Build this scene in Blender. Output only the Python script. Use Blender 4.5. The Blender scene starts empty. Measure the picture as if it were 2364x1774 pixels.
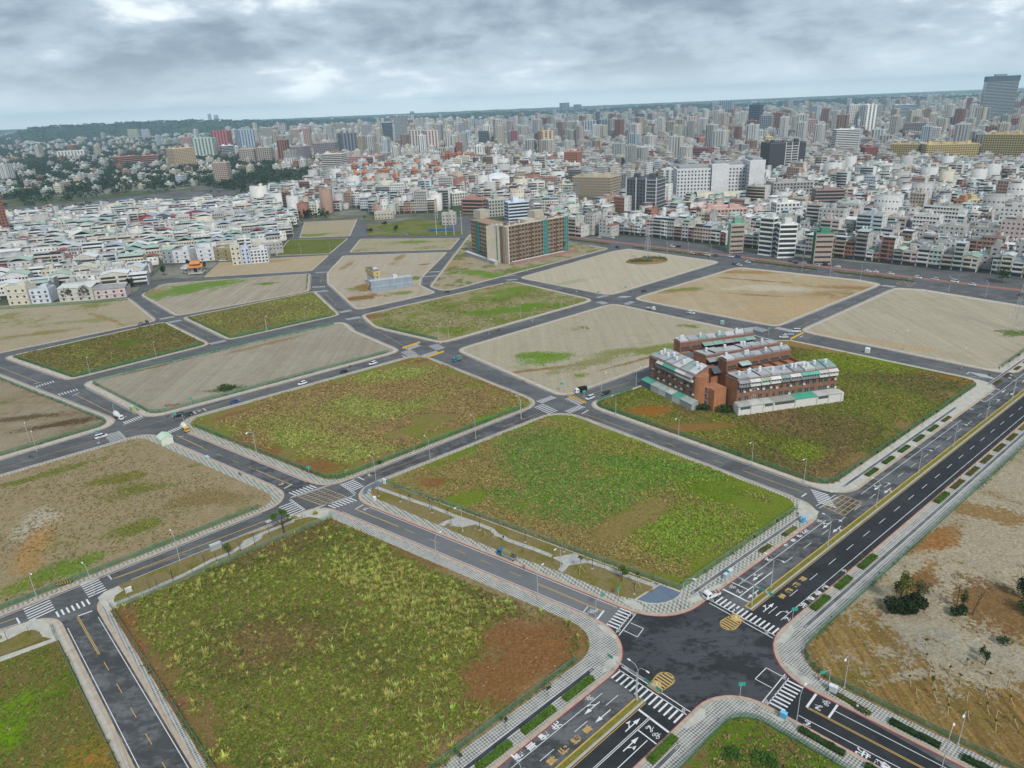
import bpy, bmesh, math, random
import numpy as np
from mathutils import Vector, Matrix
random.seed(7)
rng = np.random.default_rng(11)
S = bpy.context.scene
COL = S.collection
R = math.radians
# ------------------------------------------------------------------ camera
CAM_H = 122.0
PITCH, ROLL = R(21.6), R(2.4)
FPX, PW, PH = 1641.0, 2364.0, 1774.0
_f = Vector((0, math.cos(PITCH), -math.sin(PITCH)))
_u0 = Vector((1, 0, 0)).cross(_f)
_r = Vector((1, 0, 0)) * math.cos(ROLL) - _u0 * math.sin(ROLL)
_u = _u0 * math.cos(ROLL) + Vector((1, 0, 0)) * math.sin(ROLL)
cam = bpy.data.cameras.new("camera")
cam.sensor_width = 36.0
cam.lens = FPX / PW * 36.0
cam.clip_start = 1.0
cam.clip_end = 60000.0
camo = bpy.data.objects.new("camera", cam)
COL.objects.link(camo)
camo.matrix_world = Matrix(((_r.x, _u.x, -_f.x, 0), (_r.y, _u.y, -_f.y, 0), (_r.z, _u.z, -_f.z, CAM_H), (0, 0, 0, 1)))
S.camera = camo
# ------------------------------------------------------------------ sky and sun
SUN_EL, SUN_AZ = R(43), R(160)
W = bpy.data.worlds.new("World")
S.world = W
W.use_nodes = True
wn, wl = W.node_tree.nodes, W.node_tree.links
wn.clear()
def wnode(t, **k):
 n = wn.new(t)
 for a, b in k.items():
  setattr(n, a, b)
 return n
def wmath(op, a, b=None, c=None, clamp=False):
 n = wnode("ShaderNodeMath", operation=op, use_clamp=clamp)
 for i, v in enumerate((a, b, c)):
  if v is None:
   continue
  if isinstance(v, (int, float)):
   n.inputs[i].default_value = v
  else:
   wl.new(v, n.inputs[i])
 return n.outputs[0]
def wmix(f, a, b):
 n = wnode("ShaderNodeMix", data_type="RGBA")
 for s, v in ((n.inputs[0], f), (n.inputs[6], a), (n.inputs[7], b)):
  if isinstance(v, (int, float)):
   s.default_value = v
  elif isinstance(v, tuple):
   s.default_value = v + (1,)
  else:
   wl.new(v, s)
 return n.outputs[2]
def wramp(f, lo, hi):
 n = wnode("ShaderNodeMapRange", interpolation_type="SMOOTHSTEP")
 wl.new(f, n.inputs[0])
 n.inputs[1].default_value, n.inputs[2].default_value = lo, hi
 return n.outputs[0]
tc = wnode("ShaderNodeTexCoord")
sep = wnode("ShaderNodeSeparateXYZ")
wl.new(tc.outputs["Generated"], sep.inputs[0])
zc = wmath("MAXIMUM", sep.outputs[2], 0.0)
zz = wmath("ADD", zc, 0.30)
cx = wmath("DIVIDE", sep.outputs[0], zz)
cy = wmath("DIVIDE", sep.outputs[1], zz)
comb = wnode("ShaderNodeCombineXYZ")
wl.new(cx, comb.inputs[0]); wl.new(cy, comb.inputs[1])
def wnoise(scale, detail, rough, off, dist=0.0):
 mp = wnode("ShaderNodeMapping")
 mp.inputs[1].default_value = off
 wl.new(comb.outputs[0], mp.inputs[0])
 n = wnode("ShaderNodeTexNoise")
 n.inputs["Scale"].default_value = scale
 n.inputs["Detail"].default_value = detail
 n.inputs["Roughness"].default_value = rough
 n.inputs["Distortion"].default_value = dist
 wl.new(mp.outputs[0], n.inputs["Vector"])
 return n.outputs["Fac"]
SKYS = 0.10
n1 = wnoise(0.95, 5, 0.5, (3.1, 0.4, 0.0), 0.2)
n2 = wnoise(2.6, 8, 0.56, (1.3, 7.2, 2.0), 0.25)
n3 = wnoise(7.5, 6, 0.6, (5.0, 2.0, 4.0), 0.15)
dens = wmath("ADD", wmath("MULTIPLY", n1, 0.50), wmath("ADD", wmath("MULTIPLY", n2, 0.40), wmath("MULTIPLY", n3, 0.15)))
k = 1.0 / SKYS
thin = tuple(v * k for v in (0.48, 0.525, 0.55))
mid = tuple(v * k for v in (0.245, 0.298, 0.35))
dark = tuple(v * k for v in (0.128, 0.168, 0.215))
hor = tuple(v * k for v in (0.54, 0.59, 0.615))
nish = wnode("ShaderNodeTexSky", sky_type="NISHITA")
nish.sun_disc = False
nish.sun_elevation = SUN_EL
nish.sun_rotation = SUN_AZ
nish.altitude = 100
c1 = wmix(wramp(dens, 0.40, 0.49), thin, mid)
c2 = wmix(wramp(dens, 0.47, 0.60), c1, dark)
gap = wramp(dens, 0.36, 0.30)
c3 = wmix(wmath("MULTIPLY", gap, 0.35), c2, nish.outputs[0])
hz = wmath("POWER", wmath("SUBTRACT", 1.0, zc, clamp=True), 34.0)
c4 = wmix(wmath("MULTIPLY", hz, 0.9), c3, hor)
bg = wnode("ShaderNodeBackground")
wl.new(c4, bg.inputs[0])
bg.inputs[1].default_value = SKYS
wo = wnode("ShaderNodeOutputWorld")
wl.new(bg.outputs[0], wo.inputs[0])
sl = bpy.data.lights.new("sun", "SUN")
sl.energy = 1.5
sl.angle = R(12)
sl.color = (1.0, 0.965, 0.91)
so = bpy.data.objects.new("sun", sl)
COL.objects.link(so)
_sd = Vector((math.sin(SUN_AZ) * math.cos(SUN_EL), math.cos(SUN_AZ) * math.cos(SUN_EL), math.sin(SUN_EL)))
so.rotation_euler = _sd.to_track_quat("Z", "Y").to_euler()
so.location = (0, 0, 400)
S.view_settings.view_transform = "Standard"
S.view_settings.look = "None"
S.view_settings.exposure = 1.05
S.view_settings.gamma = 1.0
S.view_settings.use_curve_mapping = False
S.render.engine = "CYCLES"
S.cycles.use_denoising = True
S.cycles.max_bounces = 5
S.cycles.diffuse_bounces = 2
S.cycles.glossy_bounces = 2
S.cycles.transparent_max_bounces = 16
S.cycles.volume_bounces = 2
# ------------------------------------------------------------------ map helpers
TILE = {}
for _i, _l in enumerate("abcdefghijklmnop"):
 TILE[_l] = ((0, 580, 1160, 1732)[_i % 4], (1300, 900, 560, 160)[_i // 4])
def G(px, py, z=0.0):
 """map point (survey pixel) to the ground at height z"""
 d = _f * FPX + _r * (px - PW / 2) - _u * (py - PH / 2)
 t = (CAM_H - z) / -d.z
 return Vector((d.x * t, d.y * t))
def P(s):
 if not isinstance(s, str):
  return Vector((s[0], s[1]))
 l, r = s[0], s[1:].split(",")
 x, y = float(r[0]), float(r[1])
 if l == "z":
  return G(x, y)
 if l == "w":
  return Vector((x, y))
 o = TILE[l]
 return G(o[0] + x * 632 / 2212, o[1] + y * 632 / 2212)
def pxm(p, z=0):
 """survey pixels per metre at a ground point"""
 return FPX / (Vector((p[0], p[1], z - CAM_H)).dot(_f))
def XL(a1, a2, b1, b2):
 d1, d2 = a2 - a1, b2 - b1
 den = d1.x * d2.y - d1.y * d2.x
 t = ((b1.x - a1.x) * d2.y - (b1.y - a1.y) * d2.x) / den
 return a1 + d1 * t
def fillet(pts, rads):
 out = []
 n = len(pts)
 for i in range(n):
  p, a, b = pts[i], pts[i - 1], pts[(i + 1) % n]
  r = rads[i]
  u, v = (a - p), (b - p)
  lu, lv = u.length, v.length
  u, v = u / lu, v / lv
  c = max(-0.9999, min(0.9999, u.dot(v)))
  ang = math.acos(c)
  if r < 0.05 or ang > 3.05:
   out.append(p.copy())
   continue
  t = min(r / math.tan(ang / 2), lu * 0.48, lv * 0.48)
  rr = t * math.tan(ang / 2)
  p1, p2 = p + u * t, p + v * t
  bis = (u + v).normalized()
  ctr = p + bis * (rr / math.sin(ang / 2))
  a1 = math.atan2(p1.y - ctr.y, p1.x - ctr.x)
  a2 = math.atan2(p2.y - ctr.y, p2.x - ctr.x)
  da = (a2 - a1 + math.pi) % (2 * math.pi) - math.pi
  k = max(3, int(abs(da) / 0.16))
  for j in range(k + 1):
   q = a1 + da * j / k
   out.append(Vector((ctr.x + rr * math.cos(q), ctr.y + rr * math.sin(q))))
 return out
def area(p):
 return sum(p[i - 1].x * p[i].y - p[i].x * p[i - 1].y for i in range(len(p))) / 2
def inset(pts, ws):
 """pts counter-clockwise; edge i runs from pts[i] to pts[i+1] and moves inwards by ws[i]"""
 n = len(pts)
 L = []
 for i in range(n):
  a, b = pts[i], pts[(i + 1) % n]
  d = (b - a).normalized()
  nn = Vector((-d.y, d.x)) * ws[i]
  L.append((a + nn, b + nn, d))
 out = []
 for i in range(n):
  if abs(L[i - 1][2].cross(L[i][2])) < 0.02:
   out.append(L[i][0])
  else:
   out.append(XL(L[i - 1][0], L[i - 1][1], L[i][0], L[i][1]))
 return out
def inside(p, poly):
 c = False
 n = len(poly)
 x, y = p[0], p[1]
 for i in range(n):
  a, b = poly[i - 1], poly[i]
  if (a[1] > y) != (b[1] > y) and x < (b[0] - a[0]) * (y - a[1]) / (b[1] - a[1]) + a[0]:
   c = not c
 return c
def inside_np(X, Y, poly):
 c = np.zeros(X.shape, bool)
 for i in range(len(poly)):
  a, b = poly[i - 1], poly[i]
  if a[1] == b[1]:
   continue
  m = (a[1] > Y) != (b[1] > Y)
  c ^= m & (X < (b[0] - a[0]) * (Y - a[1]) / (b[1] - a[1]) + a[0])
 return c
# ------------------------------------------------------------------ object helpers
def tag(o, label=None, cat=None, group=None, kind=None):
 if label: o["label"] = label
 if cat: o["category"] = cat
 if group: o["group"] = group
 if kind: o["kind"] = kind
 return o
def link(name, data, parent=None, loc=None, rz=0.0):
 o = bpy.data.objects.new(name, data)
 COL.objects.link(o)
 if parent is not None: o.parent = parent
 if loc is not None: o.location = loc if len(loc) == 3 else (loc[0], loc[1], 0)
 if rz: o.rotation_euler.z = rz
 return o
def thing(name, label, cat, loc=(0, 0, 0), rz=0.0, group=None):
 return tag(link(name, None, None, loc, rz), label, cat, group)
def clone(root, label=None, loc=None, rz=None, group=None):
 def cp(o, par):
  c = o.copy()
  COL.objects.link(c)
  c.parent = par
  for ch in o.children:
   cp(ch, c)
  return c
 c = cp(root, None)
 if label: c["label"] = label
 if group: c["group"] = group
 if loc is not None: c.location = loc if len(loc) == 3 else (loc[0], loc[1], 0)
 if rz is not None: c.rotation_euler.z = rz
 return c
class MB:
 """collects polygons with a colour and a material slot each"""
 def __init__(s):
  s.v, s.f, s.c, s.m = [], [], [], []
 def poly(s, pts, c=None, m=0):
  i = len(s.v)
  s.v += [tuple(p) if len(p) == 3 else (p[0], p[1], 0) for p in pts]
  s.f.append(tuple(range(i, i + len(pts))))
  s.c.append(c); s.m.append(m)
 def box(s, x0, x1, y0, y1, z0, z1, c=None, m=0, bottom=False, top=True, tc=None, tm=None):
  i = len(s.v)
  s.v += [(x0, y0, z0), (x1, y0, z0), (x1, y1, z0), (x0, y1, z0), (x0, y0, z1), (x1, y0, z1), (x1, y1, z1), (x0, y1, z1)]
  F = [(0, 1, 5, 4), (1, 2, 6, 5), (2, 3, 7, 6), (3, 0, 4, 7)]
  for f in F:
   s.f.append(tuple(i + q for q in f)); s.c.append(c); s.m.append(m)
  if top:
   s.f.append((i + 4, i + 5, i + 6, i + 7)); s.c.append(tc or c); s.m.append(m if tm is None else tm)
  if bottom:
   s.f.append((i + 3, i + 2, i + 1, i)); s.c.append(c); s.m.append(m)
 def prism(s, pts, z0, z1, c=None, m=0, top=True, bottom=False, tc=None, tm=None):
  n = len(pts); i = len(s.v)
  s.v += [(p[0], p[1], z0) for p in pts] + [(p[0], p[1], z1) for p in pts]
  for k in range(n):
   l = (k + 1) % n
   s.f.append((i + k, i + l, i + n + l, i + n + k)); s.c.append(c); s.m.append(m)
  if top:
   s.f.append(tuple(i + n + k for k in range(n))); s.c.append(tc or c); s.m.append(m if tm is None else tm)
  if bottom:
   s.f.append(tuple(i + k for k in reversed(range(n)))); s.c.append(c); s.m.append(m)
 def bar(s, a, b, w, h=None, c=None, m=0):
  """box-section bar from a to b"""
  a, b = Vector(a), Vector(b)
  d = (b - a)
  if d.length < 1e-6: return
  d.normalize()
  up = Vector((0, 0, 1)) if abs(d.z) < 0.95 else Vector((1, 0, 0))
  x = d.cross(up).normalized() * w / 2
  y = x.cross(d).normalized() * (h or w) / 2
  i = len(s.v)
  for q in (a, b):
   s.v += [tuple(q - x - y), tuple(q + x - y), tuple(q + x + y), tuple(q - x + y)]
  for f in ((0, 1, 5, 4), (1, 2, 6, 5), (2, 3, 7, 6), (3, 0, 4, 7), (3, 2, 1, 0), (4, 5, 6, 7)):
   s.f.append(tuple(i + q for q in f)); s.c.append(c); s.m.append(m)
 def tube(s, pts, rs, n=6, c=None, m=0, cap=True):
  i = len(s.v)
  P3 = [Vector(p) for p in pts]
  for k, p in enumerate(P3):
   d = (P3[min(k + 1, len(P3) - 1)] - P3[max(k - 1, 0)])
   d = d.normalized() if d.length > 1e-9 else Vector((0, 0, 1))
   up = Vector((0, 1, 0)) if abs(d.y) < 0.9 else Vector((1, 0, 0))
   x = d.cross(up).normalized(); y = d.cross(x)
   r = rs[k] if hasattr(rs, "__len__") else rs
   for q in range(n):
    t = 2 * math.pi * q / n
    s.v.append(tuple(p + x * (r * math.cos(t)) + y * (r * math.sin(t))))
  for k in range(len(P3) - 1):
   for q in range(n):
    l = (q + 1) % n
    s.f.append((i + k * n + q, i + k * n + l, i + (k + 1) * n + l, i + (k + 1) * n + q)); s.c.append(c); s.m.append(m)
  if cap:
   s.f.append(tuple(i + q for q in reversed(range(n)))); s.c.append(c); s.m.append(m)
   e = i + (len(P3) - 1) * n
   s.f.append(tuple(e + q for q in range(n))); s.c.append(c); s.m.append(m)
 def lathe(s, prof, n=10, cx=0, cy=0, c=None, m=0):
  s.tube([(cx, cy, z) for r, z in prof], [r for r, z in prof], n, c, m)
 def data(s, name, mats, smooth=False):
  me = bpy.data.meshes.new(name)
  me.from_pydata(s.v, [], s.f)
  for q in mats if isinstance(mats, (list, tuple)) else [mats]:
   me.materials.append(q)
  if any(s.m): me.polygons.foreach_set("material_index", s.m)
  if any(c is not None for c in s.c):
   at = me.color_attributes.new("col", "FLOAT_COLOR", "CORNER")
   arr = []
   for f, c in zip(s.f, s.c):
    c = c or (0.5, 0.5, 0.5)
    arr += [c[0], c[1], c[2], 1.0] * len(f)
   at.data.foreach_set("color", arr)
  if smooth: me.polygons.foreach_set("use_smooth", [True] * len(s.f))
  me.update()
  return me
 def obj(s, name, mats, parent=None, loc=None, rz=0.0, smooth=False):
  return link(name, s.data(name, mats, smooth), parent, loc, rz)
def np_mesh(name, V, Q, mat, colors=None, midx=None, mats=None):
 """V (n,3), Q (m,k) faces of k corners, colors (m,3) per face"""
 me = bpy.data.meshes.new(name)
 m, kk = Q.shape
 me.vertices.add(len(V)); me.vertices.foreach_set("co", np.ascontiguousarray(V, np.float32).ravel())
 me.loops.add(m * kk); me.loops.foreach_set("vertex_index", np.ascontiguousarray(Q, np.int32).ravel())
 me.polygons.add(m)
 me.polygons.foreach_set("loop_start", np.arange(0, m * kk, kk, dtype=np.int32))
 me.polygons.foreach_set("loop_total", np.full(m, kk, np.int32))
 for q in (mats or [mat]): me.materials.append(q)
 if midx is not None: me.polygons.foreach_set("material_index", np.ascontiguousarray(midx, np.int32))
 if colors is not None:
  at = me.color_attributes.new("col", "FLOAT_COLOR", "CORNER")
  c4 = np.ones((m, kk, 4), np.float32)
  c4[:, :, :3] = colors[:, None, :]
  at.data.foreach_set("color", c4.ravel())
 me.update(calc_edges=True)
 me.validate()
 return me
# ------------------------------------------------------------------ materials
class NT:
 def __init__(s, name, rough=0.9, spec=0.25):
  s.mat = bpy.data.materials.new(name)
  s.mat.use_nodes = True
  s.n, s.l = s.mat.node_tree.nodes, s.mat.node_tree.links
  s.n.clear()
  s.out = s.n.new("ShaderNodeOutputMaterial")
  s.b = s.n.new("ShaderNodeBsdfPrincipled")
  s.b.inputs["Roughness"].default_value = rough
  s.b.inputs["Specular IOR Level"].default_value = spec
  s.l.new(s.b.outputs[0], s.out.inputs[0])
  g = s.n.new("ShaderNodeNewGeometry")
  s.pos = g.outputs["Position"]
  s.geo = g
 def put(s, sock, v):
  if isinstance(v, (int, float)): sock.default_value = v
  elif isinstance(v, tuple): sock.default_value = v + (1,) if len(v) == 3 and sock.type == "RGBA" else v
  else: s.l.new(v, sock)
 def math(s, op, a, b=0.0, clamp=False):
  n = s.n.new("ShaderNodeMath"); n.operation = op; n.use_clamp = clamp
  s.put(n.inputs[0], a); s.put(n.inputs[1], b)
  return n.outputs[0]
 def xform(s, scale=(1, 1, 1), rot=0.0, loc=(0, 0, 0), vec=None):
  n = s.n.new("ShaderNodeMapping")
  n.inputs[1].default_value = loc; n.inputs[2].default_value = (0, 0, rot); n.inputs[3].default_value = scale
  s.l.new(vec or s.pos, n.inputs[0])
  return n.outputs[0]
 def noise(s, scale, detail=4, rough=0.55, vec=None, dist=0.0, out="Fac"):
  n = s.n.new("ShaderNodeTexNoise")
  n.inputs["Scale"].default_value = scale; n.inputs["Detail"].default_value = detail
  n.inputs["Roughness"].default_value = rough; n.inputs["Distortion"].default_value = dist
  s.l.new(vec or s.pos, n.inputs["Vector"])
  return n.outputs[out]
 def vor(s, scale, vec=None, out="Distance"):
  n = s.n.new("ShaderNodeTexVoronoi")
  n.inputs["Scale"].default_value = scale
  s.l.new(vec or s.pos, n.inputs["Vector"])
  return n.outputs[out]
 def step(s, f, lo, hi, a=0.0, b=1.0):
  n = s.n.new("ShaderNodeMapRange"); n.interpolation_type = "SMOOTHSTEP"
  s.put(n.inputs[0], f)
  n.inputs[1].default_value, n.inputs[2].default_value, n.inputs[3].default_value, n.inputs[4].default_value = lo, hi, a, b
  return n.outputs[0]
 def lin(s, f, lo, hi, a=0.0, b=1.0):
  n = s.n.new("ShaderNodeMapRange")
  s.put(n.inputs[0], f)
  n.inputs[1].default_value, n.inputs[2].default_value, n.inputs[3].default_value, n.inputs[4].default_value = lo, hi, a, b
  return n.outputs[0]
 def ramp(s, f, stops):
  n = s.n.new("ShaderNodeValToRGB")
  e = n.color_ramp.elements
  while len(e) < len(stops): e.new(0.5)
  for q, (p, c) in zip(e, stops):
   q.position = p; q.color = c + (1,)
  s.put(n.inputs[0], f)
  return n.outputs[0]
 def mix(s, f, a, b, mode="MIX"):
  n = s.n.new("ShaderNodeMix"); n.data_type = "RGBA"; n.blend_type = mode
  s.put(n.inputs[0], f); s.put(n.inputs[6], a); s.put(n.inputs[7], b)
  return n.outputs[2]
 def mul(s, c, f):
  return s.mix(1.0, c, s.gray(f), "MULTIPLY")
 def gray(s, f):
  n = s.n.new("ShaderNodeCombineColor")
  for i in range(3): s.put(n.inputs[i], f)
  return n.outputs[0]
 def attr(s, name="col"):
  n = s.n.new("ShaderNodeAttribute"); n.attribute_name = name
  return n.outputs["Color"]
 def objrand(s):
  return s.n.new("ShaderNodeObjectInfo").outputs["Random"]
 def bump(s, h, strength=0.5, dist=0.1):
  n = s.n.new("ShaderNodeBump")
  n.inputs["Strength"].default_value = strength; n.inputs["Distance"].default_value = dist
  s.l.new(h, n.inputs["Height"]); s.l.new(n.outputs[0], s.b.inputs["Normal"])
 def done(s, col):
  s.put(s.b.inputs["Base Color"], col)
  return s.mat
def plain(name, c, rough=0.8, spec=0.25, metal=0.0, grime=0.25, gs=1.2):
 t = NT(name, rough, spec)
 t.b.inputs["Metallic"].default_value = metal
 f = t.lin(t.noise(gs, 5, 0.65), 0.25, 0.75, 1 - grime, 1 + grime * 0.4)
 return t.done(t.mul(c, f))
# ================================================================== setting: ground, blocks, roads
TILE2 = dict(q=(600, 1060, 300 / 1269), r=(860, 1090, 300 / 1269), s=(1100, 1230, 300 / 1269), t=(230, 920, 300 / 1269), u=(1250, 860, 200 / 1269),
   v=(1720, 720, 200 / 1269), x=(1480, 750, 480 / 2212), y=(1070, 470, 260 / 2212), A=(1160, 1520, 340 / 2212), B=(1700, 1260, 340 / 2212),
   C=(1500, 1320, 340 / 2212), D=(1750, 1520, 340 / 2212), E=(2024, 1520, 340 / 2212), F=(440, 1160, 300 / 1269), H=(2040, 1300, 324 / 1269),
   I=(1320, 500, 520 / 2212), J=(1840, 520, 524 / 2212), K=(0, 560, 400 / 1269), L=(380, 540, 300 / 1269), M=(830, 470, 250 / 1269), N=(830, 600, 140 / 2212))
_P0 = P
def PIX(s):
 l, r = s[0], s[1:].split(",")
 x, y = float(r[0]), float(r[1])
 if l == "z": return x, y
 if l in TILE2:
  o = TILE2[l]
  return o[0] + x * o[2], o[1] + y * o[2]
 o = TILE[l]
 return o[0] + x * 632 / 2212, o[1] + y * 632 / 2212
def P(s, z=0.0):
 if not isinstance(s, str): return Vector((s[0], s[1]))
 if s[0] == "w":
  x, y = s[1:].split(",")
  return Vector((float(x), float(y)))
 return G(*PIX(s), z)
TAN, PALE, GREYT = (0.34, 0.285, 0.205), (0.43, 0.37, 0.285), (0.30, 0.265, 0.21)
BROWN, RED, OLIVE = (0.20, 0.13, 0.065), (0.205, 0.108, 0.05), (0.15, 0.13, 0.042)
GREEN, BRIGHT, DOLIVE = (0.095, 0.135, 0.02), (0.135, 0.23, 0.025), (0.075, 0.065, 0.022)
SAND = (0.40, 0.30, 0.18)
def lot_mat(name, cols, green=None, gthr=0.5, gscale=0.05, patches=(), tracks=None, stones=0.0, grain=0.35, bscale=0.03):
 t = NT(name, 1.0, 0.05)
 n1 = t.noise(bscale, 9, 0.62)
 n2 = t.noise(0.9, 6, 0.65)
 n3 = t.noise(0.23, 6, 0.6, dist=0.6)
 f = t.math("ADD", t.math("MULTIPLY", n1, 0.6), t.math("MULTIPLY", n3, 0.4))
 k = len(cols)
 c = t.ramp(f, [(0.32 + 0.36 * i / max(1, k - 1), q) for i, q in enumerate(cols)])
 if tracks:
  ang, sp, amt = tracks
  v = t.xform((1.0 / sp, 0.03 / sp, 1), -ang)
  tr = t.noise(2.0, 4, 0.6, v, 0.15)
  c = t.mul(c, t.lin(tr, 0.3, 0.7, 1 - amt, 1 + amt * 0.6))
 if green:
  g = t.math("ADD", t.math("MULTIPLY", t.noise(gscale, 7, 0.62, t.xform(loc=(31, 17, 0))), 0.72), t.math("MULTIPLY", n3, 0.28))
  gm = t.step(g, gthr - 0.035, gthr + 0.06)
  gc = t.ramp(t.noise(0.5, 6, 0.7), [(0.3, green[0]), (0.55, green[1]), (0.75, green[-1])])
  c = t.mix(t.math("MULTIPLY", gm, 0.85), c, gc)
 if patches:
  pa = t.math("ADD", t.math("MULTIPLY", t.noise(0.07, 9, 0.68, t.xform(loc=(7, 3, 0)), 0.5), 0.6), t.math("MULTIPLY", n2, 0.4))
  pn = t.math("MULTIPLY", t.math("SUBTRACT", pa, 0.5), 7.0)
 for pt, rx, ry, rot, pc, soft in patches:
  q = P(pt) if isinstance(pt, str) else pt
  m = t.n.new("ShaderNodeMapping"); m.vector_type = "TEXTURE"
  m.inputs[1].default_value = (q.x, q.y, 0); m.inputs[2].default_value = (0, 0, R(rot)); m.inputs[3].default_value = (rx, ry, 1e4)
  t.l.new(t.pos, m.inputs[0])
  ln = t.n.new("ShaderNodeVectorMath"); ln.operation = "LENGTH"
  t.l.new(m.outputs[0], ln.inputs[0])
  d = t.math("ADD", ln.outputs["Value"], pn)
  mk = t.step(d, 1.0 + soft, 1.0 - soft)
  pcv = t.mul(pc, t.lin(n2, 0.3, 0.7, 0.75, 1.3))
  c = t.mix(t.math("MULTIPLY", mk, 0.9), c, pcv)
 if stones:
  s = t.step(t.noise(2.6, 3, 0.5), 0.735 - stones * 0.05, 0.76 - stones * 0.05)
  c = t.mix(s, c, (0.55, 0.48, 0.38))
 fine = t.noise(1.7, 7, 0.72)
 c = t.mul(c, t.lin(fine, 0.25, 0.75, 1 - grain, 1 + grain))
 hs = t.n.new("ShaderNodeHueSaturation"); hs.inputs["Saturation"].default_value = 1.1; hs.inputs["Value"].default_value = 0.96; t.l.new(c, hs.inputs["Color"]); c = hs.outputs[0]
 hb = t.math("ADD", t.math("MULTIPLY", fine, 0.5), t.math("MULTIPLY", n3, 1.0))
 t.bump(hb, 0.7, 0.6)
 return t.done(c)
# ---- common road materials
def asphalt(name, c, streak=0.45, lo=0.40, hi=0.62, ang=0.0, st=0.0):
 t = NT(name, 0.75, 0.35)
 v = t.xform((0.62, 1.0, 1), -ang)
 n = t.math("ADD", t.math("MULTIPLY", t.noise(0.13, 9, 0.66, v, 0.3), 0.6), t.math("MULTIPLY", t.noise(0.7, 8, 0.7, v, 0.2), 0.4))
 m = t.step(n, lo, hi)
 d = tuple(q * (1 - streak) for q in c)
 col = t.mix(m, d, c)
 cr = t.step(t.vor(0.055, t.xform((1, 1, 1), -ang), "Distance"), .0, 1.0, .90, 1.06); col = t.mul(col, cr); rnd = t.n.new("ShaderNodeSeparateColor"); t.l.new(t.vor(0.075, t.xform((.5, 1.2, 1), -ang), "Color"), rnd.inputs[0]); col = t.mul(col, t.lin(rnd.outputs[0], 0, 1, .86, 1.10))
 col = t.mul(col, t.lin(t.noise(6.0, 4, 0.7), 0.3, 0.7, 0.86, 1.12))
 if st:
  s = t.noise(0.9, 6, 0.6, t.xform((0.10, 1.6, 1), -ang), 0.3)
  col = t.mix(t.math("MULTIPLY", t.step(s, 0.52, 0.66), st), col, tuple(q * 0.45 for q in c))
 t.bump(t.noise(9.0, 3, 0.6), 0.15, 0.03)
 return t.done(col)
A_MID = asphalt("asphalt_worn", (0.118, 0.119, 0.121), 0.38, 0.38, 0.56, R(39), 0.5)
A_DARK = asphalt("asphalt_fresh", (0.032, 0.034, 0.038), 0.42, 0.42, 0.62, R(39), 0.2)
A_JUNC = asphalt("asphalt_junction", (0.058, 0.061, 0.066), 0.62, 0.46, 0.53, R(-38), 0.6)
A_GREY = asphalt("asphalt_pale", (0.150, 0.153, 0.155), 0.18, 0.3, 0.6, R(-36), 0.15)
A_PATCH = asphalt("asphalt_patched", (0.130, 0.132, 0.135), 0.62, 0.43, 0.56, R(39), 0.45)
A_WEAR = asphalt("asphalt_streaked", (0.145, 0.146, 0.148), 0.6, 0.45, 0.6, R(-47), 0.5)
def paint(name, c, wear=0.25):
 t = NT(name, 0.6, 0.3)
 w = t.step(t.noise(3.0, 6, 0.7), 0.28, 0.42)
 return t.done(t.mix(t.math("ADD", t.math("MULTIPLY", w, wear), 1 - wear), (0.12, 0.12, 0.12), c))
M_WHITE = paint("white_paint", (0.66, 0.66, 0.66), 0.45)
M_YELLOW = paint("yellow_paint", (0.52, 0.335, 0.10), 0.45)
M_RED = paint("red_paint", (0.30, 0.035, 0.055))
M_PINK = paint("pink_gutter", (0.42, 0.25, 0.23), 0.4)
def concrete(name, c, seam=0.0, ang=R(39), grime=0.25):
 t = NT(name, 0.9, 0.15)
 f = t.lin(t.noise(0.5, 7, 0.65), 0.25, 0.75, 1 - grime, 1 + grime * 0.5)
 col = t.mul(c, f)
 if seam:
  br = t.n.new("ShaderNodeTexBrick")
  t.l.new(t.xform((1, 1, 1), -ang), br.inputs["Vector"])
  br.inputs["Scale"].default_value = 1.0
  br.inputs["Mortar Size"].default_value = 0.04
  br.inputs["Brick Width"].default_value = seam; br.inputs["Row Height"].default_value = 60.0
  br.inputs["Color1"].default_value = (1, 1, 1, 1); br.inputs["Color2"].default_value = (0.93, 0.93, 0.93, 1); br.inputs["Mortar"].default_value = (0.55, 0.5, 0.45, 1)
  col = t.mix(1.0, col, br.outputs["Color"], "MULTIPLY")
 return t.done(col)
M_KERB = concrete("kerb_band", (0.46, 0.375, 0.29), 3.0)
M_PAVE = concrete("pale_pavement", (0.50, 0.455, 0.39), 2.5)
M_PALEC = concrete("pale_concrete", (0.48, 0.46, 0.40))
M_GCONC = concrete("grey_concrete", (0.36, 0.36, 0.34))
def checker(name, ang, sq=0.45, a=(0.47, 0.46, 0.42), b=(0.13, 0.13, 0.125), stretch=1.0):
 t = NT(name, 0.9, 0.15)
 ch = t.n.new("ShaderNodeTexChecker")
 ch.inputs["Scale"].default_value = 1.0 / sq
 t.l.new(t.xform((1, stretch, 1), -ang + R(45)), ch.inputs["Vector"])
 ch.inputs["Color1"].default_value = a + (1,); ch.inputs["Color2"].default_value = b + (1,)
 v2 = t.vor(1.0)
 col = t.mix(t.step(t.noise(0.35, 5, 0.6), 0.35, 0.7, 0.0, 0.45), ch.outputs["Color"], a)
 col = t.mul(col, t.lin(t.noise(1.2, 5, 0.6), 0.3, 0.7, 0.85, 1.1))
 return t.done(col)
M_CHECK = checker("checker_pavers", R(39))
M_CHECK2 = checker("striped_pavers", R(-36), 0.6, (0.46, 0.44, 0.38), (0.15, 0.165, 0.15), 0.55)
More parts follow.
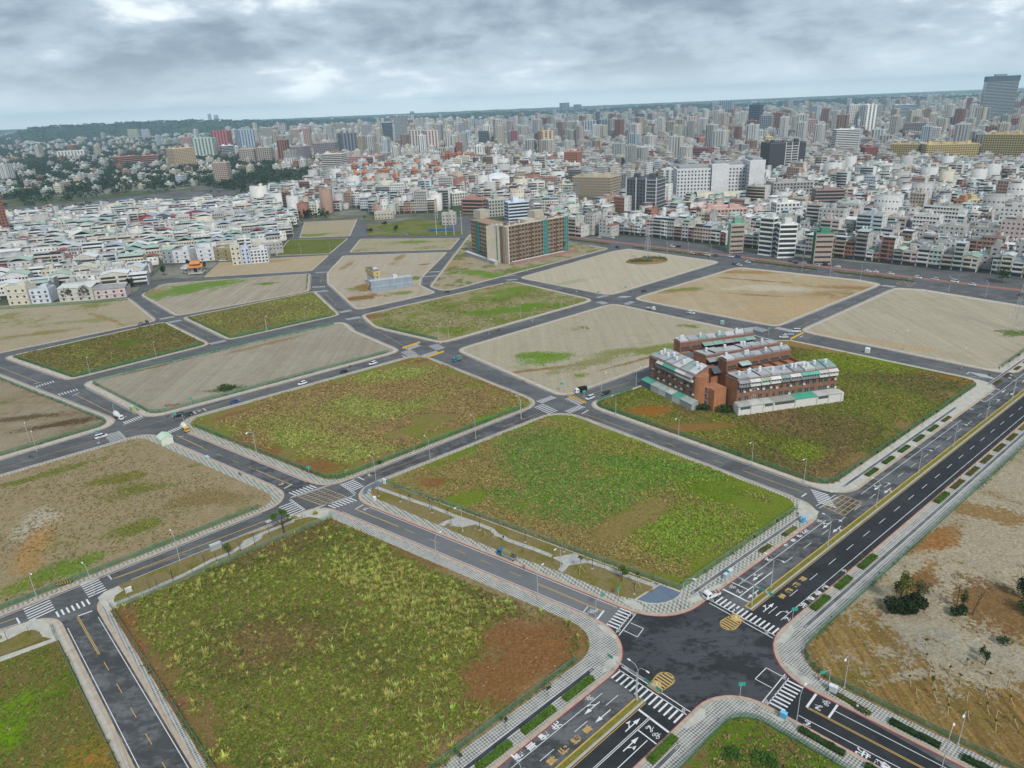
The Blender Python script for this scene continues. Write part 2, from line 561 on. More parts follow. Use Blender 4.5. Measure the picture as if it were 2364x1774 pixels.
# ---- far ground
t = NT("open_ground", 1.0, 0.05)
cg = t.ramp(t.noise(0.006, 8, 0.65), [(0.35, (0.05, 0.075, 0.03)), (0.5, (0.11, 0.115, 0.07)), (0.62, (0.22, 0.21, 0.18))])
cg = t.mul(cg, t.lin(t.noise(0.05, 6, 0.7), 0.3, 0.7, 0.6, 1.35))
M_LAND = t.done(cg)
mb = MB()
mb.poly([(-12500, -1300, 0), (12500, -1300, 0), (12500, 14800, 0), (-12500, 14800, 0)])
tag(mb.obj("ground", M_LAND, loc=(0, 0, -0.6)), "open land under the city reaching the hazy horizon", "ground", kind="structure")
t = NT("city_streets", 0.9, 0.1)
cg = t.ramp(t.noise(0.03, 7, 0.65), [(0.35, (0.06, 0.06, 0.058)), (0.6, (0.15, 0.145, 0.135)), (0.75, (0.24, 0.22, 0.19))])
M_CITYG = t.done(cg)
# ---- base asphalt of the development
dev = [P(s) for s in ("z-500,2200", "z-700,740", "i0,533", "i1030,450", "z340,650", "z380,644", "z467,641", "z506,607", "z628,606", "z631,590", "z668,553", "z688,514", "z704,509", "z829,505", "z850,516", "z895,515", "z948,505", "z1011,509", "z1080,500", "z1315,545", "z1500,548", "z1780,588", "z2364,640", "z3200,720", "z3200,1500", "z2500,2400")]
mb = MB(); mb.poly(dev)
road0 = tag(mb.obj("road", A_MID), "grey asphalt streets laid out between the vacant lots", "road", kind="structure")
A39, A41 = R(39), R(41.5)
_o = P("c570,1659")
class Frame:
 def __init__(s, o, a):
  s.o, s.a = o, a
  s.d = Vector((math.cos(a), math.sin(a))); s.n = Vector((-s.d.y, s.d.x))
 def __call__(s, along, off): return s.o + s.d * along + s.n * off
 def inv(s, p): q = p - s.o; return q.dot(s.d), q.dot(s.n)
FSW = Frame(_o, A41)
FNE = Frame(_o + Vector((-math.sin(A39), math.cos(A39))) * 2.35, A39)
def LN(a, b): return (P(a), P(b))
LINES = dict(
 b0r=LN("a795,400", "a1555,1659"), b0l=LN("a540,560", "a1095,1659"), st2w=LN("a0,545", "a300,455"), st2e=LN("e960,1585", "e2212,1080"),
 st2n=LN("a230,345", "e2212,955"), b1s=LN("e1560,500", "f240,808"), b1n=LN("e1540,355", "f480,750"), a2sw=LN("e0,690", "e850,445"), a2nw=LN("e0,620", "e780,385"),
 a2n=LN("j0,1225", "j1150,905"), a2s=LN("j0,1275", "j1250,928"), a2nf=LN("j1640,790", "k700,480"), a2sf=LN("j1600,860", "k800,505"),
 a1n=LN("f860,700", "f2212,170"), a1s=LN("f1080,715", "f2212,268"), b3n=LN("j1590,890", "j2212,1155"), b3s=LN("j1450,935", "j2212,1240"),
 b3bn=LN("g680,155", "h440,770"), b3bs=LN("g640,220", "h380,880"), b5n=LN("k1120,480", "k2100,668"), b5s=LN("k980,508", "k1990,722"),
 b5bn=LN("l420,735", "l1850,1025"), b5bs=LN("l340,785", "l1830,1105"), csw=LN("f770,1012", "c760,458"), cne=LN("f1000,958", "c880,328"),
 csen=LN("d430,1000", "d1740,1659"), cses=LN("d250,1215", "d1060,1659"),
 avn_sw=(FSW(-40, 10.5), FSW(22, 10.5)), avs_sw=(FSW(-40, -8.2), FSW(25, -8.2)), avn=(FNE(80, 10.45), FNE(250, 10.45)), avs=(FNE(80, -8.25), FNE(250, -8.25)))
def X(a, b): return XL(*LINES[a], *LINES[b])
BLOCKS = {}
def block(name, corners, band=0.9, pave=None, red=(), white=(), fence=(), top=None):
 """corners: (point, radius, pavement width of the side that follows)"""
 pts = [P(c[0]) for c in corners]
 rad = [c[1] for c in corners]
 ws = [c[2] for c in corners]
 n = len(pts)
 idx = list(range(n))
 if area(pts) < 0:
  pts = pts[::-1]; rad = rad[::-1]
  ws = [ws[(n - 2 - i) % n] for i in range(n)]
  idx = [(n - 2 - i) % n for i in range(n)]
 BLOCKS[name] = dict(pts=pts, rad=rad, ws=ws, idx=idx, n=n)
 b = BLOCKS[name]
 b["kerb"] = fillet(pts, rad)
 ip = inset(pts, ws)
 ir = [max(0.5, rad[i] - min(ws[i], ws[i - 1]) * 0.9) if rad[i] > 0.5 else 0.0 for i in range(n)]
 b["lotc"], b["lotr"] = ip, ir
 b["lot"] = fillet(ip, ir)
 mb = MB()
 mb.prism(b["kerb"], -0.05, 0.15, m=0)
 o = mb.obj("pavement", [M_KERB if band else M_PAVE])
 tag(o, top or "raised pavement around " + name, "pavement", kind="structure")
 b["o"] = o
 if pave:
  pp = inset(pts, [min(band, w * 0.5) for w in ws])
  mb = MB(); mb.poly(fillet(pp, [max(0.5, r - band) if r > 0.5 else 0 for r in rad]))
  mb.obj("paver_sheet", pave, o, (0, 0, 0.156))
 b["red"], b["white"], b["fence"] = red, white, fence
 return b
def chains(b, want, ofs, corners=None, radii=None):
 """runs of consecutive wanted sides as polylines moved outwards by ofs (inwards when negative)"""
 n, idx = b["n"], b["idx"]
 base = corners or b["pts"]
 pts = inset(base, [-ofs] * n)
 rr = radii or b["rad"]
 rad = [max(0.5, r + ofs) if r > 0.5 else 0.0 for r in rr]
 cor = []
 for i in range(n):
  p3 = fillet([pts[i - 1], pts[i], pts[(i + 1) % n]], [0, rad[i], 0])
  cor.append(p3[1:-1])
 flags = [idx[i] in want for i in range(n)]
 out = []
 for i in range(n):
  if flags[i] and not flags[i - 1]:
   run = [cor[i][-1]]
   j = i
   while flags[j]:
    nx = (j + 1) % n
    if flags[nx] and nx != i:
     run += cor[nx]
    else:
     run.append(cor[nx][0])
    j = nx
    if j == i: break
   out.append(run)
 if all(flags):
  out.append([q for c in cor for q in c] + [cor[0][0]])
 return out
def strip(mb, pts, w, m=0, c=None):
 n = len(pts)
 V = []
 for i, p in enumerate(pts):
  d = (pts[min(i + 1, n - 1)] - pts[max(i - 1, 0)])
  d.normalize()
  nn = Vector((-d.y, d.x)) * (w / 2)
  V.append((p + nn, p - nn))
 for i in range(n - 1):
  mb.poly([V[i][1], V[i + 1][1], V[i + 1][0], V[i][0]], c, m)
def lot(name, mat, label, poly=None, cat="vacant lot", z=0.17, obj="vacant_lot"):
 mb = MB(); mb.poly(poly or BLOCKS[name]["lot"])
 return tag(mb.obj(obj, mat, loc=(0, 0, z)), label, cat, kind="structure")
# ---- blocks near to far
block("the tufted front lot", [(X("b0r", "st2e"), 8, 1.4), (X("st2e", "csw"), 9, 4.3), (X("csw", "avn_sw"), 12.5, 7.9), (X("avn_sw", "b0r"), 3, 2.4)], 1.0, M_CHECK, red=(1, 2), white=(0, 1, 3), fence=(3, 2))
block("the corner lot at the lower left", [(XL(*LINES["st2w"], P("w0,20"), P("w9,20")), 0, 1.4), (X("st2w", "b0l"), 8, 2.2), (XL(*LINES["b0l"], P("w-330,20"), P("w0,20")), 0, 2)], 0.9, M_PAVE, white=(0, 1), fence=(1,))
block("the bright green lot", [(X("a1n", "b1n") * 0 + X("a1s", "cne"), 9, 4.3), (X("cne", "avn"), 15, 7.0), (X("avn", "b3bs"), 9, 1.9), (X("b3bs", "a1s"), 12, 1.9)], 1.0, M_CHECK2, red=(0, 1), white=(0, 3, 2), fence=(1,))
block("the weedy middle lot", [(X("a2s", "b1n"), 10, 4.2), (X("b1n", "a1n"), 9, 2.2), (X("a1n", "b3s"), 9, 1.8), (X("b3s", "a2s"), 9, 3.0)], 1.0, M_CHECK2, white=(0, 1, 2, 3), fence=(0, 1))
block("the dry lot by the shed", [("w-300,148.5", 0, 2.4), (X("a2sw", "b1s"), 9, 4.2), (X("b1s", "st2n"), 9, 2.6), (XL(*LINES["st2n"], P("w0,20"), P("w9,20")), 0, 2), ("w-300,20", 0, 2)], 1.0, M_CHECK2, white=(0, 1, 2), fence=(2,))
block("the brown lot at the left edge", [("w-300,375", 0, 3.0), ("e1010,268", 8, 3.4), ("w-300,157", 0, 2)], 0.9, M_PAVE, white=(0, 1), fence=(0, 1))
block("the long grey lot", [("i640,1140", 6, 2.2), ("j745,635", 6, 2.4), ("j850,720", 30, 2.2), ("j1225,880", 6, 3.0), ("i1195,1432", 10, 3.4)], 0.9, M_PAVE, white=(0, 1, 2, 3, 4), fence=(0, 3, 4))
block("the olive lot by the left edge", [("i15,932", 4, 1.6), ("i1335,640", 5, 1.8), ("i1710,825", 5, 2.2), ("i545,1118", 5, 3.4)], 0.9, M_PAVE, white=(0, 1, 2, 3), fence=(3, 2))
block("the tan field beside the green fence", [("i-700,1040", 0, 1.5), ("i-700,560", 0, 1), ("i1040,448", 6, 1.6), ("i1272,635", 5, 1.8)], 0.9, M_PAVE, white=(2, 3))
block("the small olive lot", [("i1465,610", 4, 1.6), ("j512,393", 4, 1.8), ("j720,588", 5, 1.8), ("i1842,793", 5, 2.2)], 0.9, M_PAVE, white=(0, 1, 2, 3), fence=(2, 3))
block("the striped lot with a green edge", [("i1135,428", 10, 1.5), ("i1300,335", 12, 1.5), ("j480,252", 4, 1.6), ("j470,395", 4, 1.6), ("i1420,598", 4, 1.8)], 0.9, M_PAVE, white=(0, 1, 2, 3, 4), fence=(0, 2))
block("the patchy lot behind the barriers", [("j880,590", 6, 1.8), ("k85,312", 6, 2.2), ("k755,468", 7, 2.8), ("j1540,820", 7, 2.6), ("j985,690", 25, 2.2)], 0.9, M_PAVE, white=(0, 1, 2, 3, 4), fence=(3,))
block("the lot of the yellow topped house", [("j610,330", 3, 1.5), ("j610,250", 3, 1.5), ("j740,108", 3, 1.5), ("j1590,78", 3, 1.5), ("j1380,290", 3, 1.5), ("j1370,345", 6, 1.6), ("j1500,408", 5, 1.8), ("j850,552", 5, 1.8)], 0.8, M_PAVE, white=(2, 4, 6, 7))
block("the far strip lot", [("j790,82", 3, 1.4), ("n880,1372", 3, 1.4), ("n1690,1366", 3, 1.4), ("j1610,60", 3, 1.4)], 0.8, M_PAVE)
block("the sandy lot below the white houses", [("i1640,283", 2, 1.2), ("i1760,165", 2, 0.5), ("j180,128", 2, 0.5), ("j632,104", 3, 1.4), ("j492,230", 3, 1.4)], 0.8, M_PAVE)
block("the far green lot", [("n195,1508", 2, 1.0), ("n300,1382", 2, 1.0), ("n785,1368", 3, 1.4), ("n640,1492", 3, 1.4)], 0.8, M_PAVE)
block("the farthest tan lot", [("n388,1365", 2, 1.0), ("n430,1235", 2, 0.5), ("n858,1216", 2, 1.4), ("n800,1350", 3, 1.4)], 0.8, M_PAVE)
block("the brown apartment block", [("j1440,360", 8, 1.6), ("n1770,1330", 3, 1.4), ("o530,1392", 3, 1.5), ("k870,50", 6, 1.8), ("j1560,402", 8, 1.8)], 0.8, M_PAVE, white=(0, 3, 4))
block("the tan lot with the grassy mound", [("k125,288", 6, 1.8), ("k905,68", 6, 2.5), ("k1020,52", 4, 4.5), ("k1775,158", 7, 2.8), ("k870,432", 7, 2.2)], 0.8, M_PAVE, white=(0, 3, 4))
block("the tan lot left of the brick flats", [("j1640,870", 7, 2.4), ("k890,492", 7, 2.2), ("k2020,735", 3, 2.0), ("k1500,860", 0, 1.2), ("k1170,1012", 0, 1.8), ("k490,1258", 7, 2.4)], 0.9, M_PAVE, white=(0, 1, 4, 5))
block("the sandy lot beside the boulevard", [("k1035,458", 7, 2.6), ("k1900,198", 8, 4.5), ("l880,302", 4, 5.0), ("l1075,338", 6, 2.2), ("l215,688", 6, 2.6)], 0.8, M_PAVE, white=(0, 3, 4))
block("the wide tan lot at the right", [("l385,718", 6, 2.2), ("l1170,366", 6, 5.0), ("l1400,380", 4, 4.5), (XL(P("l1400,380"), P("l2212,512"), FNE(300, 10.45), FNE(420, 10.45)), 6, 7), (X("avn", "b5bn"), 9, 2.6)], 0.8, M_PAVE, white=(0, 4), fence=(3,))
block("the lot of the brick flats", [("k650,1312", 7, 1.6), ("k1150,1146", 0, 1.0), ("k2060,800", 4, 1.2), ("l330,790", 4, 1.8), (X("b5bs", "avn"), 9, 7.0), (X("avn", "b3bn"), 10, 2.4)], 1.0, M_PALEC, white=(3, 5), fence=(0, 4, 5))
block("the field at the right", [(X("avs", "csen"), 13, 6.6), (FNE(420, -8.25), 0, 2), ("w420,300", 0, 2), ("w420,-60", 0, 2), (XL(*LINES["csen"], P("w0,20"), P("w300,20")), 0, 4.8)], 1.0, M_CHECK, red=(0, 4), fence=(0, 4))
block("the small lot at the bottom", [(X("avs_sw", "cses"), 11, 4.6), (XL(*LINES["cses"], P("w0,20"), P("w300,20")), 0, 2), (XL(*LINES["avs_sw"], P("w0,20"), P("w300,20")), 0, 6.2)], 1.0, M_CHECK, red=(0, 2), fence=(0, 2))
# ---- lot surfaces
OLG = (OLIVE, GREEN, BRIGHT)
lot("the tufted front lot", lot_mat("tufted_lot", [(0.19, 0.095, 0.045), (0.20, 0.135, 0.065), (0.17, 0.13, 0.05), (0.25, 0.19, 0.095)], (DOLIVE, GREEN, OLIVE), 0.53, 0.03, [
 ("a1150,900", 30, 3.2, -47, RED, 0.35), ("a950,480", 8, 4, -40, RED, 0.4), ("b2150,880", 15, 10.5, 20, RED, 0.22), ("c200,650", 12, 8.5, -30, RED, 0.25), ("b1650,60", 26, 2.4, -36, RED, 0.4), ("c240,480", 12, 3, -36, RED, 0.35),
 ("b1900,240", 16, 5, -38, (0.24, 0.19, 0.10), 0.4), ("b1100,1150", 11, 6, 30, (0.17, 0.12, 0.06), 0.4), ("b1900,1430", 12, 4, 40, (0.26, 0.18, 0.10), 0.4), ("c250,1080", 16, 2.5, 41, (0.27, 0.19, 0.10), 0.4)], stones=1.0, grain=0.45),
 "large front lot of mown olive weeds with red bare soil along its edges")
lot("the corner lot at the lower left", lot_mat("corner_lot", [BROWN, OLIVE, (0.19, 0.14, 0.06)], OLG, 0.52, 0.07, [("a700,1560", 8, 5, 0, (0.27, 0.16, 0.05), 0.4), ("a50,1350", 5, 9, 0, BRIGHT, 0.4)], grain=0.45),
 "brownish weedy lot in the lower left corner beside the narrow street")
lot("the bright green lot", lot_mat("bright_lot", [(0.22, 0.155, 0.07), (0.23, 0.19, 0.08), (0.18, 0.175, 0.05)], ((0.15, 0.16, 0.035), (0.13, 0.185, 0.025), BRIGHT), 0.44, 0.035, [
 ("g330,560", 17, 26, 10, (0.085, 0.21, 0.03), 0.45), ("g600,820", 26, 12, -30, (0.09, 0.20, 0.025), 0.5), ("g1000,760", 18, 6, 0, (0.12, 0.24, 0.04), 0.4), ("g1150,620", 26, 7, -20, (0.11, 0.17, 0.02), 0.5), ("f1430,750", 6, 4, 0, RED, 0.35), ("g1550,800", 14, 7, -30, (0.09, 0.15, 0.02), 0.5),
 ("g1050,1050", 22, 6, 40, (0.22, 0.16, 0.07), 0.45), ("f1330,1000", 30, 3.0, -36, (0.20, 0.16, 0.075), 0.3), ("r100,230", 6, 5, 0, (0.24, 0.17, 0.07), 0.4), ("g1200,1550", 24, 3.5, -36, (0.15, 0.145, 0.04), 0.4), ("g650,1290", 24, 3, -36, (0.20, 0.15, 0.06), 0.4)], grain=0.5),
 "bright green weedy lot in the middle, left of the wide avenue")
lot("the weedy middle lot", lot_mat("middle_lot", [(0.23, 0.14, 0.06), (0.22, 0.155, 0.07), (0.22, 0.175, 0.075), (0.19, 0.165, 0.06)], ((0.18, 0.165, 0.05), (0.15, 0.175, 0.035), (0.19, 0.22, 0.05)), 0.47, 0.04, [
 ("f150,260", 11, 6, -30, BRIGHT, 0.3), ("f400,370", 12, 4, -20, BRIGHT, 0.4), ("f1150,170", 28, 8, 10, (0.15, 0.19, 0.03), 0.5), ("f1970,205", 22, 2, 40, BRIGHT, 0.3), ("f560,640", 10, 5, -30, RED, 0.4), ("f100,470", 16, 3, -38, RED, 0.4), ("j2100,1200", 22, 3, -44, RED, 0.4), ("j1350,960", 12, 3, 0, RED, 0.4), ("j200,1290", 26, 2, 39, RED, 0.4)], grain=0.45),
 "olive and brown weedy lot left of the bright green one")
lot("the dry lot by the shed", lot_mat("dry_lot", [(0.22, 0.165, 0.09), (0.31, 0.245, 0.155), (0.27, 0.215, 0.13), (0.36, 0.30, 0.22)], (OLIVE, (0.17, 0.165, 0.05), (0.14, 0.15, 0.03)), 0.60, 0.06, [
 ("e1150,810", 9, 5, 20, (0.13, 0.14, 0.03), 0.4), ("e940,730", 7, 4, 20, (0.14, 0.14, 0.03), 0.4), ("e1150,1100", 9, 4, 30, (0.13, 0.15, 0.03), 0.4), ("a350,110", 14, 4, 40, (0.12, 0.19, 0.03), 0.35), ("e250,720", 18, 2.5, 35, (0.12, 0.15, 0.03), 0.35), ("e300,1090", 6, 9, 10, (0.40, 0.36, 0.29), 0.5), ("e280,1290", 4, 14, 15, (0.36, 0.22, 0.10), 0.6), ("e1650,900", 12, 6, 0, (0.2, 0.15, 0.07), 0.5)], stones=0.4, grain=0.42, bscale=0.06),
 "large dry straw coloured lot below the pale green shed")
lot("the brown lot at the left edge", lot_mat("left_lot", [(0.17, 0.13, 0.08), (0.27, 0.22, 0.15), (0.33, 0.28, 0.21)], (OLIVE, GREEN), 0.62, 0.06, [("i450,1480", 16, 3, 20, (0.085, 0.055, 0.03), 0.5), ("i200,1420", 18, 3, 10, (0.10, 0.07, 0.04), 0.5), ("e350,480", 20, 2, 39, (0.17, 0.16, 0.05), 0.4)]),
 "brown burnt looking lot at the left edge of the view")
lot("the long grey lot", lot_mat("grey_lot", [GREYT, (0.335, 0.30, 0.24), (0.30, 0.26, 0.20), (0.37, 0.33, 0.275)], (OLIVE, GREEN), 0.71, 0.06, [("i1840,1180", 10, 3.6, 10, (0.08, 0.12, 0.02), 0.25), ("i1380,1320", 3.5, 2, 0, (0.24, 0.10, 0.035), 0.2), ("j350,700", 34, 2.2, 41, (0.26, 0.15, 0.07), 0.4), ("j100,830", 22, 2, 40, (0.25, 0.18, 0.10), 0.35), ("j1000,780", 6, 2, 0, (0.28, 0.16, 0.07), 0.3), ("i1150,1030", 14, 2, 40, (0.26, 0.13, 0.05), 0.4)], (R(-50), 5.0, 0.14), grain=0.25),
 "long bare grey lot with a single green mound")
lot("the olive lot by the left edge", lot_mat("olive_lot", [(0.20, 0.155, 0.07), OLIVE, DOLIVE], (DOLIVE, GREEN, (0.15, 0.18, 0.03)), 0.5, 0.03, grain=0.4), "olive grass lot near the left edge, below the tan field")
lot("the tan field beside the green fence", lot_mat("tan_field", [(0.30, 0.255, 0.17), (0.36, 0.305, 0.215), (0.31, 0.27, 0.19)], (OLIVE, (0.18, 0.19, 0.06)), 0.56, 0.02, [("i870,620", 22, 2.2, -40, (0.28, 0.18, 0.085), 0.25), ("i650,640", 25, 5, 10, (0.22, 0.22, 0.10), 0.5), ("i300,740", 20, 4, 20, (0.22, 0.18, 0.07), 0.5)], grain=0.3),
 "pale tan field in front of the green fence at the left")
lot("the small olive lot", lot_mat("small_olive_lot", [(0.19, 0.165, 0.06), (0.16, 0.14, 0.045)], (OLIVE, (0.15, 0.17, 0.04), (0.19, 0.20, 0.06)), 0.47, 0.04, grain=0.35), "small even olive grass lot at the left of the centre")
lot("the striped lot with a green edge", lot_mat("striped_lot", [(0.33, 0.28, 0.21), (0.37, 0.32, 0.25), (0.31, 0.27, 0.205)], (OLIVE, GREEN), 0.68, 0.04, [("i1500,380", 42, 16, 35, (0.115, 0.20, 0.03), 0.28), ("j130,335", 9, 4, 0, (0.12, 0.17, 0.03), 0.4), ("i1230,400", 10, 8, 0, (0.26, 0.20, 0.10), 0.5)], (R(-48), 4.0, 0.22), grain=0.25),
 "pinkish tan lot with ploughed stripes and a bright green back half")
lot("the patchy lot behind the barriers", lot_mat("patchy_lot", [(0.24, 0.20, 0.105), (0.30, 0.25, 0.15), (0.20, 0.175, 0.08)], ((0.17, 0.17, 0.05), (0.14, 0.17, 0.03)), 0.52, 0.045, [("j2150,540", 30, 9, 12, (0.11, 0.18, 0.025), 0.4), ("k200,520", 28, 5, 38, (0.12, 0.19, 0.03), 0.35), ("k120,390", 22, 8, 20, (0.13, 0.19, 0.03), 0.45), ("j1000,600", 8, 5, 0, RED, 0.4), ("j1190,690", 8, 3.5, 0, RED, 0.4), ("j1890,370", 8, 4, 0, (0.26, 0.13, 0.05), 0.3), ("j2050,440", 20, 8, 20, (0.14, 0.18, 0.04), 0.4), ("j1640,720", 8, 8, 0, (0.13, 0.17, 0.03), 0.4)], grain=0.35),
 "patchy tan and green lot above the yellow barriers")
lot("the lot of the yellow topped house", lot_mat("house_lot", [(0.36, 0.31, 0.235), (0.41, 0.355, 0.275), (0.34, 0.285, 0.21)], (OLIVE, GREEN), 0.70, 0.05, [("j900,450", 14, 7, 10, (0.20, 0.10, 0.035), 0.18), ("j890,370", 8, 10, 0, (0.24, 0.13, 0.05), 0.35), ("j1230,410", 9, 4, 0, (0.16, 0.19, 0.06), 0.4), ("j830,375", 7, 4, 0, (0.15, 0.19, 0.05), 0.4), ("j790,180", 2.5, 18, -8, (0.27, 0.19, 0.10), 0.25), ("j1195,130", 3, 18, -4, (0.27, 0.19, 0.10), 0.25), ("j1360,290", 16, 5, 20, (0.10, 0.17, 0.03), 0.3), ("j1390,180", 5, 3, 0, (0.18, 0.11, 0.05), 0.3)], (R(-45), 5, 0.1), grain=0.22),
 "tan lot around the yellow topped white house")
lot("the far strip lot", lot_mat("strip_lot", [(0.36, 0.31, 0.22), (0.31, 0.28, 0.18)], (OLIVE, (0.16, 0.19, 0.05)), 0.56, 0.03, [("n1310,1400", 22, 7, 0, (0.14, 0.20, 0.04), 0.4)]), "narrow tan lot with green streaks on the far side")
lot("the sandy lot below the white houses", lot_mat("sandy_lot", [(0.42, 0.34, 0.235), (0.38, 0.31, 0.215)], None, patches=[("j220,150", 8, 5, 0, (0.33, 0.22, 0.11), 0.4)], tracks=(R(10), 4, 0.08)), "sandy lot in front of the white row houses")
lot("the far green lot", lot_mat("far_green_lot", [(0.15, 0.15, 0.05), (0.12, 0.14, 0.035)], (OLIVE, GREEN), 0.5, 0.03), "small green lot far back beside the car park lane")
lot("the farthest tan lot", lot_mat("farthest_lot", [(0.37, 0.31, 0.22), (0.33, 0.28, 0.19)], (OLIVE, GREEN), 0.66, 0.03, [("n500,1340", 24, 8, 10, (0.12, 0.20, 0.03), 0.4)]), "farthest tan lot with a green corner")
lot("the brown apartment block", lot_mat("block_lot", [(0.36, 0.31, 0.23), (0.30, 0.25, 0.16)], (OLIVE, GREEN, BRIGHT), 0.52, 0.05, [("j1620,180", 14, 10, 0, (0.34, 0.24, 0.13), 0.4), ("j1900,260", 26, 9, -40, (0.13, 0.21, 0.035), 0.4), ("k250,200", 40, 2.5, 38, (0.12, 0.2, 0.03), 0.4)], grain=0.3), "tan and green lot around the brown apartment block")
lot("the tan lot with the grassy mound", lot_mat("mound_lot", [(0.42, 0.365, 0.275), (0.455, 0.40, 0.31), (0.39, 0.34, 0.25)], None, patches=[("k500,330", 22, 4, 30, (0.33, 0.31, 0.2), 0.5)], tracks=(R(52), 5, 0.09), grain=0.2), "bare tan lot around the oval grassy mound")
lot("the tan lot left of the brick flats", lot_mat("centre_tan_lot", [(0.35, 0.305, 0.225), (0.39, 0.345, 0.26), (0.32, 0.285, 0.20)], (OLIVE, (0.16, 0.20, 0.06)), 0.615, 0.035, [("k340,950", 13, 7, 20, (0.125, 0.21, 0.03), 0.3), ("k250,920", 9, 5, 0, (0.13, 0.20, 0.03), 0.4), ("k300,1030", 34, 1.8, 12, (0.24, 0.16, 0.08), 0.3), ("k1080,960", 18, 1.5, 30, (0.24, 0.16, 0.08), 0.3), ("k1200,870", 14, 4, 30, (0.15, 0.20, 0.04), 0.4), ("k1515,680", 6, 4, 0, (0.13, 0.19, 0.03), 0.3), ("k650,690", 1.2, 3, 0, (0.22, 0.13, 0.06), 0.2), ("k680,690", 1.2, 3, 0, (0.22, 0.13, 0.06), 0.2), ("k640,1075", 4, 3, 0, (0.14, 0.20, 0.03), 0.3), ("k720,970", 18, 5, 30, (0.22, 0.21, 0.09), 0.4), ("k1120,870", 26, 4, 10, (0.19, 0.20, 0.07), 0.5)], (R(30), 5, 0.1), grain=0.25),
 "pale tan lot with green patches left of the brick flats")
lot("the sandy lot beside the boulevard", lot_mat("boulevard_lot", [(0.36, 0.27, 0.16), (0.41, 0.33, 0.22), (0.44, 0.37, 0.27)], (OLIVE, (0.17, 0.17, 0.06)), 0.70, 0.05, [("l50,310", 26, 2.2, -30, (0.25, 0.165, 0.085), 0.3), ("l100,430", 22, 2.5, -25, (0.27, 0.18, 0.09), 0.35), ("k1400,390", 14, 5, 10, (0.30, 0.20, 0.10), 0.4), ("k1440,385", 12, 3, 10, (0.16, 0.19, 0.05), 0.4), ("l850,370", 40, 5, -20, (0.27, 0.17, 0.07), 0.5), ("l640,430", 18, 10, 0, (0.24, 0.17, 0.08), 0.5), ("k1850,240", 30, 6, -12, (0.30, 0.19, 0.09), 0.5), ("l350,520", 34, 16, 30, (0.42, 0.31, 0.19), 0.3), ("l150,370", 26, 8, -15, (0.46, 0.41, 0.32), 0.5)], (R(20), 7, 0.08), grain=0.22),
 "sandy orange lot beside the boulevard with long tyre tracks")
lot("the wide tan lot at the right", lot_mat("right_tan_lot", [(0.37, 0.32, 0.235), (0.41, 0.36, 0.275), (0.35, 0.305, 0.22)], None, patches=[("l2150,735", 9, 5, 0, (0.09, 0.13, 0.025), 0.25), ("l900,790", 40, 4, -40, (0.40, 0.31, 0.20), 0.5)], tracks=(R(39), 4, 0.13), grain=0.22), "wide bare tan lot at the right below the boulevard")
lot("the lot of the brick flats", lot_mat("brick_lot", [(0.24, 0.14, 0.06), (0.21, 0.155, 0.07), (0.16, 0.125, 0.05)], (DOLIVE, GREEN, OLIVE), 0.48, 0.03, [
 ("g1200,170", 9, 4.5, 0, (0.26, 0.12, 0.04), 0.35), ("g1500,310", 24, 4, 5, (0.23, 0.13, 0.055), 0.45), ("g1850,400", 14, 5, 0, (0.20, 0.13, 0.06), 0.5), ("l830,980", 22, 16, -30, (0.14, 0.21, 0.02), 0.4), ("l400,830", 22, 5, -40, (0.26, 0.17, 0.07), 0.4), ("h430,500", 6, 7, 0, (0.13, 0.18, 0.025), 0.35), ("h190,400", 12, 4, 0, (0.13, 0.16, 0.025), 0.4), ("l1700,1110", 34, 2.5, -40, (0.24, 0.12, 0.045), 0.4), ("h1400,330", 60, 2.2, 39, (0.26, 0.125, 0.05), 0.35), ("h300,720", 16, 4, -40, (0.22, 0.13, 0.06), 0.5)], grain=0.42),
 "dark olive and rust coloured lot around the brick flats")
lot("the field at the right", lot_mat("right_field", [(0.21, 0.13, 0.05), (0.25, 0.165, 0.07), (0.20, 0.15, 0.055)], (OLIVE, (0.17, 0.13, 0.04)), 0.56, 0.07, [
 ("H550,640", 16, 12, 10, (0.30, 0.285, 0.235), 0.25), ("H900,760", 20, 8, -30, (0.30, 0.285, 0.235), 0.25), ("H1200,820", 16, 5, -36, (0.30, 0.28, 0.23), 0.3), ("H850,230", 22, 34, -49, (0.345, 0.295, 0.215), 0.2), ("h1900,1200", 26, 60, -49, (0.345, 0.295, 0.215), 0.2), ("h2100,700", 20, 30, -49, (0.345, 0.295, 0.215), 0.25), ("H1150,430", 13, 11, 0, (0.175, 0.10, 0.04), 0.25), ("h1950,1010", 16, 4, -30, (0.24, 0.155, 0.07), 0.3), ("h1620,1160", 10, 2.5, 40, (0.24, 0.15, 0.07), 0.35), ("h1350,1560", 14, 2, 40, (0.25, 0.16, 0.075), 0.35), ("h1400,1240", 10, 4, 20, (0.27, 0.14, 0.06), 0.4), ("H380,170", 5, 3, 30, (0.19, 0.11, 0.05), 0.3)], (R(39), 2.2, 0.42), stones=0.8, grain=0.42, bscale=0.06),
 "dry brown and pale field right of the wide avenue")
lot("the small lot at the bottom", lot_mat("bottom_lot", [(0.22, 0.14, 0.06), BROWN, OLIVE], (GREEN, (0.085, 0.16, 0.02), BRIGHT), 0.47, 0.07, [("c1880,1480", 4, 4, 0, (0.085, 0.17, 0.02), 0.3), ("d130,1600", 5, 4, 0, (0.085, 0.17, 0.02), 0.3)], grain=0.45), "small weedy lot at the bottom right of the crossroads")
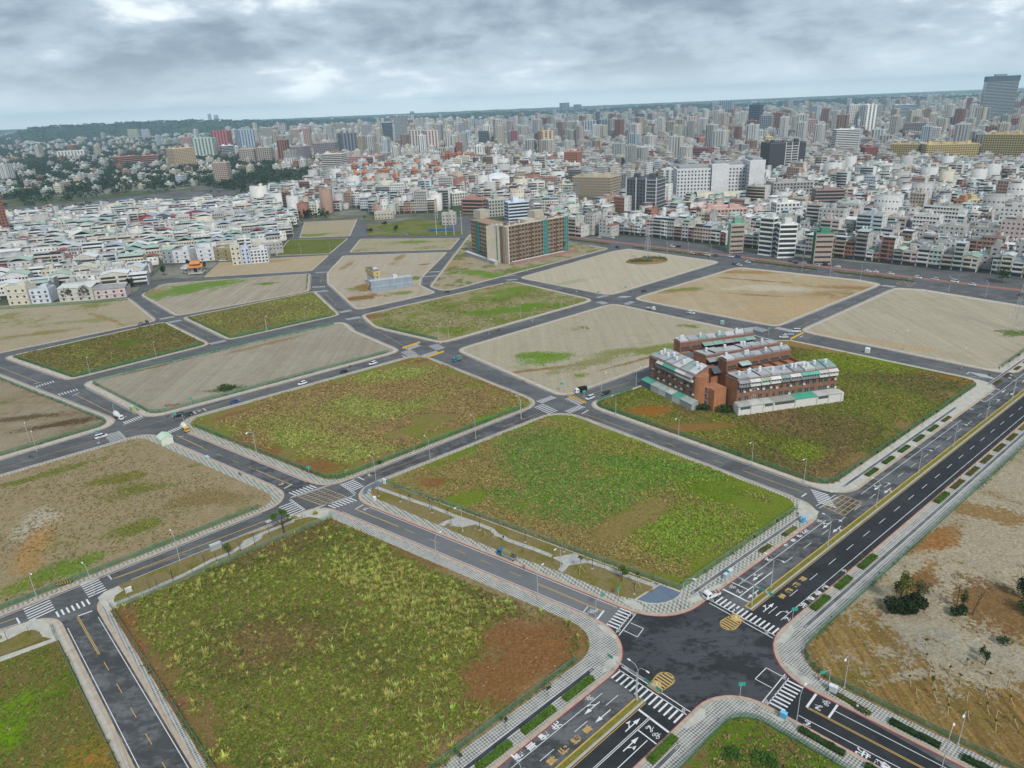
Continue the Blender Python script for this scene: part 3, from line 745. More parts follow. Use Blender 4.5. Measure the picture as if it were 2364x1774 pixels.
# ---- carriageways that differ from the base asphalt
def sheet(name, pts, mat, z, parent=None, label=None):
 mb = MB(); mb.poly(pts)
 o = mb.obj(name, mat, parent, (0, 0, z))
 return o
sheet("carriageway", [FNE(38, 0.5), FNE(420, 0.5), FNE(420, -8.3), FNE(38, -8.3)], A_DARK, 0.004, road0)
sheet("carriageway", [FNE(38, 10.6), FNE(420, 10.6), FNE(420, 0.5), FNE(38, 0.5)], A_PATCH, 0.004, road0)
sheet("carriageway", [FSW(-60, 0.5), FSW(27, 0.5), FSW(27, -8.3), FSW(-60, -8.3)], A_DARK, 0.004, road0)
sheet("carriageway", [FSW(-60, 10.6), FSW(27, 10.6), FSW(27, 0.5), FSW(-60, 0.5)], A_PATCH, 0.004, road0)
sheet("carriageway", [P(s) for s in ("c870,920", "c1500,1330", "d250,1210", "d300,860", "d230,600", "c1620,240", "c1050,370", "c830,500")], A_JUNC, 0.008, road0)
sheet("carriageway", [P(s) for s in ("d0,1100", "d300,900", "d1700,1700", "d1150,1750")], A_DARK, 0.006, road0)
sheet("carriageway", [P(s) for s in ("f600,990", "f900,880", "c1050,370", "c830,500")], A_GREY, 0.004, road0)
sheet("carriageway", [P(s) for s in ("a480,480", "a800,370", "a1600,1700", "a1080,1700")], A_WEAR, 0.004, road0)
sheet("carriageway", [P(s) for s in ("f0,690", "f330,860", "f650,750", "f0,540")], A_PATCH, 0.004, road0)
sheet("carriageway", [P(s) for s in ("f1080,720", "f870,690", "f2212,165", "g240,110", "g330,190", "g0,350")], A_WEAR, 0.005, road0)
# ================================================================== road markings (children of the road)
ZM = 0.016
def sub(mb, name, mat, parent=road0, z=ZM):
 if not mb.f: return None
 return mb.obj(name, mat, parent, (0, 0, z))
def rect(mb, a, b, w):
 d = (b - a).normalized(); n = Vector((-d.y, d.x)) * w / 2
 mb.poly([a - n, b - n, b + n, a + n])
red, pink = MB(), MB()
for nm, b in BLOCKS.items():
 for run in chains(b, b["red"], 0.12): strip(red, run, 0.24)
 w = MB()
 for i, k in enumerate(b["idx"]):
  if k in b["white"]:
   n = b["n"]
   ps = inset(b["pts"], [-0.55] * n)
   i2 = (i + 1) % n
   a, c = ps[i], ps[i2]
   d = (c - a).normalized()
   def tl(j):
    u = (ps[j - 1] - ps[j]).normalized(); v = (ps[(j + 1) % n] - ps[j]).normalized()
    an = math.acos(max(-1, min(1, u.dot(v))))
    return b["rad"][j] / math.tan(an / 2) if an < 3.0 and b["rad"][j] > 0.5 else 0.5
   a2, c2 = a + d * (tl(i) + 3), c - d * (tl(i2) + 3)
   if (c2 - a2).dot(d) > 2 and max(abs(a2.x), abs(c2.x)) < 900: rect(w, a2, c2, 0.16)
 sub(w, "edge_line", M_WHITE)
sub(red, "red_kerb_line", M_RED)
for nm in ("the bright green lot", "the tufted front lot", "the weedy middle lot", "the dry lot by the shed"):
 b = BLOCKS[nm]
 want = {"the bright green lot": (0,), "the tufted front lot": (1,), "the weedy middle lot": (0,), "the dry lot by the shed": (1,)}[nm]
 for run in chains(b, want, 0.16): strip(pink, run, 0.30)
sub(pink, "pink_gutter", M_PINK, z=0.012)
_stripe = {}
def stripe_mesh(l, w):
 k = (round(l, 1), round(w, 2))
 if k not in _stripe:
  m = MB(); m.poly([(-l / 2, -w / 2), (l / 2, -w / 2), (l / 2, w / 2), (-l / 2, w / 2)])
  _stripe[k] = m.data("stripe", M_WHITE)
 return _stripe[k]
def zebra(a, b, n, length, along=None, label=None, w=0.45, joined=False):
 """n stripes with centres from a to b; each stripe is `length` long in direction `along`"""
 a, b = P(a), P(b)
 d = (b - a)
 ang = along if along is not None else math.atan2(d.y, d.x) + math.pi / 2
 e = link("zebra_crossing", None, road0)
 if joined:
  m = MB()
  dv = Vector((math.cos(ang), math.sin(ang))) * length / 2
  for i in range(n):
   c = a + d * (i / (n - 1)); rect(m, c - dv, c + dv, w)
  m.obj("zebra_crossing", M_WHITE, road0, (0, 0, ZM)); bpy.data.objects.remove(e)
  return
 for i in range(n):
  c = a + d * (i / (n - 1))
  link("stripe", stripe_mesh(length, w), e, (c.x, c.y, ZM), ang)
def seg(*pts, w=0.15, mat=None, name="marking_line", z=ZM):
 m = MB()
 for i in range(0, len(pts), 2): rect(m, P(pts[i]), P(pts[i + 1]), w)
 return sub(m, name, mat or M_WHITE, z=z)
def dashes(a, b, dash=4.0, gap=6.0, w=0.15, mat=None, name="lane_dash", solid0=0.0, solid1=0.0, double=0.0):
 a, b = P(a), P(b)
 L = (b - a).length; d = (b - a) / L
 mat = mat or M_WHITE
 n = Vector((-d.y, d.x))
 for s0, s1 in ((0, solid0), (L - solid1, L)):
  if s1 - s0 > 1:
   m = MB()
   for o in ((-double, double) if double else (0,)): rect(m, a + d * s0 + n * o, a + d * s1 + n * o, w)
   sub(m, "centre_line", mat)
 s = solid0 + gap if solid0 else 0
 me = None
 ang = math.atan2(d.y, d.x)
 while s + dash < L - (solid1 + gap * 0.5 if solid1 else 0):
  c = a + d * (s + dash / 2)
  if me is None:
   m = MB(); m.poly([(-dash / 2, -w / 2), (dash / 2, -w / 2), (dash / 2, w / 2), (-dash / 2, w / 2)]); me = m.data(name, mat)
  link(name, me, road0, (c.x, c.y, ZM), ang)
  s += dash + gap
# --- the big crossroads
AXc = R(-38)
zebra("c918,900", "c1422,1255", 14, 3.3, A41 + R(1))
zebra("C1045,425", "C1885,895", 14, 3.2, A39)
zebra("c1000,386", "c893,514", 7, 3.6, R(-36.5))
zebra("D550,388", "D245,772", 9, 3.6, R(-43))
for p in (("c962,838", "c1518,1204"), ("c940,862", "c1488,1228"), ("C890,470", "C1850,1000"), ("C930,440", "C1880,962"), ("c1082,405", "c940,586"), ("c1045,396", "c918,562"), ("D405,240", "D40,690"), ("D462,298", "D125,716")):
 seg(*p, w=0.22)
seg("c1035,485", "c1140,530", "c1140,530", "c1090,598", "c1090,598", "c980,545", w=0.18)
seg("d130,848", "d255,915", "d40,938", "d130,848", "d40,938", "d175,1010", w=0.18)
seg("c820,385", "c765,455", "c1100,1185", "c1345,1370", "C1095,262", "C1500,465", "D875,535", "D730,738", w=0.5, name="stop_line")
seg("D1195,700", "D1060,895", w=0.45, name="stop_line"); seg("c695,345", "c650,402", w=0.22); seg("c1095,1350", "c1245,1465", "C1225,158", "C1475,270", w=0.28)
L0, L1 = 65.8, 400
seg(*[("w%f,%f" % tuple(FNE(68.3, 5.5))), ("w%f,%f" % tuple(FNE(84, 5.5)))], w=0.28)
seg("w%f,%f" % tuple(FNE(72.3, 8.45)), "w%f,%f" % tuple(FNE(118, 8.45)), "w%f,%f" % tuple(FNE(140.5, 8.45)), "w%f,%f" % tuple(FNE(222, 8.45)), "w%f,%f" % tuple(FNE(247, 8.45)), "w%f,%f" % tuple(FNE(L1, 8.45)), w=0.16, name="lane_line")
dashes("w%f,%f" % tuple(FNE(90, 5.4)), "w%f,%f" % tuple(FNE(320, 5.4)))
dashes("w%f,%f" % tuple(FNE(77.8, -3.1)), "w%f,%f" % tuple(FNE(330, -3.1)))
seg("w%f,%f" % tuple(FNE(67.9, -3.1)), "w%f,%f" % tuple(FNE(71.9, -3.1)), w=0.15)
seg("w%f,%f" % tuple(FNE(68, -6.45)), "w%f,%f" % tuple(FNE(L1, -6.45)), w=0.16, name="lane_line")
seg("w%f,%f" % tuple(FSW(-50, 8.5)), "w%f,%f" % tuple(FSW(18.5, 8.5)), w=0.15, name="lane_line")
dashes("w%f,%f" % tuple(FSW(20.5, 5.7)), "w%f,%f" % tuple(FSW(-40, 5.7)))
seg("w%f,%f" % tuple(FSW(-50, -2.75)), "w%f,%f" % tuple(FSW(20.5, -2.75)), "w%f,%f" % tuple(FSW(-50, -3.1)), "w%f,%f" % tuple(FSW(20.5, -3.1)), w=0.15, name="lane_line")
seg("w%f,%f" % tuple(FSW(-50, -6.1)), "w%f,%f" % tuple(FSW(15.6, -6.1)), w=0.18, name="lane_line")
seg("D742,732", "D2900,1862", "D735,748", "D2900,1882", w=0.16, mat=M_YELLOW, name="centre_line")
seg("D1150,790", "D2900,1690", "D610,860", "D2900,2050", w=0.16, name="lane_line")
seg("c290,166", "c812,388", "c288,174", "c808,394", w=0.15, mat=M_YELLOW, name="centre_line")
dashes("c150,108", "f1240,1128", mat=M_YELLOW); seg("f840,965", "f1190,1106", w=0.3, mat=M_YELLOW, name="centre_line")
seg("f838,968", "f905,930", w=0.35, name="stop_line")
for a, b, n, l, an in (("q318,342", "q520,270", 7, 3.6, -36), ("q705,466", "q908,395", 7, 3.6, -36), ("q857,230", "q948,290", 6, 5.4, 40), ("q262,446", "q362,522", 6, 5.4, 40)):
 zebra(a, b, n, l, R(an))
seg("q295,382", "q690,256", "q300,374", "q660,258", "q780,245", "q930,350", "q800,240", "q940,336", "q930,352", "q522,490", "q905,372", "q540,478", "q285,400", "q432,502", "q300,392", "q440,494", w=0.2)
ye = MB()
c4 = [P(s) for s in ("q622,284", "q845,370", "q602,452", "q372,366")]
for i in range(4): rect(ye, c4[i], c4[(i + 1) % 4], 0.24)
for k in range(1, 7):
 f = k / 7
 rect(ye, c4[0].lerp(c4[1], f), c4[3].lerp(c4[2], f), 0.18)
for k in range(1, 4):
 f = k / 4
 rect(ye, c4[0].lerp(c4[3], f), c4[1].lerp(c4[2], f), 0.18)
sub(ye, "yellow_box", M_PINK if False else paint("dull_yellow", (0.50, 0.36, 0.19)))
seg("q235,290", "q316,246", "q960,178", "q1018,206", "f1060,700", "f1062,701", w=0.4, name="stop_line")
seg("f40,650", "f322,768", w=0.28, mat=M_YELLOW, name="centre_line")
dashes("f30,645", "e1590,455", mat=M_YELLOW); seg("e1430,372", "e1640,470", w=0.3, mat=M_YELLOW, name="centre_line")
dashes("f900,725", "g330,178", mat=M_YELLOW, solid0=32, solid1=22)
seg("a895,138", "a1500,-75", "a895,138", "a870,95", w=0.16, mat=M_YELLOW, name="centre_line")
seg("e900,1535", "e2212,1035", w=0.28, mat=M_YELLOW, name="centre_line"); seg("e870,1495", "e902,1538", w=0.45, name="stop_line")
zebra("a720,150", "a788,245", 7, 4.6, R(44)); zebra("a285,312", "a340,420", 7, 6.2, R(46)); zebra("a465,415", "a712,315", 7, 3.0, R(-47))
seg("a628,430", "a745,388", "a132,440", "a160,490", w=0.4, name="stop_line")
seg("a622,438", "a795,740", "a634,434", "a808,738", w=0.16, mat=M_YELLOW, name="centre_line")
dashes("a840,800", "a1420,1800", mat=M_YELLOW); seg("a0,492", "a140,440", w=0.25, mat=M_YELLOW, name="centre_line")
for a, b, n, l, an in (("t245,240", "t405,178", 8, 3.0, -42), ("t640,345", "t780,290", 7, 3.0, -42), ("t120,345", "t185,410", 7, 6.0, 40), ("e480,40", "e620,0", 7, 3.0, -45)):
 zebra(a, b, n, l, R(an))
seg("t225,262", "t440,190", "t175,320", "t250,384", "t545,376", "t780,282", w=0.2); seg("t915,130", "t940,150", "t1010,98", "t1040,120", w=0.4, name="stop_line")
seg("i600,1225", "i985,1420", w=0.25, mat=M_YELLOW, name="centre_line"); seg("i0,1010", "i310,1130", w=0.25, mat=M_YELLOW, name="centre_line"); seg("i585,1240", "i640,1215", "i270,1145", "i330,1128", "i985,1420", "i1025,1405", w=0.4, name="stop_line")
dashes("i1560,1370", "j1200,905", mat=M_YELLOW, solid0=20); dashes("e0,640", "e740,420", mat=M_YELLOW, solid0=130, solid1=0)
for a, b, n, l, an, jn in (("i300,1165", "i430,1125", 7, 3.0, -45, 0), ("i1300,620", "i1400,600", 7, 4, -45, 1), ("i1355,650", "i1455,630", 7, 4, -45, 1), ("i1705,820", "i1815,795", 7, 4, -45, 1), ("j720,565", "j800,550", 7, 4, -50, 1), ("j775,622", "j875,605", 7, 4.5, -50, 1), ("j520,400", "j610,390", 7, 4.5, -50, 1), ("j500,362", "j590,357", 7, 4, -70, 1), ("j525,245", "j610,240", 7, 4, 70, 1), ("j1450,240", "j1520,235", 6, 4, 60, 1), ("j1400,278", "j1490,270", 6, 4, 60, 1),
      ("j1260,862", "j1350,830", 8, 4.0, -47, 0), ("j1400,915", "j1500,885", 8, 4.0, -47, 0), ("j1250,880", "j1310,915", 7, 6, 40, 0), ("j1470,830", "j1530,860", 7, 6, 40, 0),
      ("k300,1290", "k410,1250", 8, 3.6, -47, 0), ("k300,1320", "k405,1372", 7, 5.5, 38, 0), ("k530,1370", "k640,1325", 8, 3.6, -47, 0), ("k545,1255", "k640,1300", 7, 5.5, 38, 0),
      ("k2030,690", "k2120,715", 6, 6, 35, 1), ("l215,690", "l330,715", 9, 4, 33, 0), ("l50,755", "l180,790", 9, 4, -50, 0), ("l1840,1060", "l1925,1095", 5, 7, -42, 1), ("h560,830", "h620,930", 7, 5.6, -42, 0), ("k770,445", "k840,430", 6, 4, -47, 1), ("k950,440", "k1020,440", 6, 5, 35, 1), ("k780,480", "k830,495", 6, 5, 35, 1), ("k1000,500", "k1050,480", 6, 4, -47, 1), ("k30,275", "k100,265", 6, 4, 35, 1), ("k40,305", "k110,300", 6, 4, -45, 1), ("l1070,348", "l1165,360", 8, 4, 30, 1)):
 zebra(a, b, n, l, R(an), joined=bool(jn))
for a, b, s0, s1 in (("j1530,830", "k700,505", 18, 10), ("k250,1150", "j1560,900", 22, 0), ("k650,1380", "h430,830", 26, 22), ("k620,1255", "k1130,1100", 30, 0), ("k1060,500", "k2000,705", 16, 12), ("k1080,430", "k1830,205", 16, 0), ("l290,730", "l1080,370", 26, 8), ("l420,770", "l1770,1060", 0, 18), ("i700,1100", "i1640,850", 12, 12), ("i1460,655", "i1730,795", 28, 0), ("i1230,545", "i1310,590", 12, 0), ("j600,415", "j730,550", 26, 0), ("j870,630", "j1230,835", 80, 0), ("j1540,235", "j1640,75", 16, 10), ("j1450,305", "j1500,380", 14, 0), ("j560,330", "j590,160", 14, 10), ("j640,210", "j740,110", 16, 10), ("k180,300", "k740,445", 10, 10)):
 dashes(a, b, mat=M_YELLOW, w=0.2, solid0=s0, solid1=s1)
seg("k640,1385", "k695,1355", "l400,768", "l425,755", "l1750,1062", "l1775,1047", "h415,865", "h455,838", "j1220,915", "j1250,930", "j1520,820", "j1550,805", w=0.45, name="stop_line")
seg("h530,940", "h690,850", "h555,958", "h710,866", "l1780,1080", "l1890,1100", w=0.2)
yb = MB()
c4 = [P(s) for s in ("h740,852", "h902,910", "h760,1016", "h592,948")]
for i in range(4): rect(yb, c4[i], c4[(i + 1) % 4], 0.22)
for k in (1, 2, 3):
 f = k / 4
 rect(yb, c4[0].lerp(c4[1], f), c4[3].lerp(c4[2], f), 0.2); rect(yb, c4[0].lerp(c4[3], f), c4[1].lerp(c4[2], f), 0.2)
sub(yb, "yellow_box", M_YELLOW)
yb = MB()
c4 = [P(s) for s in ("J1040,540", "J1160,565", "J1095,598", "J965,570")]
for i in range(4): rect(yb, c4[i], c4[(i + 1) % 4], 0.3)
rect(yb, c4[0], c4[2], 0.3); rect(yb, c4[1], c4[3], 0.3)
sub(yb, "yellow_box", paint("faded_yellow", (0.5, 0.36, 0.2)))
# ---- arrows, lettering, cycle symbols
def shape(polys, at, ang, sx, sy, mat, name):
 m = MB(); c, s = math.cos(ang), math.sin(ang)
 for pl in polys:
  m.poly([(x * sx, y * sy) for x, y in pl])
 return m.obj(name, mat, road0, (at.x, at.y, ZM), ang)
STR = [[(-2.5, -.12), (0.6, -.12), (0.6, .12), (-2.5, .12)], [(0.6, -.5), (2.5, 0), (0.6, .5)]]
LEFT = [[(-0.9, .1), (-0.2, .75), (-0.2, .98), (-1.1, .3), (-1.35, .12), (-1.2, .1)], [(-0.5, .5), (0.45, 1.05), (-0.75, 1.35)]]
RIGHT = [[(x, -y) for x, y in q] for q in LEFT]
TURNR = [[(-2.0, -.13), (0.2, -.13), (0.2, .13), (-2.0, .13)], [(0.2, -.13), (0.75, -.5), (1.0, -.3), (0.2, .13)], [(0.75, -.5), (1.1, -1.0), (1.35, -.9), (1.0, -.3)], [(0.75, -.75), (1.1, -1.7), (1.9, -.75)]]
def arrow(pt, ang, polys, s=1.0):
 shape(polys, P(pt), ang, s, s, M_WHITE, "lane_arrow")
arrow("A1345,750", A41 + math.pi, STR + RIGHT); arrow("A1510,870", A41 + math.pi, STR)
arrow("A1960,1000", A41, STR + LEFT); arrow("A1930,1290", A41, STR + RIGHT)
arrow("B320,470", A39 + math.pi, STR + RIGHT); arrow("B250,730", A39 + math.pi, STR + LEFT)
arrow("B485,930", A39, STR + LEFT); arrow("B660,1000", A39, TURNR)
for q in ("h1030,790", "h620,1095"): arrow(q, A39 + math.pi, STR + RIGHT, 1.0)
for q in ("h1110,815", "h700,1128"): arrow(q, A39 + math.pi, STR + LEFT, 1.0)
for q in ("l2050,1200", "l2120,1220"): arrow(q, A39 + math.pi, STR, 1.0)
def ring(cx, cy, r, w, n=10):
 out = []
 for i in range(n):
  a, b = 2 * math.pi * i / n, 2 * math.pi * (i + 1) / n
  out.append([(cx + (r - w) * math.cos(a), cy + (r - w) * math.sin(a)), (cx + r * math.cos(a), cy + r * math.sin(a)), (cx + r * math.cos(b), cy + r * math.sin(b)), (cx + (r - w) * math.cos(b), cy + (r - w) * math.sin(b))])
 return out
def ln(a, b, w):
 a, b = Vector(a), Vector(b); d = (b - a).normalized(); n = Vector((-d.y, d.x)) * w / 2
 return [tuple(a - n), tuple(b - n), tuple(b + n), tuple(a + n)]
BIKE = ring(-.5, 0, .36, .11) + ring(.5, 0, .36, .11) + [ln((-.5, 0), (-.2, .5), .1), ln((-.2, .5), (.35, .5), .1), ln((.5, 0), (.3, .75), .1), ln((-.05, 0), (.35, .5), .1), ln((-.5, 0), (-.05, 0), .1), ln((.3, .75), (.5, .78), .1), ln((-.35, .6), (-.1, .6), .1)]
SCOOT = ring(-.62, 0, .27, .11, 8) + ring(.62, 0, .27, .11, 8) + [[(-.75, .28), (-.1, .28), (0, .1), (.35, .12), (.3, .22), (.02, .45), (-.7, .5)], ln((.55, 0), (.36, .75), .13), ln((.2, .78), (.45, .72), .1), ln((-.8, .5), (-.2, .55), .12)]
def icon(pt, ang, polys, sx=0.95, sy=1.4):
 """upright of the symbol points along the driving direction ang"""
 shape([[(y, -x) for x, y in p] for p in polys], P(pt), ang, sy, sx, M_WHITE, "cycle_symbol")
for pt, an, k in (("A1315,590", A41 + math.pi, 0), ("B475,200", A39 + math.pi, 1), ("B760,1110", A39, 1), ("B1630,385", A39, 0), ("B50,680", A39 + math.pi, 1), ("C1250,225", A39 + math.pi, 0), ("c1185,1345", A41, 1), ("c1240,1398", A41, 0),
    ("D1040,680", R(137), 0), ("D930,750", R(137), 1), ("D715,975", R(-43), 1), ("c715,390", R(-37), 0), ("c745,378", R(-37), 1), ("h150,1365", A39 + math.pi, 1), ("h560,1058", A39 + math.pi, 0), ("h430,1150", A39 + math.pi, 1), ("l2000,1185", A39 + math.pi, 1), ("l1950,1225", A39 + math.pi, 0), ("l1880,1280", A39 + math.pi, 1), ("l1790,1345", A39 + math.pi, 0), ("q205,243", R(-37), 1), ("q1038,492", R(143), 1), ("q1075,152", R(220), 1), ("t800,375", R(137), 1), ("t980,120", R(220), 1), ("e1860,1365" if 0 else "e790,432", R(40), 1)):
 icon(pt, an, SCOOT if k else BIKE)
for pt, an in (("c1060,412", R(-36)), ("c940,545", R(144)), ("c1470,1195", R(140)), ("D400,290", R(140)), ("D110,650", R(-40)), ("d140,570", R(140)), ("c1690,300", R(-40))):
 icon(pt, an, BIKE, 0.75, 0.9)
def glyph(ch, pt, ang, size, mat, stretch=1.5):
 cu = bpy.data.curves.new("road_lettering", "FONT")
 cu.body = ch; cu.size = size; cu.align_x = "CENTER"; cu.align_y = "CENTER"; cu.offset = 0.022 * size
 tmp = bpy.data.objects.new("t", cu); COL.objects.link(tmp)
 dg = bpy.context.evaluated_depsgraph_get(); dg.update()
 me = bpy.data.meshes.new_from_object(tmp.evaluated_get(dg))
 bpy.data.objects.remove(tmp)
 me.materials.clear(); me.materials.append(mat)
 p = P(pt)
 o = link("road_lettering", me, road0, (p.x, p.y, ZM), ang - math.pi / 2)
 o.scale = (1, stretch, 1)
 return o
for ch, pt in (("先", "A815,1005"), ("優", "A625,1155"), ("車", "A440,1312"), ("慢", "A255,1468")): glyph(ch, pt, A41 + math.pi, 1.85, M_WHITE, 1.25)
for ch, pt in (("車", "A1285,1060"), ("機", "A1110,1215"), ("行", "A930,1372"), ("禁", "A750,1530")): glyph(ch, pt, A41 + math.pi, 1.75, M_YELLOW, 1.3)
for ch, pt in (("車", "B680,765"), ("機", "B785,680"), ("行", "B893,590"), ("禁", "B995,505")): glyph(ch, pt, A39, 1.75, M_YELLOW, 1.3)
for ch, pt in (("先", "B1005,900"), ("優", "B1118,808"), ("車", "B1222,718"), ("慢", "B1325,632")): glyph(ch, pt, A39, 1.9, M_WHITE, 1.2)
for ch, pt in (("先", "D1560,1425"), ("優", "D1850,1595")): glyph(ch, pt, R(-43), 1.9, M_WHITE, 1.5)
for ch, pt in (("慢", "h290,1250"), ("車", "h350,1215"), ("優", "h400,1178"), ("先", "h455,1140")): glyph(ch, pt, A39 + math.pi, 1.5, M_WHITE, 1.2)
for ch, pt in (("30", "e2165,1065"), ("慢", "q100,596")): glyph(ch, pt, R(44), 1.6, M_WHITE, 1.3)
# ---- yellow striped refuge markings with rubber bollards at the crossroads
M_YEL2 = paint("refuge_yellow", (0.52, 0.35, 0.11), 0.45)
def refuge(pt, ang, L=6.6, Wd=4.2):
 p = P(pt)
 m = MB()
 out = [(L / 2 - Wd / 2 + Wd / 2 * math.cos(a), Wd / 2 * math.sin(a)) for a in np.linspace(-math.pi / 2, math.pi / 2, 13)] + [(-L / 2, Wd / 2 * .8), (-L / 2, -Wd / 2 * .8)]
 inn = [(x * 0.93, y * 0.86) for x, y in out]
 for i in range(len(out)):
  j = (i + 1) % len(out)
  m.poly([out[i], out[j], inn[j], inn[i]])
 for k in range(7):
  x = -L / 2 + 0.5 + k * 0.85
  h = Wd / 2 * 0.86
  if x > L / 2 - Wd / 2: h = math.sqrt(max(0.05, (Wd / 2 * .9) ** 2 - (x - L / 2 + Wd / 2) ** 2))
  m.poly([(x, -h), (x + 0.42, -h), (x + 0.42, h), (x, h)])
 m.obj("refuge_marking", M_YEL2, road0, (p.x, p.y, ZM), ang)
 return p
refuge("c1290,960", A41); refuge("c1850,480", A39 + math.pi)
# ================================================================== avenue strips: median, cycle path, beds
M_GRASSY = lot_mat("median_grass", [(0.16, 0.15, 0.04), (0.21, 0.19, 0.055), (0.13, 0.13, 0.03)], (GREEN, (0.19, 0.19, 0.04)), 0.55, 0.2, grain=0.35)
M_BED = lot_mat("planting_bed", [(0.15, 0.13, 0.05), (0.10, 0.11, 0.03)], (GREEN, OLIVE), 0.5, 0.3, grain=0.4)
M_BIKE = asphalt("cycle_path", (0.17, 0.165, 0.165), 0.45, 0.4, 0.6, R(39))
M_BIKED = asphalt("cycle_path_dark", (0.055, 0.06, 0.07), 0.4, 0.4, 0.6, R(41))
M_KY = concrete("yellow_kerb", (0.52, 0.36, 0.12)); M_KG = concrete("grey_kerb", (0.42, 0.40, 0.34))
def median(fr, s0, s1, label):
 m = MB(); r = lambda pts: [fr(*q) for q in pts]
 m.prism(r([(s0, 0.45), (s1, 0.45), (s1, 2.45), (s0, 2.45)]), 0.0, 0.2, m=0)
 o = m.obj("median_strip", [M_KG])
 tag(o, label, "median", kind="structure")
 m = MB(); m.poly(r([(s0 + .3, 0.95), (s1, 0.95), (s1, 2.15), (s0 + .3, 2.15)])); m.obj("grass_top", M_GRASSY, o, (0, 0, 0.21))
 m = MB(); m.prism(r([(s0, 2.15), (s1, 2.15), (s1, 2.47), (s0, 2.47)]), 0.0, 0.225, m=0); m.obj("yellow_kerb", M_KY, o)
 m = MB(); rect(m, fr(s0, 0.15), fr(s1, 0.15), 0.16); m.obj("yellow_line", M_YELLOW, o, (0, 0, ZM))
 return o
median(FNE, 65.8, 420, "grass topped median along the avenue beyond the crossroads")
median(FSW, -60, 23.2, "grass topped median on the near side of the crossroads")
def path_strip(fr, s0, s1, a, b, mat, parent, z=0.164, edge=True):
 m = MB(); m.poly([fr(s0, a), fr(s1, a), fr(s1, b), fr(s0, b)])
 o = m.obj("cycle_path", mat, parent, (0, 0, z))
 if edge:
  m = MB(); rect(m, fr(s0, a), fr(s1, a), 0.13); rect(m, fr(s0, b), fr(s1, b), 0.13)
  m.obj("white_edge", M_WHITE, parent, (0, 0, z + 0.004))
  m = MB()
  for q in ring(-.25, 0, .2, .06, 8) + ring(.25, 0, .2, .06, 8): m.poly(q)
  c = fr(s1 - 0.8 if s0 < 0 else s0 + 0.8, (a + b) / 2)
  m.obj("cycle_symbol", M_WHITE, parent, (c.x, c.y, z + 0.006), fr.a)
bo = {k: v["o"] for k, v in BLOCKS.items()}
path_strip(FSW, -60, 22.5, 14.1, 15.2, M_BIKED, bo["the tufted front lot"])
path_strip(FSW, -60, 19, -10.9, -11.9, M_BIKE, bo["the small lot at the bottom"])
path_strip(FNE, 60, 114.5, 13.9, 15.1, M_BIKE, bo["the bright green lot"])
path_strip(FNE, 141, 233, 13.9, 15.0, M_BIKE, bo["the lot of the brick flats"])
path_strip(FNE, 268, 400, 13.9, 15.0, M_BIKE, bo["the wide tan lot at the right"])
path_strip(FNE, 69.5, 400, -11.2, -12.3, M_BIKE, bo["the field at the right"])
def patch_sheet(parent, pts, mat, z=0.162, name="paved_patch"):
 m = MB(); m.poly([P(s) for s in pts]); m.obj(name, mat, parent, (0, 0, z))
patch_sheet(bo["the tufted front lot"], ("c805,890", "c830,800", "c900,755", "c940,760", "c940,800", "c860,880"), M_PALEC)
patch_sheet(bo["the tufted front lot"], ("c765,505", "c790,500", "c850,530", "c915,590", "c915,625", "c830,575"), M_PALEC)
patch_sheet(bo["the bright green lot"], ("c950,300", "c1040,300", "c1110,330", "c1140,375", "c1110,385", "c1000,345"), M_PALEC)
patch_sheet(bo["the bright green lot"], ("c1490,300", "c1540,330", "c1690,270", "c1800,160", "c1700,190"), M_PALEC)
patch_sheet(bo["the field at the right"], ("d200,650", "d330,500", "d360,560", "d270,650"), M_PALEC)
patch_sheet(bo["the field at the right"], ("d260,800", "d340,840", "d520,970", "d450,990", "d350,900"), M_PALEC)
patch_sheet(bo["the small lot at the bottom"], ("c1450,1330", "c1600,1180", "c1640,1180", "c1640,1250", "c1500,1345"), M_PALEC)
patch_sheet(bo["the small lot at the bottom"], ("c1990,1150", "d0,1160", "d280,1270", "d260,1290"), M_PALEC)
for nm, pts in (("the bright green lot", ("h400,900", "h555,990", "h530,1040", "h430,1070", "h380,1000")), ("the lot of the brick flats", ("h560,800", "h690,770", "h850,790", "h760,830", "h650,835"))):
 patch_sheet(bo[nm], pts, M_PALEC)
# ================================================================== small things of the street
t = NT("coloured_surface", 0.75, 0.25)
M_COL = t.done(t.mul(t.attr(), t.lin(t.noise(1.3, 6, 0.65), 0.25, 0.75, 0.82, 1.1)))
t = NT("car_paint", 0.35, 0.5)
M_CARP = t.done(t.attr())
def paintmat(name, c, rough=0.35):
 t = NT(name, rough, 0.5); return t.done(c)
M_GLASS = paintmat("dark_glass", (0.02, 0.026, 0.032), 0.12)
M_RUBBER = plain("rubber", (0.02, 0.02, 0.02), 0.9)
M_STEEL = plain("galvanised_steel", (0.42, 0.44, 0.45), 0.5, 0.4, 0.0, 0.1)
M_LAMPW = plain("lamp_head_white", (0.75, 0.76, 0.76), 0.4, 0.4, 0.0, 0.05)
M_BLACKM = plain("black_metal", (0.03, 0.032, 0.035), 0.5)
M_TEAL = plain("teal_sign", (0.03, 0.32, 0.25), 0.5, 0.4, 0, 0.1)
M_YPLA = plain("yellow_plastic", (0.62, 0.40, 0.05), 0.6, 0.3, 0, 0.2)
M_BARK = plain("bark", (0.10, 0.075, 0.055), 0.95, 0.1, 0, 0.4, 6)
M_TWIG = plain("pale_bark", (0.20, 0.155, 0.12), 0.95, 0.1, 0, 0.3, 6)
M_STAKE = plain("pale_stake", (0.48, 0.37, 0.20), 0.9, 0.1, 0, 0.2, 4)
t = NT("leaves", 0.75, 0.2)
tr = t.n.new("ShaderNodeBsdfTranslucent"); ms = t.n.new("ShaderNodeMixShader")
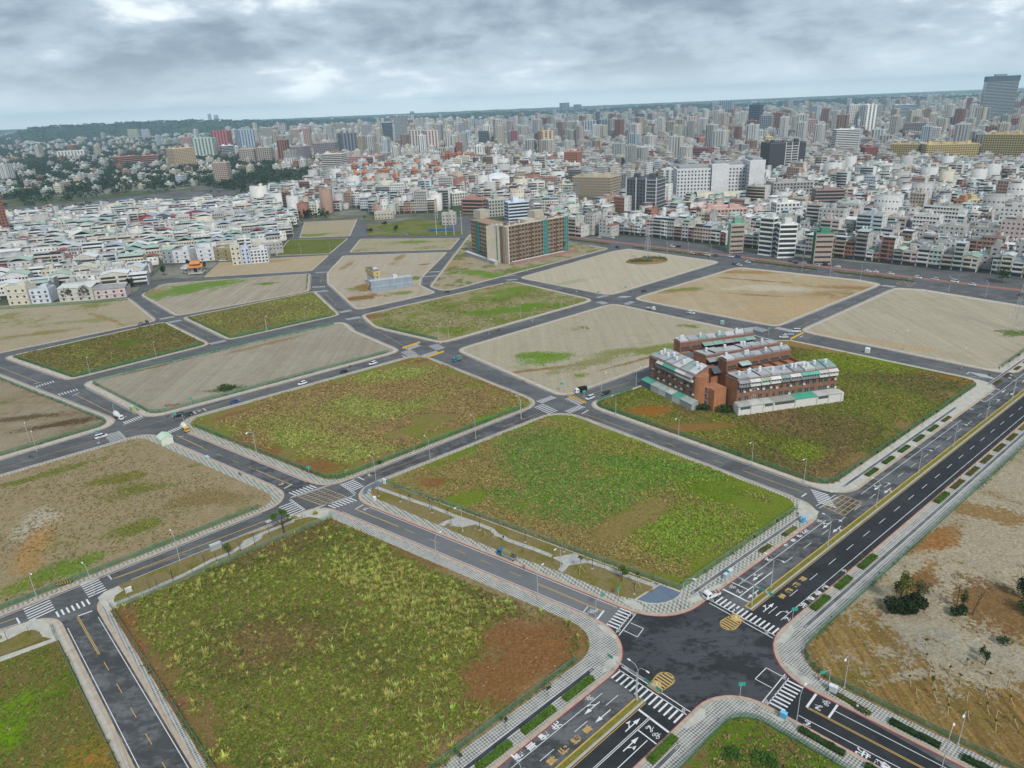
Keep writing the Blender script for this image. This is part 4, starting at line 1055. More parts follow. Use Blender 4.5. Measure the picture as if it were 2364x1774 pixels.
lc = t.attr()
t.put(t.b.inputs["Base Color"], lc); t.l.new(lc, tr.inputs[0]); ms.inputs[0].default_value = 0.25
t.l.new(t.b.outputs[0], ms.inputs[1]); t.l.new(tr.outputs[0], ms.inputs[2]); t.l.new(ms.outputs[0], t.out.inputs[0])
M_LEAF = t.mat
def netting(name, c, a, hole=True):
 t = NT(name, 0.8, 0.2)
 tp = t.n.new("ShaderNodeBsdfTransparent"); ms = t.n.new("ShaderNodeMixShader")
 t.put(t.b.inputs["Base Color"], t.mul(c, t.lin(t.noise(0.35, 5, 0.6), 0.3, 0.7, 0.7, 1.25)))
 t.put(ms.inputs[0], t.lin(t.noise(0.12, 4, 0.6), 0.35, 0.65, a * 0.75, a * 1.25))
 t.l.new(tp.outputs[0], ms.inputs[1]); t.l.new(t.b.outputs[0], ms.inputs[2]); t.l.new(ms.outputs[0], t.out.inputs[0])
 return t.mat
M_MESH = netting("green_wire_mesh", (0.05, 0.17, 0.09), 0.50)
M_MESHP = netting("pale_wire_mesh", (0.17, 0.26, 0.19), 0.40)
M_POSTG = plain("green_post", (0.16, 0.26, 0.19), 0.6)
# ---- fences
_fp = MB(); _fp.tube([(0, 0, 0), (0, 0, 2.0)], 0.05, 5)
FPOST = _fp.data("post", M_POSTG)
FR = []
def fence(run, label, mat=None, h=1.8, step=3.0, near=True):
 FR.append(run)
 run = [Vector(p) for p in run]
 o = thing("wire_fence", label, "fence", (run[0].x, run[0].y, 0.16))
 base = run[0]
 m = MB()
 for i in range(len(run) - 1):
  a, b = run[i] - base, run[i + 1] - base
  m.poly([(a.x, a.y, 0.08), (b.x, b.y, 0.08), (b.x, b.y, h), (a.x, a.y, h)])
 m.obj("mesh_panel", mat or M_MESH, o)
 m = MB()
 m.tube([(p.x - base.x, p.y - base.y, h) for p in run], 0.035, 4); m.obj("top_rail", M_POSTG, o)
 d, acc, spots = 0.0, 0.0, []
 for i in range(len(run) - 1):
  L = (run[i + 1] - run[i]).length
  while acc <= L:
   spots.append(run[i].lerp(run[i + 1], acc / L) - base); acc += step
  acc -= L
 spots = [s for s in spots if (s + base).y < 520 and abs((s + base).x) < 330 and (s + base).y > 55]
 if near and len(spots) < 290:
  for s in spots: link("post", FPOST, o, (s.x, s.y, 0))
 elif spots:
  m = MB()
  for s in spots: m.tube([(s.x, s.y, 0), (s.x, s.y, h + .15)], 0.05, 4)
  m.obj("post", M_POSTG, o)["kind"] = "stuff"
 return o
for nm, b in BLOCKS.items():
 if not b["fence"] or nm == "the bright green lot": continue
 near = min((Vector(p) - Vector((0, 120))).length for p in b["kerb"]) < 210
 for j, run in enumerate(chains(b, b["fence"], -0.5, b["lotc"], b["lotr"])):
  fence(run, "green mesh fence along the edge of " + nm + (", second run" if j else ""), near=near)
B2f = [P(s) for s in ("r130,118", "g0,1098", "g1440,1625")]
e2 = [FNE(66, 17.6), FNE(112, 17.6)]
fence(B2f + e2 + [P("h430,960") - FNE.d * 1.5 + FNE.n * 1.0], "long pale green fence between the park strip and the bright green lot", M_MESHP)
fence([P(s) for s in ("a960,362", "a1840,0", "F1269,208", "q705,582")], "pale green fence between the narrow path and the tufted front lot", M_MESHP)
fence([P(s) for s in ("i-400,575", "i0,545", "i600,505", "i1035,468")], "dense green fence in front of the houses at the left", M_MESH, 2.2, near=False)
fence([P(s) for s in ("K1075,285", "K1200,175")], "short teal fence beside the curved lane at the left", M_MESH, 3.0, near=False)
fence([P(s) for s in ("L375,432", "L530,290")], "green fence between the temple yard and the sandy lot", M_MESH, 1.8, near=False)
fence([P(s) for s in ("L1060,220", "L1200,70")], "green fence along the car park lane", M_MESH, 1.8, near=False)
# ---- street lamps
def lamp_proto(double=False, h=9.5):
 o = thing("street_lamp", "", "street lamp", group="street lamps")
 m = MB(); m.tube([(0, 0, 0.15), (0, 0, 1.2), (0, 0, h - 1.6)], [0.13, 0.10, 0.075], 7); m.obj("pole", M_STEEL, o)
 m = MB(); m.box(-.25, .25, -.25, .25, 0.0, 0.3); m.obj("foot", M_GCONC, o)
 for sgn in ((1, -1) if double else (1,)):
  m = MB(); pts = [(0, 0, h - 1.6), (sgn * .25, 0, h - .7), (sgn * .8, 0, h - .15), (sgn * 1.7, 0, h + 0.05), (sgn * 2.1, 0, h + .05)]
  m.tube(pts, 0.055, 5); m.obj("arm", M_STEEL, o)
  m = MB()
  m.tube([(sgn * 2.0, 0, h + .05), (sgn * 2.25, 0, h + .06), (sgn * 2.75, 0, h + .03), (sgn * 2.95, 0, h)], [0.06, 0.17, 0.19, 0.06], 8); m.obj("lamp_head", M_LAMPW, o)
 return o
LP1, LP2 = lamp_proto(), lamp_proto(True)
_used = set()
def lamp(pt, ang, label, double=False, z=0.15):
 src = LP2 if double else LP1
 p = P(pt)
 if src.name not in _used:
  _used.add(src.name); o = src; o["label"] = label; o.location = (p.x, p.y, z); o.rotation_euler.z = ang
 else:
  o = clone(src, label, (p.x, p.y, z), ang)
 return o
ORD = ["first", "second", "third", "fourth", "fifth", "sixth", "seventh", "eighth", "ninth", "tenth", "eleventh", "twelfth", "thirteenth", "fourteenth", "fifteenth", "sixteenth", "seventeenth", "eighteenth", "nineteenth", "twentieth", "twenty-first", "twenty-second", "twenty-third", "twenty-fourth", "twenty-fifth", "twenty-sixth", "twenty-seventh", "twenty-eighth", "twenty-ninth", "thirtieth"]
lamp("A2020,635", A41 + R(90), "double armed lamp on the median tip by the near zebra crossing", True)
lamp(FSW(-12, 1.5), A41 + R(90), "double armed lamp on the near median at the bottom edge", True)
for i, q in enumerate(("B515,640", "h625,1265", "h1015,955", "h1355,680", "h1640,465", "h1900,255", "h2110,95", "l2120,1260")):
 lamp(q, A39 + R(90), "double armed lamp on the far avenue median, %s from the crossroads" % ORD[i], True)
def lamps(pts, ang, where):
 for i, q in enumerate(pts):
  lamp(q, ang, ("street lamp %s, %s from near end" % (where, ORD[i])) if len(pts) > 1 else "grey street lamp " + where)
lamps(("f1010,748", "f1447,580", "f1815,402", "f2182,238", "g150,238"), R(130), "on the street between the two green lots")
lamps(("h432,752", "g2012,612", "g1420,408", "g915,208"), R(-135), "along the street below the brick flats")
lamps(("e1455,1388",), R(130), "beside the park strip left of the big tree")
lamps(("a305,300",), R(-40), "above the narrow street junction at the lower left")
lamps(("a768,262",), R(140), "at the curved corner left of the front lot")
lamps(("s600,655", "r630,905"), R(50), "on the lower side of the cross street")
lamps(("s825,412", "r880,585"), R(230), "on the park side of the cross street")
lamps(("D565,1040", "E965,1690"), R(47), "on the near side of the lower right street")
lamps(("D1290,455", "E1215,1312"), R(225), "against the fence of the right field")
lamps(("C485,560",), R(-20), "at the paved corner below the blue forecourt")
lamps(("f45,515", "e2075,520"), R(230), "beside the weedy middle lot on the shed street")
lamps(("e300,500", "e245,425"), R(-50), "at the edge of the brown lot on the left")
lamps(("i730,1062", "i1265,932", "i2155,716", "j130,716", "j440,640"), R(-50), "behind the long grey lot")
lamps(("j1515,782", "j1595,770", "j1922,746", "k145,612", "k243,652", "k475,545", "k578,512"), R(-50), "along the patchy lot")
lamps(("k800,1203", "k1080,1158"), R(-50), "on the street leading to the brick flats")
lamps(("l1705,1025", "l1130,880", "l1240,870"), R(50), "on the street below the wide tan lot")
lamps(("l415,242", "l645,276", "l890,302", "l1602,404", "l1900,445"), R(75), "on the boulevard in front of the shop rows")
lamps(("j1690,255", "j2230,240"), R(-50), "near the corner of the brown apartment block")
lamps(("k1330,100", "k1500,100", "k1680,125"), R(75), "on the boulevard beyond the grassy mound")
lamps(("j405,95", "j640,80"), R(-100), "beside the far green lot")
# ---- gantries, signs, cabinets
def gantry(pt, ang, l, r, label):
 p = P(pt)
 o = thing("sign_gantry", label, "sign gantry", (p.x, p.y, 0.18), ang)
 m = MB(); m.tube([(0, 0, 0), (0, 0, 6.6)], [0.16, 0.11], 8); m.obj("post", M_STEEL, o)
 m = MB(); m.tube([(-l, 0, 6.3), (r, 0, 6.3)], 0.07, 6); m.tube([(-l * .6, 0, 6.0), (r * .6, 0, 6.0)], 0.05, 6); m.obj("cross_arm", M_STEEL, o)
 for x, w in ((-l + .6, 1.5), (r - .6, 1.5), (r * .45, 1.3)):
  if abs(x) < .5: continue
  m = MB(); m.box(x - w / 2, x + w / 2, -.12, -.07, 5.95, 6.65, bottom=True); m.obj("sign_panel", M_TEAL, o)
 for x in (-l * .62, -l * .35, r * .7):
  m = MB(); m.box(x - .55, x + .55, -.2, .1, 5.85, 6.25, bottom=True); m.obj("signal_light", plain_grey, o)
 return o
plain_grey = plain("signal_grey", (0.45, 0.47, 0.48), 0.5, 0.3, 0, 0.1)
gantry("A2005,580", A41 - R(90), 8.0, 6.5, "sign gantry with teal panels over the near zebra crossing")
gantry("C1530,512", A39 - R(90), 8.5, 5.5, "sign gantry with teal panels over the far zebra crossing")
def sign_mast(pt, ang, label, h=5.5, arm=2.2, pw=1.5, ph=1.0):
 p = P(pt)
 o = thing("street_sign", label, "street sign", (p.x, p.y, 0.15), ang, "teal street name signs")
 m = MB(); m.tube([(0, 0, 0), (0, 0, h)], 0.07, 6); m.obj("post", M_STEEL, o)
 m = MB(); m.tube([(0, 0, h - .2), (arm, 0, h - .1)], 0.045, 5); m.obj("arm", M_STEEL, o)
 m = MB(); m.box(arm - pw / 2, arm + pw / 2, -.05, .02, h - ph * .6, h + ph * .4, bottom=True); m.obj("sign_panel", M_TEAL, o)
for q, an, lb, h, a in (("s1165,845", R(50), "teal street sign over the bike box of the cross street", 5.5, 3.0), ("c935,290", R(50), "small teal sign beside the park strip corner", 3.2, 0.3), ("D1045,472", R(200), "teal street sign beside the worker at the right field", 5.6, 2.2), ("c1915,1110", R(0), "sign post with red and teal plates at the small bottom lot", 4.5, 0.2), ("B840,1105", R(0), "teal sign beside the bike symbol on the avenue", 3.0, 0.3),
     ("q490,190", R(0), "teal sign at the corner of the weedy middle lot", 4.5, 0.0), ("t150,160", R(-40), "teal sign over the street behind the mixer truck", 5, 2.0), ("t365,150", R(0), "teal sign beside the small green cabin", 4.0, 0.2), ("t740,235" if 0 else "t830,262", R(200), "teal sign over the black cars by the shed junction", 5.5, 3.0), ("e800,430", R(0), "teal sign beside the parked white car at the left", 5.0, 0.3), ("t900,75", R(0), "teal sign at the corner of the long grey lot", 3.5, 0.2), ("u290,290", R(0), "teal sign on the tan lot by the parked truck", 4.0, 0.2), ("u625,420", R(0), "teal sign beside the silver car and yellow barriers", 4.5, 0.1), ("v340,360", R(0), "teal sign at the junction behind the brick flats", 4.5, 0.2), ("k770,450", R(0), "teal sign at the corner below the grassy mound", 4, 0.2), ("k990,410", R(0), "teal sign on the lot with the grassy mound", 4, 0.2), ("J1090,580", R(0), "green sign over the boulevard box junction", 4, 0.2)):
 sign_mast(q, an, lb, h, a)
def cabinet(pt, ang, w, d, h, col, label, z=0.16):
 p = P(pt)
 o = thing("utility_cabinet", label, "cabinet", (p.x, p.y, z), ang)
 m = MB(); m.box(-w / 2, w / 2, -d / 2, d / 2, .12, h, col); m.obj("body", M_COL, o)
 m = MB(); m.box(-w / 2 - .05, w / 2 + .05, -d / 2 - .05, d / 2 + .05, h, h + .07, tuple(min(1, c * 1.25) for c in col)); m.obj("lid", M_COL, o)
 m = MB(); m.box(-w / 2 - .1, w / 2 + .1, -d / 2 - .1, d / 2 + .1, 0, .12, (.5, .48, .42)); m.obj("plinth", M_COL, o)
 for s in (-1, 1):
  m = MB(); m.box(s * w / 4 - w * .22, s * w / 4 + w * .22, -d / 2 - .03, -d / 2 + .001, .25, h - .15, tuple(c * .9 for c in col)); m.obj("door", M_COL, o)
cabinet("C1205,55", A39, 1.6, .9, 1.6, (0.45, 0.50, 0.53), "farther of the two pale grey cabinets by the avenue bed")
cabinet("C1145,105", A39, 1.6, .9, 1.5, (0.40, 0.45, 0.49), "nearer of the two pale grey cabinets by the avenue bed")
cabinet("F250,455", R(40), 3.2, 1.3, 1.7, (0.36, 0.38, 0.40), "long grey cabinet on the plinth beside the narrow street")
cabinet("e1680,572", R(-40), 1.7, .9, 1.6, (0.40, 0.45, 0.5), "grey cabinet on the striped pavement near the shed")
cabinet("D378,905", R(-40), 1.3, .8, 1.5, (0.13, 0.42, 0.62), "sky blue box at the edge of the small bottom lot")
cabinet("D1120,520", R(-40), 1.6, .9, 1.8, (0.52, 0.56, 0.60), "pale cabinet in the flower bed of the lower right street")
cabinet("q25,280" if 0 else "r22,280", R(-38), 1.0, .7, 1.3, (0.66, 0.66, 0.66), "white box at the start of the striped pavement")
cabinet("k1775,662", R(-35), 1.8, 1.2, 1.9, (0.33, 0.48, 0.46), "pale green box on the street behind the brick flats")
cabinet("l945,893", R(-38), 2.0, 1.6, 2.3, (0.72, 0.72, 0.70), "white box standing on the street below the wide tan lot")
cabinet("a1045,240", R(40), 1.6, .3, 1.5, (0.68, 0.70, 0.72), "white notice board by the narrow street path")
cabinet("r118,118", R(-38), 1.3, .25, 1.8, (0.66, 0.70, 0.74), "pale notice board at the top of the park strip")
cabinet("h428,1078", R(39), 1.4, .6, 1.9, (0.08, 0.40, 0.70), "bright blue box beside the avenue bed")
def chevrons(pt, ang, n, label, w=0.62, h=0.75, z0=0.8, board=True):
 p = P(pt)
 o = thing("chevron_sign", label, "road sign", (p.x, p.y, 0.16), ang)
 x0 = -w * n / 2
 m = MB(); m.box(x0 - .05, -x0 + .05, -.03, .02, z0, z0 + h, bottom=True); m.obj("board", M_BLACKM, o)
 m = MB()
 for s in (x0 + .2, -x0 - .2): m.tube([(s, .05, 0), (s, .05, z0 + h)], .035, 5)
 m.obj("post", M_STEEL, o)["kind"] = "stuff"
 m = MB()
 for i in range(n):
  c = x0 + (i + .5) * w; s = w * .3; k = -1 if i < n / 2 and n > 3 else 1
  for q in (1, -1):
   m.poly([(c - k * s, -.034, z0 + h / 2 + q * h * .42), (c - k * s + .22, -.034, z0 + h / 2 + q * h * .42), (c + k * s + .11, -.034, z0 + h / 2), (c + k * s - .11, -.034, z0 + h / 2)])
 m.obj("chevron", M_YPLA, o)["kind"] = "stuff"
chevrons("a525,195", R(25), 6, "black and yellow chevron board at the edge of the dry lot", 0.62, 1.0)
for q, w in (("q700,195", "nearest the pavement end of the row"), ("q737,193", "second"), ("q775,188", "third"), ("q812,178", "last, beside the lamp")):
 chevrons(q, R(15), 1, "small chevron sign at the middle lot corner, " + w, .8, .8, .9)
# ---- yellow barriers
def barrier_proto():
 o = thing("traffic_barrier", "", "barrier", group="yellow plastic barriers")
 m = MB()
 prof = [(-.24, 0.0), (.24, 0.0), (.22, .22), (.10, .42), (.08, .88), (-.08, .88), (-.10, .42), (-.22, .22)]
 n = len(prof); L = 0.72
 i = 0
 for x in (-L, L): m.v += [(x, y, z) for y, z in prof]
 for k in range(n):
  j = (k + 1) % n
  m.f.append((k, j, n + j, n + k)); m.c.append(None); m.m.append(0)
 m.f.append(tuple(reversed(range(n)))); m.f.append(tuple(range(n, 2 * n))); m.c += [None] * 2; m.m += [0] * 2
 m.obj("body", M_YPLA, o)
 m = MB(); m.box(-.5, .5, -.105, .105, .55, .72, bottom=True); m.obj("reflective_band", plain("barrier_band", (.55, .30, .03), .5), o)
 return o
BAR = barrier_proto(); _bu = []
def barriers(a, b, z, where):
 a, b = P(a), P(b); L = (b - a).length; n = max(2, round(L / 1.5)); ang = math.atan2((b - a).y, (b - a).x)
 for i in range(n):
  p = a.lerp(b, (i + .5) / n)
  lb = "yellow plastic barrier %s, %s in the row" % (where, ORD[i])
  rz = ang + random.uniform(-.08, .08)
  if not _bu: o = BAR; o["label"] = lb; o.location = (p.x, p.y, z); o.rotation_euler.z = rz; _bu.append(1)
  else: clone(BAR, lb, (p.x, p.y, z), rz)
barriers("j1222,858", "j1365,812", .02, "across the street beyond the patchy lot junction")
barriers("j1430,928", "j1556,886", .02, "across the street above the weedy middle lot")
barriers("u375,342", "u650,452", .02, "across the street to the brick flats")
barriers("v662,412", "v856,312", .02, "beside the silver cars")
# ---- vehicles
def wheel_data(r, w):
 m = MB(); m.tube([(0, -w / 2, 0), (0, w / 2, 0)], r, 12, m=0); m.tube([(0, -w / 2 - .012, 0), (0, w / 2 + .012, 0)], r * .55, 8, m=1)
 return m.data("wheel", [M_RUBBER, plain_grey])
WH = {k: wheel_data(*v) for k, v in dict(car=(.32, .2), truck=(.42, .26), bike=(.27, .1)).items()}
def loft(m, secs, c=None, mm=0, close=True):
 """secs: list of closed cross-sections (same length) along x"""
 n = len(secs[0]); i = len(m.v)
 for s in secs: m.v += list(s)
 for k in range(len(secs) - 1):
  for q in range(n):
   j = (q + 1) % n
   m.f.append((i + k * n + q, i + k * n + j, i + (k + 1) * n + j, i + (k + 1) * n + q)); m.c.append(c); m.m.append(mm)
 m.f.append(tuple(i + q for q in reversed(range(n)))); m.c.append(c); m.m.append(mm)
 e = i + (len(secs) - 1) * n
 m.f.append(tuple(e + q for q in range(n))); m.c.append(c); m.m.append(mm)
def sect(x, hw, z0, z1, r=.12):
 return [(x, -hw, z0 + r), (x, -hw + r * .6, z0), (x, hw - r * .6, z0), (x, hw, z0 + r), (x, hw, z1 - r), (x, hw - r, z1), (x, -hw + r, z1), (x, -hw, z1 - r)]
def car(pt, ang, col, label, kind="saloon", z=0.02):
 p = P(pt)
 o = thing("parked_car" if "parked" in label else "car", label, "car", (p.x, p.y, z), ang, "cars on the streets")
 L = {"saloon": 4.5, "suv": 4.6, "van": 4.9}[kind]; h = L / 2
 bt = {"saloon": .92, "suv": 1.08, "van": 1.15}[kind]; top = {"saloon": 1.46, "suv": 1.70, "van": 1.95}[kind]
 m = MB()
 loft(m, [sect(-h, .72, .38, bt - .12), sect(-h + .25, .86, .26, bt), sect(-h * .45, .89, .22, bt + .03), sect(.55, .89, .22, bt), sect(h * .62, .87, .24, bt - .14 if kind != "van" else bt), sect(h - .2, .82, .28, bt - .3 if kind != "van" else bt - .1), sect(h, .66, .36, bt - .42)], col)
 m.obj("body", M_CARP, o)
 m = MB()
 xr, xf = (-h + .75, .55) if kind == "saloon" else (-h + .3, .75 if kind == "suv" else 1.3)
 xb = -h + .35 if kind == "saloon" else -h + .12
 xw = xf + (.75 if kind != "van" else .6)
 loft(m, [sect(xb, .74, bt - .08, bt + .05, .03), sect(xr, .68, bt - .05, top - .06, .1), sect((xr + xf) / 2, .70, bt - .05, top, .12), sect(xf, .68, bt - .05, top - .05, .1), sect(xw, .74, bt - .1, bt + .02, .03)], (.02, .026, .032))
 m.obj("window", M_GLASS, o)
 m = MB(); m.prism([(xr - .03, -.56), (xf + .05, -.56), (xf + .05, .56), (xr - .03, .56)], top - .04, top + .025, col); m.obj("roof", M_CARP, o)
 for sx in (-h * .62, h * .62):
  for sy in (-.80, .80): link("wheel", WH["car"], o, (sx, sy, .32))
 for sy in (-.55, .55):
  m = MB(); m.box(h - .22, h + .0, sy - .17, sy + .17, bt - .42, bt - .28, (.75, .76, .76)); m.obj("headlight", M_COL, o)
  m = MB(); m.box(-h - .0, -h + .2, sy - .17, sy + .17, bt - .3, bt - .12, (.35, .02, .02)); m.obj("tail_light", M_COL, o)
 return o
def truck(pt, ang, cab, load, label, kind="box", z=0.02, L=5.6):
 p = P(pt)
 o = thing("truck", label, "truck", (p.x, p.y, z), ang, "trucks on the streets")
 h = L / 2
 m = MB(); loft(m, [sect(h - 1.7, .95, .55, 2.2, .12), sect(h - .5, .95, .5, 2.2, .15), sect(h - .02, .9, .5, 1.35, .15), sect(h, .88, .5, 1.0, .15)], cab); m.obj("cab", M_CARP, o)
 m = MB(); m.poly([(h - .43, -.8, 2.02), (h + .02, -.78, 1.38), (h + .02, .78, 1.38), (h - .43, .8, 2.02)])
 for s in (-1, 1): m.poly([(h - 1.4, s * .962, 1.35), (h - .55, s * .962, 1.35), (h - .62, s * .962, 1.95), (h - 1.4, s * .962, 1.95)])
 m.obj("window", M_GLASS, o)
 m = MB(); m.box(-h, h - .6, -.4, .4, .45, .75, (.06, .06, .065)); m.obj("chassis", M_COL, o)
 if kind == "box":
  m = MB(); m.box(-h, h - 1.85, -1.0, 1.0, .8, 2.7, load); m.obj("cargo_box", M_COL, o)
 elif kind == "flat":
  m = MB(); m.box(-h, h - 1.85, -1.0, 1.0, .75, .9, (.3, .31, .32))
  for a in ((-h, h - 1.85, -1.0, -.94), (-h, h - 1.85, .94, 1.0), (-h, -h + .06, -.94, .94)): m.box(*a, .9, 1.3, (.3, .31, .32))
  m.obj("load_bed", M_COL, o)
  m = MB();
  for k in range(7): m.box(-h + .3 + .4 * k, -h + .65 + .4 * k, random.uniform(-.9, -.3), random.uniform(.2, .9), .9, random.uniform(1.2, 1.7), random.choice(load))
  m.obj("load", M_COL, o)
 elif kind == "canopy":
  m = MB(); m.box(-h, h - 1.85, -1.0, 1.0, .75, .9, (.3, .31, .32)); m.box(-h, h - 1.85, -1.0, -.94, .9, 1.4, (.3, .32, .34)); m.box(-h, h - 1.85, .94, 1.0, .9, 1.4, (.3, .32, .34)); m.obj("load_bed", M_COL, o)
  m = MB(); secs = []
  for x in (-h + 1.4, h - 1.9): secs.append([(x, 1.0 * math.cos(a), 1.4 + 1.25 * math.sin(a)) for a in np.linspace(0, math.pi, 9)])
  loft(m, secs, load); m.obj("canopy", M_COL, o)
  m = MB(); m.box(-h + .2, -h + 1.2, -.7, .5, .9, 1.6, (.12, .10, .09)); m.bar((-h + .4, -.5, 1.5), (-h + 1.2, .4, 2.2), .15, c=(.1, .1, .1)); m.obj("tool_pile", M_COL, o)
 elif kind == "mixer":
  m = MB(); m.tube([(-h - .1, 0, 2.5), (-h + .5, 0, 2.35), (-h + 1.6, 0, 2.05), (-h + 2.9, 0, 1.8), (h - 2.0, 0, 1.7)], [.45, .95, 1.2, 1.05, .5], 14, load); m.obj("drum", M_CARP, o)
  m = MB(); m.box(-h - .2, -h + .3, -.5, .5, .6, 2.3, (.35, .35, .34)); m.bar((-h - .3, 0, 2.0), (-h - 1.0, 0, 1.1), .35, c=(.4, .4, .4)); m.obj("chute", M_COL, o)
 elif kind == "pickup":
  m = MB(); m.box(-h, h - 1.75, -.9, .9, .6, .8, (.6, .6, .6))
  for a in ((-h, h - 1.75, -.95, -.88), (-h, h - 1.75, .88, .95), (-h, -h + .06, -.88, .88)): m.box(*a, .6, 1.2, cab)
  m.obj("load_bed", M_COL, o)
  m = MB()
  for k in range(8): m.box(-h + .1 + .35 * k, -h + .4 + .35 * k, random.uniform(-.85, -.1), random.uniform(0, .85), .8, random.uniform(1.1, 1.7), random.choice([(.45, .40, .34), (.3, .2, .14), (.1, .1, .1), (.55, .5, .45), (.35, .12, .08)]))
  m.obj("load", M_COL, o)
 for sx in (-h + .9, h - .95):
  for sy in (-.85, .85): link("wheel", WH["truck"], o, (sx, sy, .42))
 if kind == "mixer":
  for sy in (-.85, .85): link("wheel", WH["truck"], o, (-h + 1.85, sy, .42))
 return o
def scooter(pt, ang, label, col=(.03, .03, .035), z=0.02):
 p = P(pt)
 o = thing("scooter", label, "scooter", (p.x, p.y, z), ang, "scooters on the streets")
 m = MB(); loft(m, [sect(-.75, .12, .5, .72, .05), sect(-.2, .17, .3, .82, .06), sect(.05, .15, .25, .36, .03), sect(.35, .16, .25, .38, .03)], col); m.obj("body", M_CARP, o)
 m = MB(); loft(m, [sect(.35, .17, .3, .95, .05), sect(.5, .13, .35, 1.05, .05)], col); m.obj("front_shield", M_CARP, o)
 m = MB(); m.tube([(.42, -.34, 1.05), (.42, .34, 1.05)], .025, 5); m.obj("handlebar", M_BLACKM, o)
 for x in (-.55, .6): link("wheel", WH["bike"], o, (x, 0, .27))
 return o
a_, b_ = A39, R(-41)
WHT, SIL, BLK, BLU = (.72, .73, .74), (.42, .45, .48), (.018, .019, .022), (.03, .08, .22)
truck("s300,240", R(142), (.02, .13, .27), (.20, .21, .09), "small blue truck with an olive canopy parked by the striped pavement", "canopy", L=6.4)
truck("j1665,960", R(222), (.03, .17, .33), (.12, .20, .16), "small blue truck with a dark green load driving past the barriers", "box", L=5.2)
car("j415,1146", R(222), WHT, "white car passing below the long grey lot, leftmost of the two white ones")
car("j985,984", R(222), WHT, "white car below the barriers, right of the black car")
car("j755,1050", R(42), BLK, "black car following the scooter on the street below the grey lot")
scooter("j800,1008", R(222), "dark scooter beside the black car below the grey lot")
scooter("j2002,716", R(40), "dark scooter riding alone past the patchy lot")
car("j1587,406", R(30), (.03, .05, .06), "dark car at the corner of the patchy lot near the flats")
car("i1900,1294", R(42), BLU, "blue car on the street below the green mound")
car("t770,178", R(220), BLK, "black car waiting at the shed junction, left of two", "suv")
car("t860,172", R(220), (.05, .055, .06), "dark grey car waiting at the shed junction, right of two", "suv")
scooter("t665,186", R(200), "black scooter crossing the shed junction")
car("e820,388", R(42), WHT, "white car stopped at the zebra crossing by the brown lot", "suv")
scooter("e245,545", R(42), "dark scooter on the street at the left edge")
truck("t190,200", R(-40), (.62, .62, .60), (.55, .56, .55), "grey concrete mixer truck stopped at the shed junction corner", "mixer", L=6.8)
truck("t842,318", R(-50), (.60, .36, .05), (.62, .58, .50), "cream mixer truck with a yellow cab parked on the junction corner", "mixer", L=5.6, z=.17)
scooter("e1940,694", R(142), "dark scooter parked on the striped pavement by the dry lot", z=.17)
truck("i1160,662", R(42), (.05, .055, .06), [(.06, .06, .06), (.1, .09, .08)], "dark truck on the street beside the tan field", "flat", L=6.2)
truck("u575,300", R(200), (.74, .75, .75), (.012, .012, .014), "white cab truck with a black box parked by the tan lot", "box", L=5.6)
car("u712,390", R(218), (.50, .58, .64), "silver blue car parked by the yellow barriers", "suv")
car("u940,325", R(218), (.012, .035, .035), "dark green car parked behind the silver blue one", "suv")
car("v565,382", R(170), (.62, .66, .70), "silver car parked by the barriers, nearest the brick flats")
car("v645,342", R(170), (.36, .40, .44), "grey car parked in the middle of three by the barriers", "suv")
car("v748,300", R(170), (.66, .70, .74), "pale van parked by the barriers, farthest of three", "van")
truck("k1195,545", R(-42), WHT, [(.6, .6, .6), (.2, .2, .22), (.5, .5, .5)], "white flatbed truck on the street above the centre tan lot", "flat", L=6.4)
car("k1525,575", R(-42), WHT, "white car driving past the sandy boulevard lot")
car("k1145,398", R(35), (.04, .05, .07), "dark car turning from the crossing below the mound")
scooter("k1035,405", R(35), "dark scooter by the crossing below the mound")
truck("C925,385", A39 + math.pi - .2, WHT, None, "white pickup loaded with debris on the zebra crossing by the bike box", "pickup", L=4.8)
scooter("D1520,810", R(137), "black scooter parked at the kerb of the lower right street", (.05, .05, .05), z=.17)
bl = math.atan2(*(P("l2212,512") - P("l1400,380")).yx)
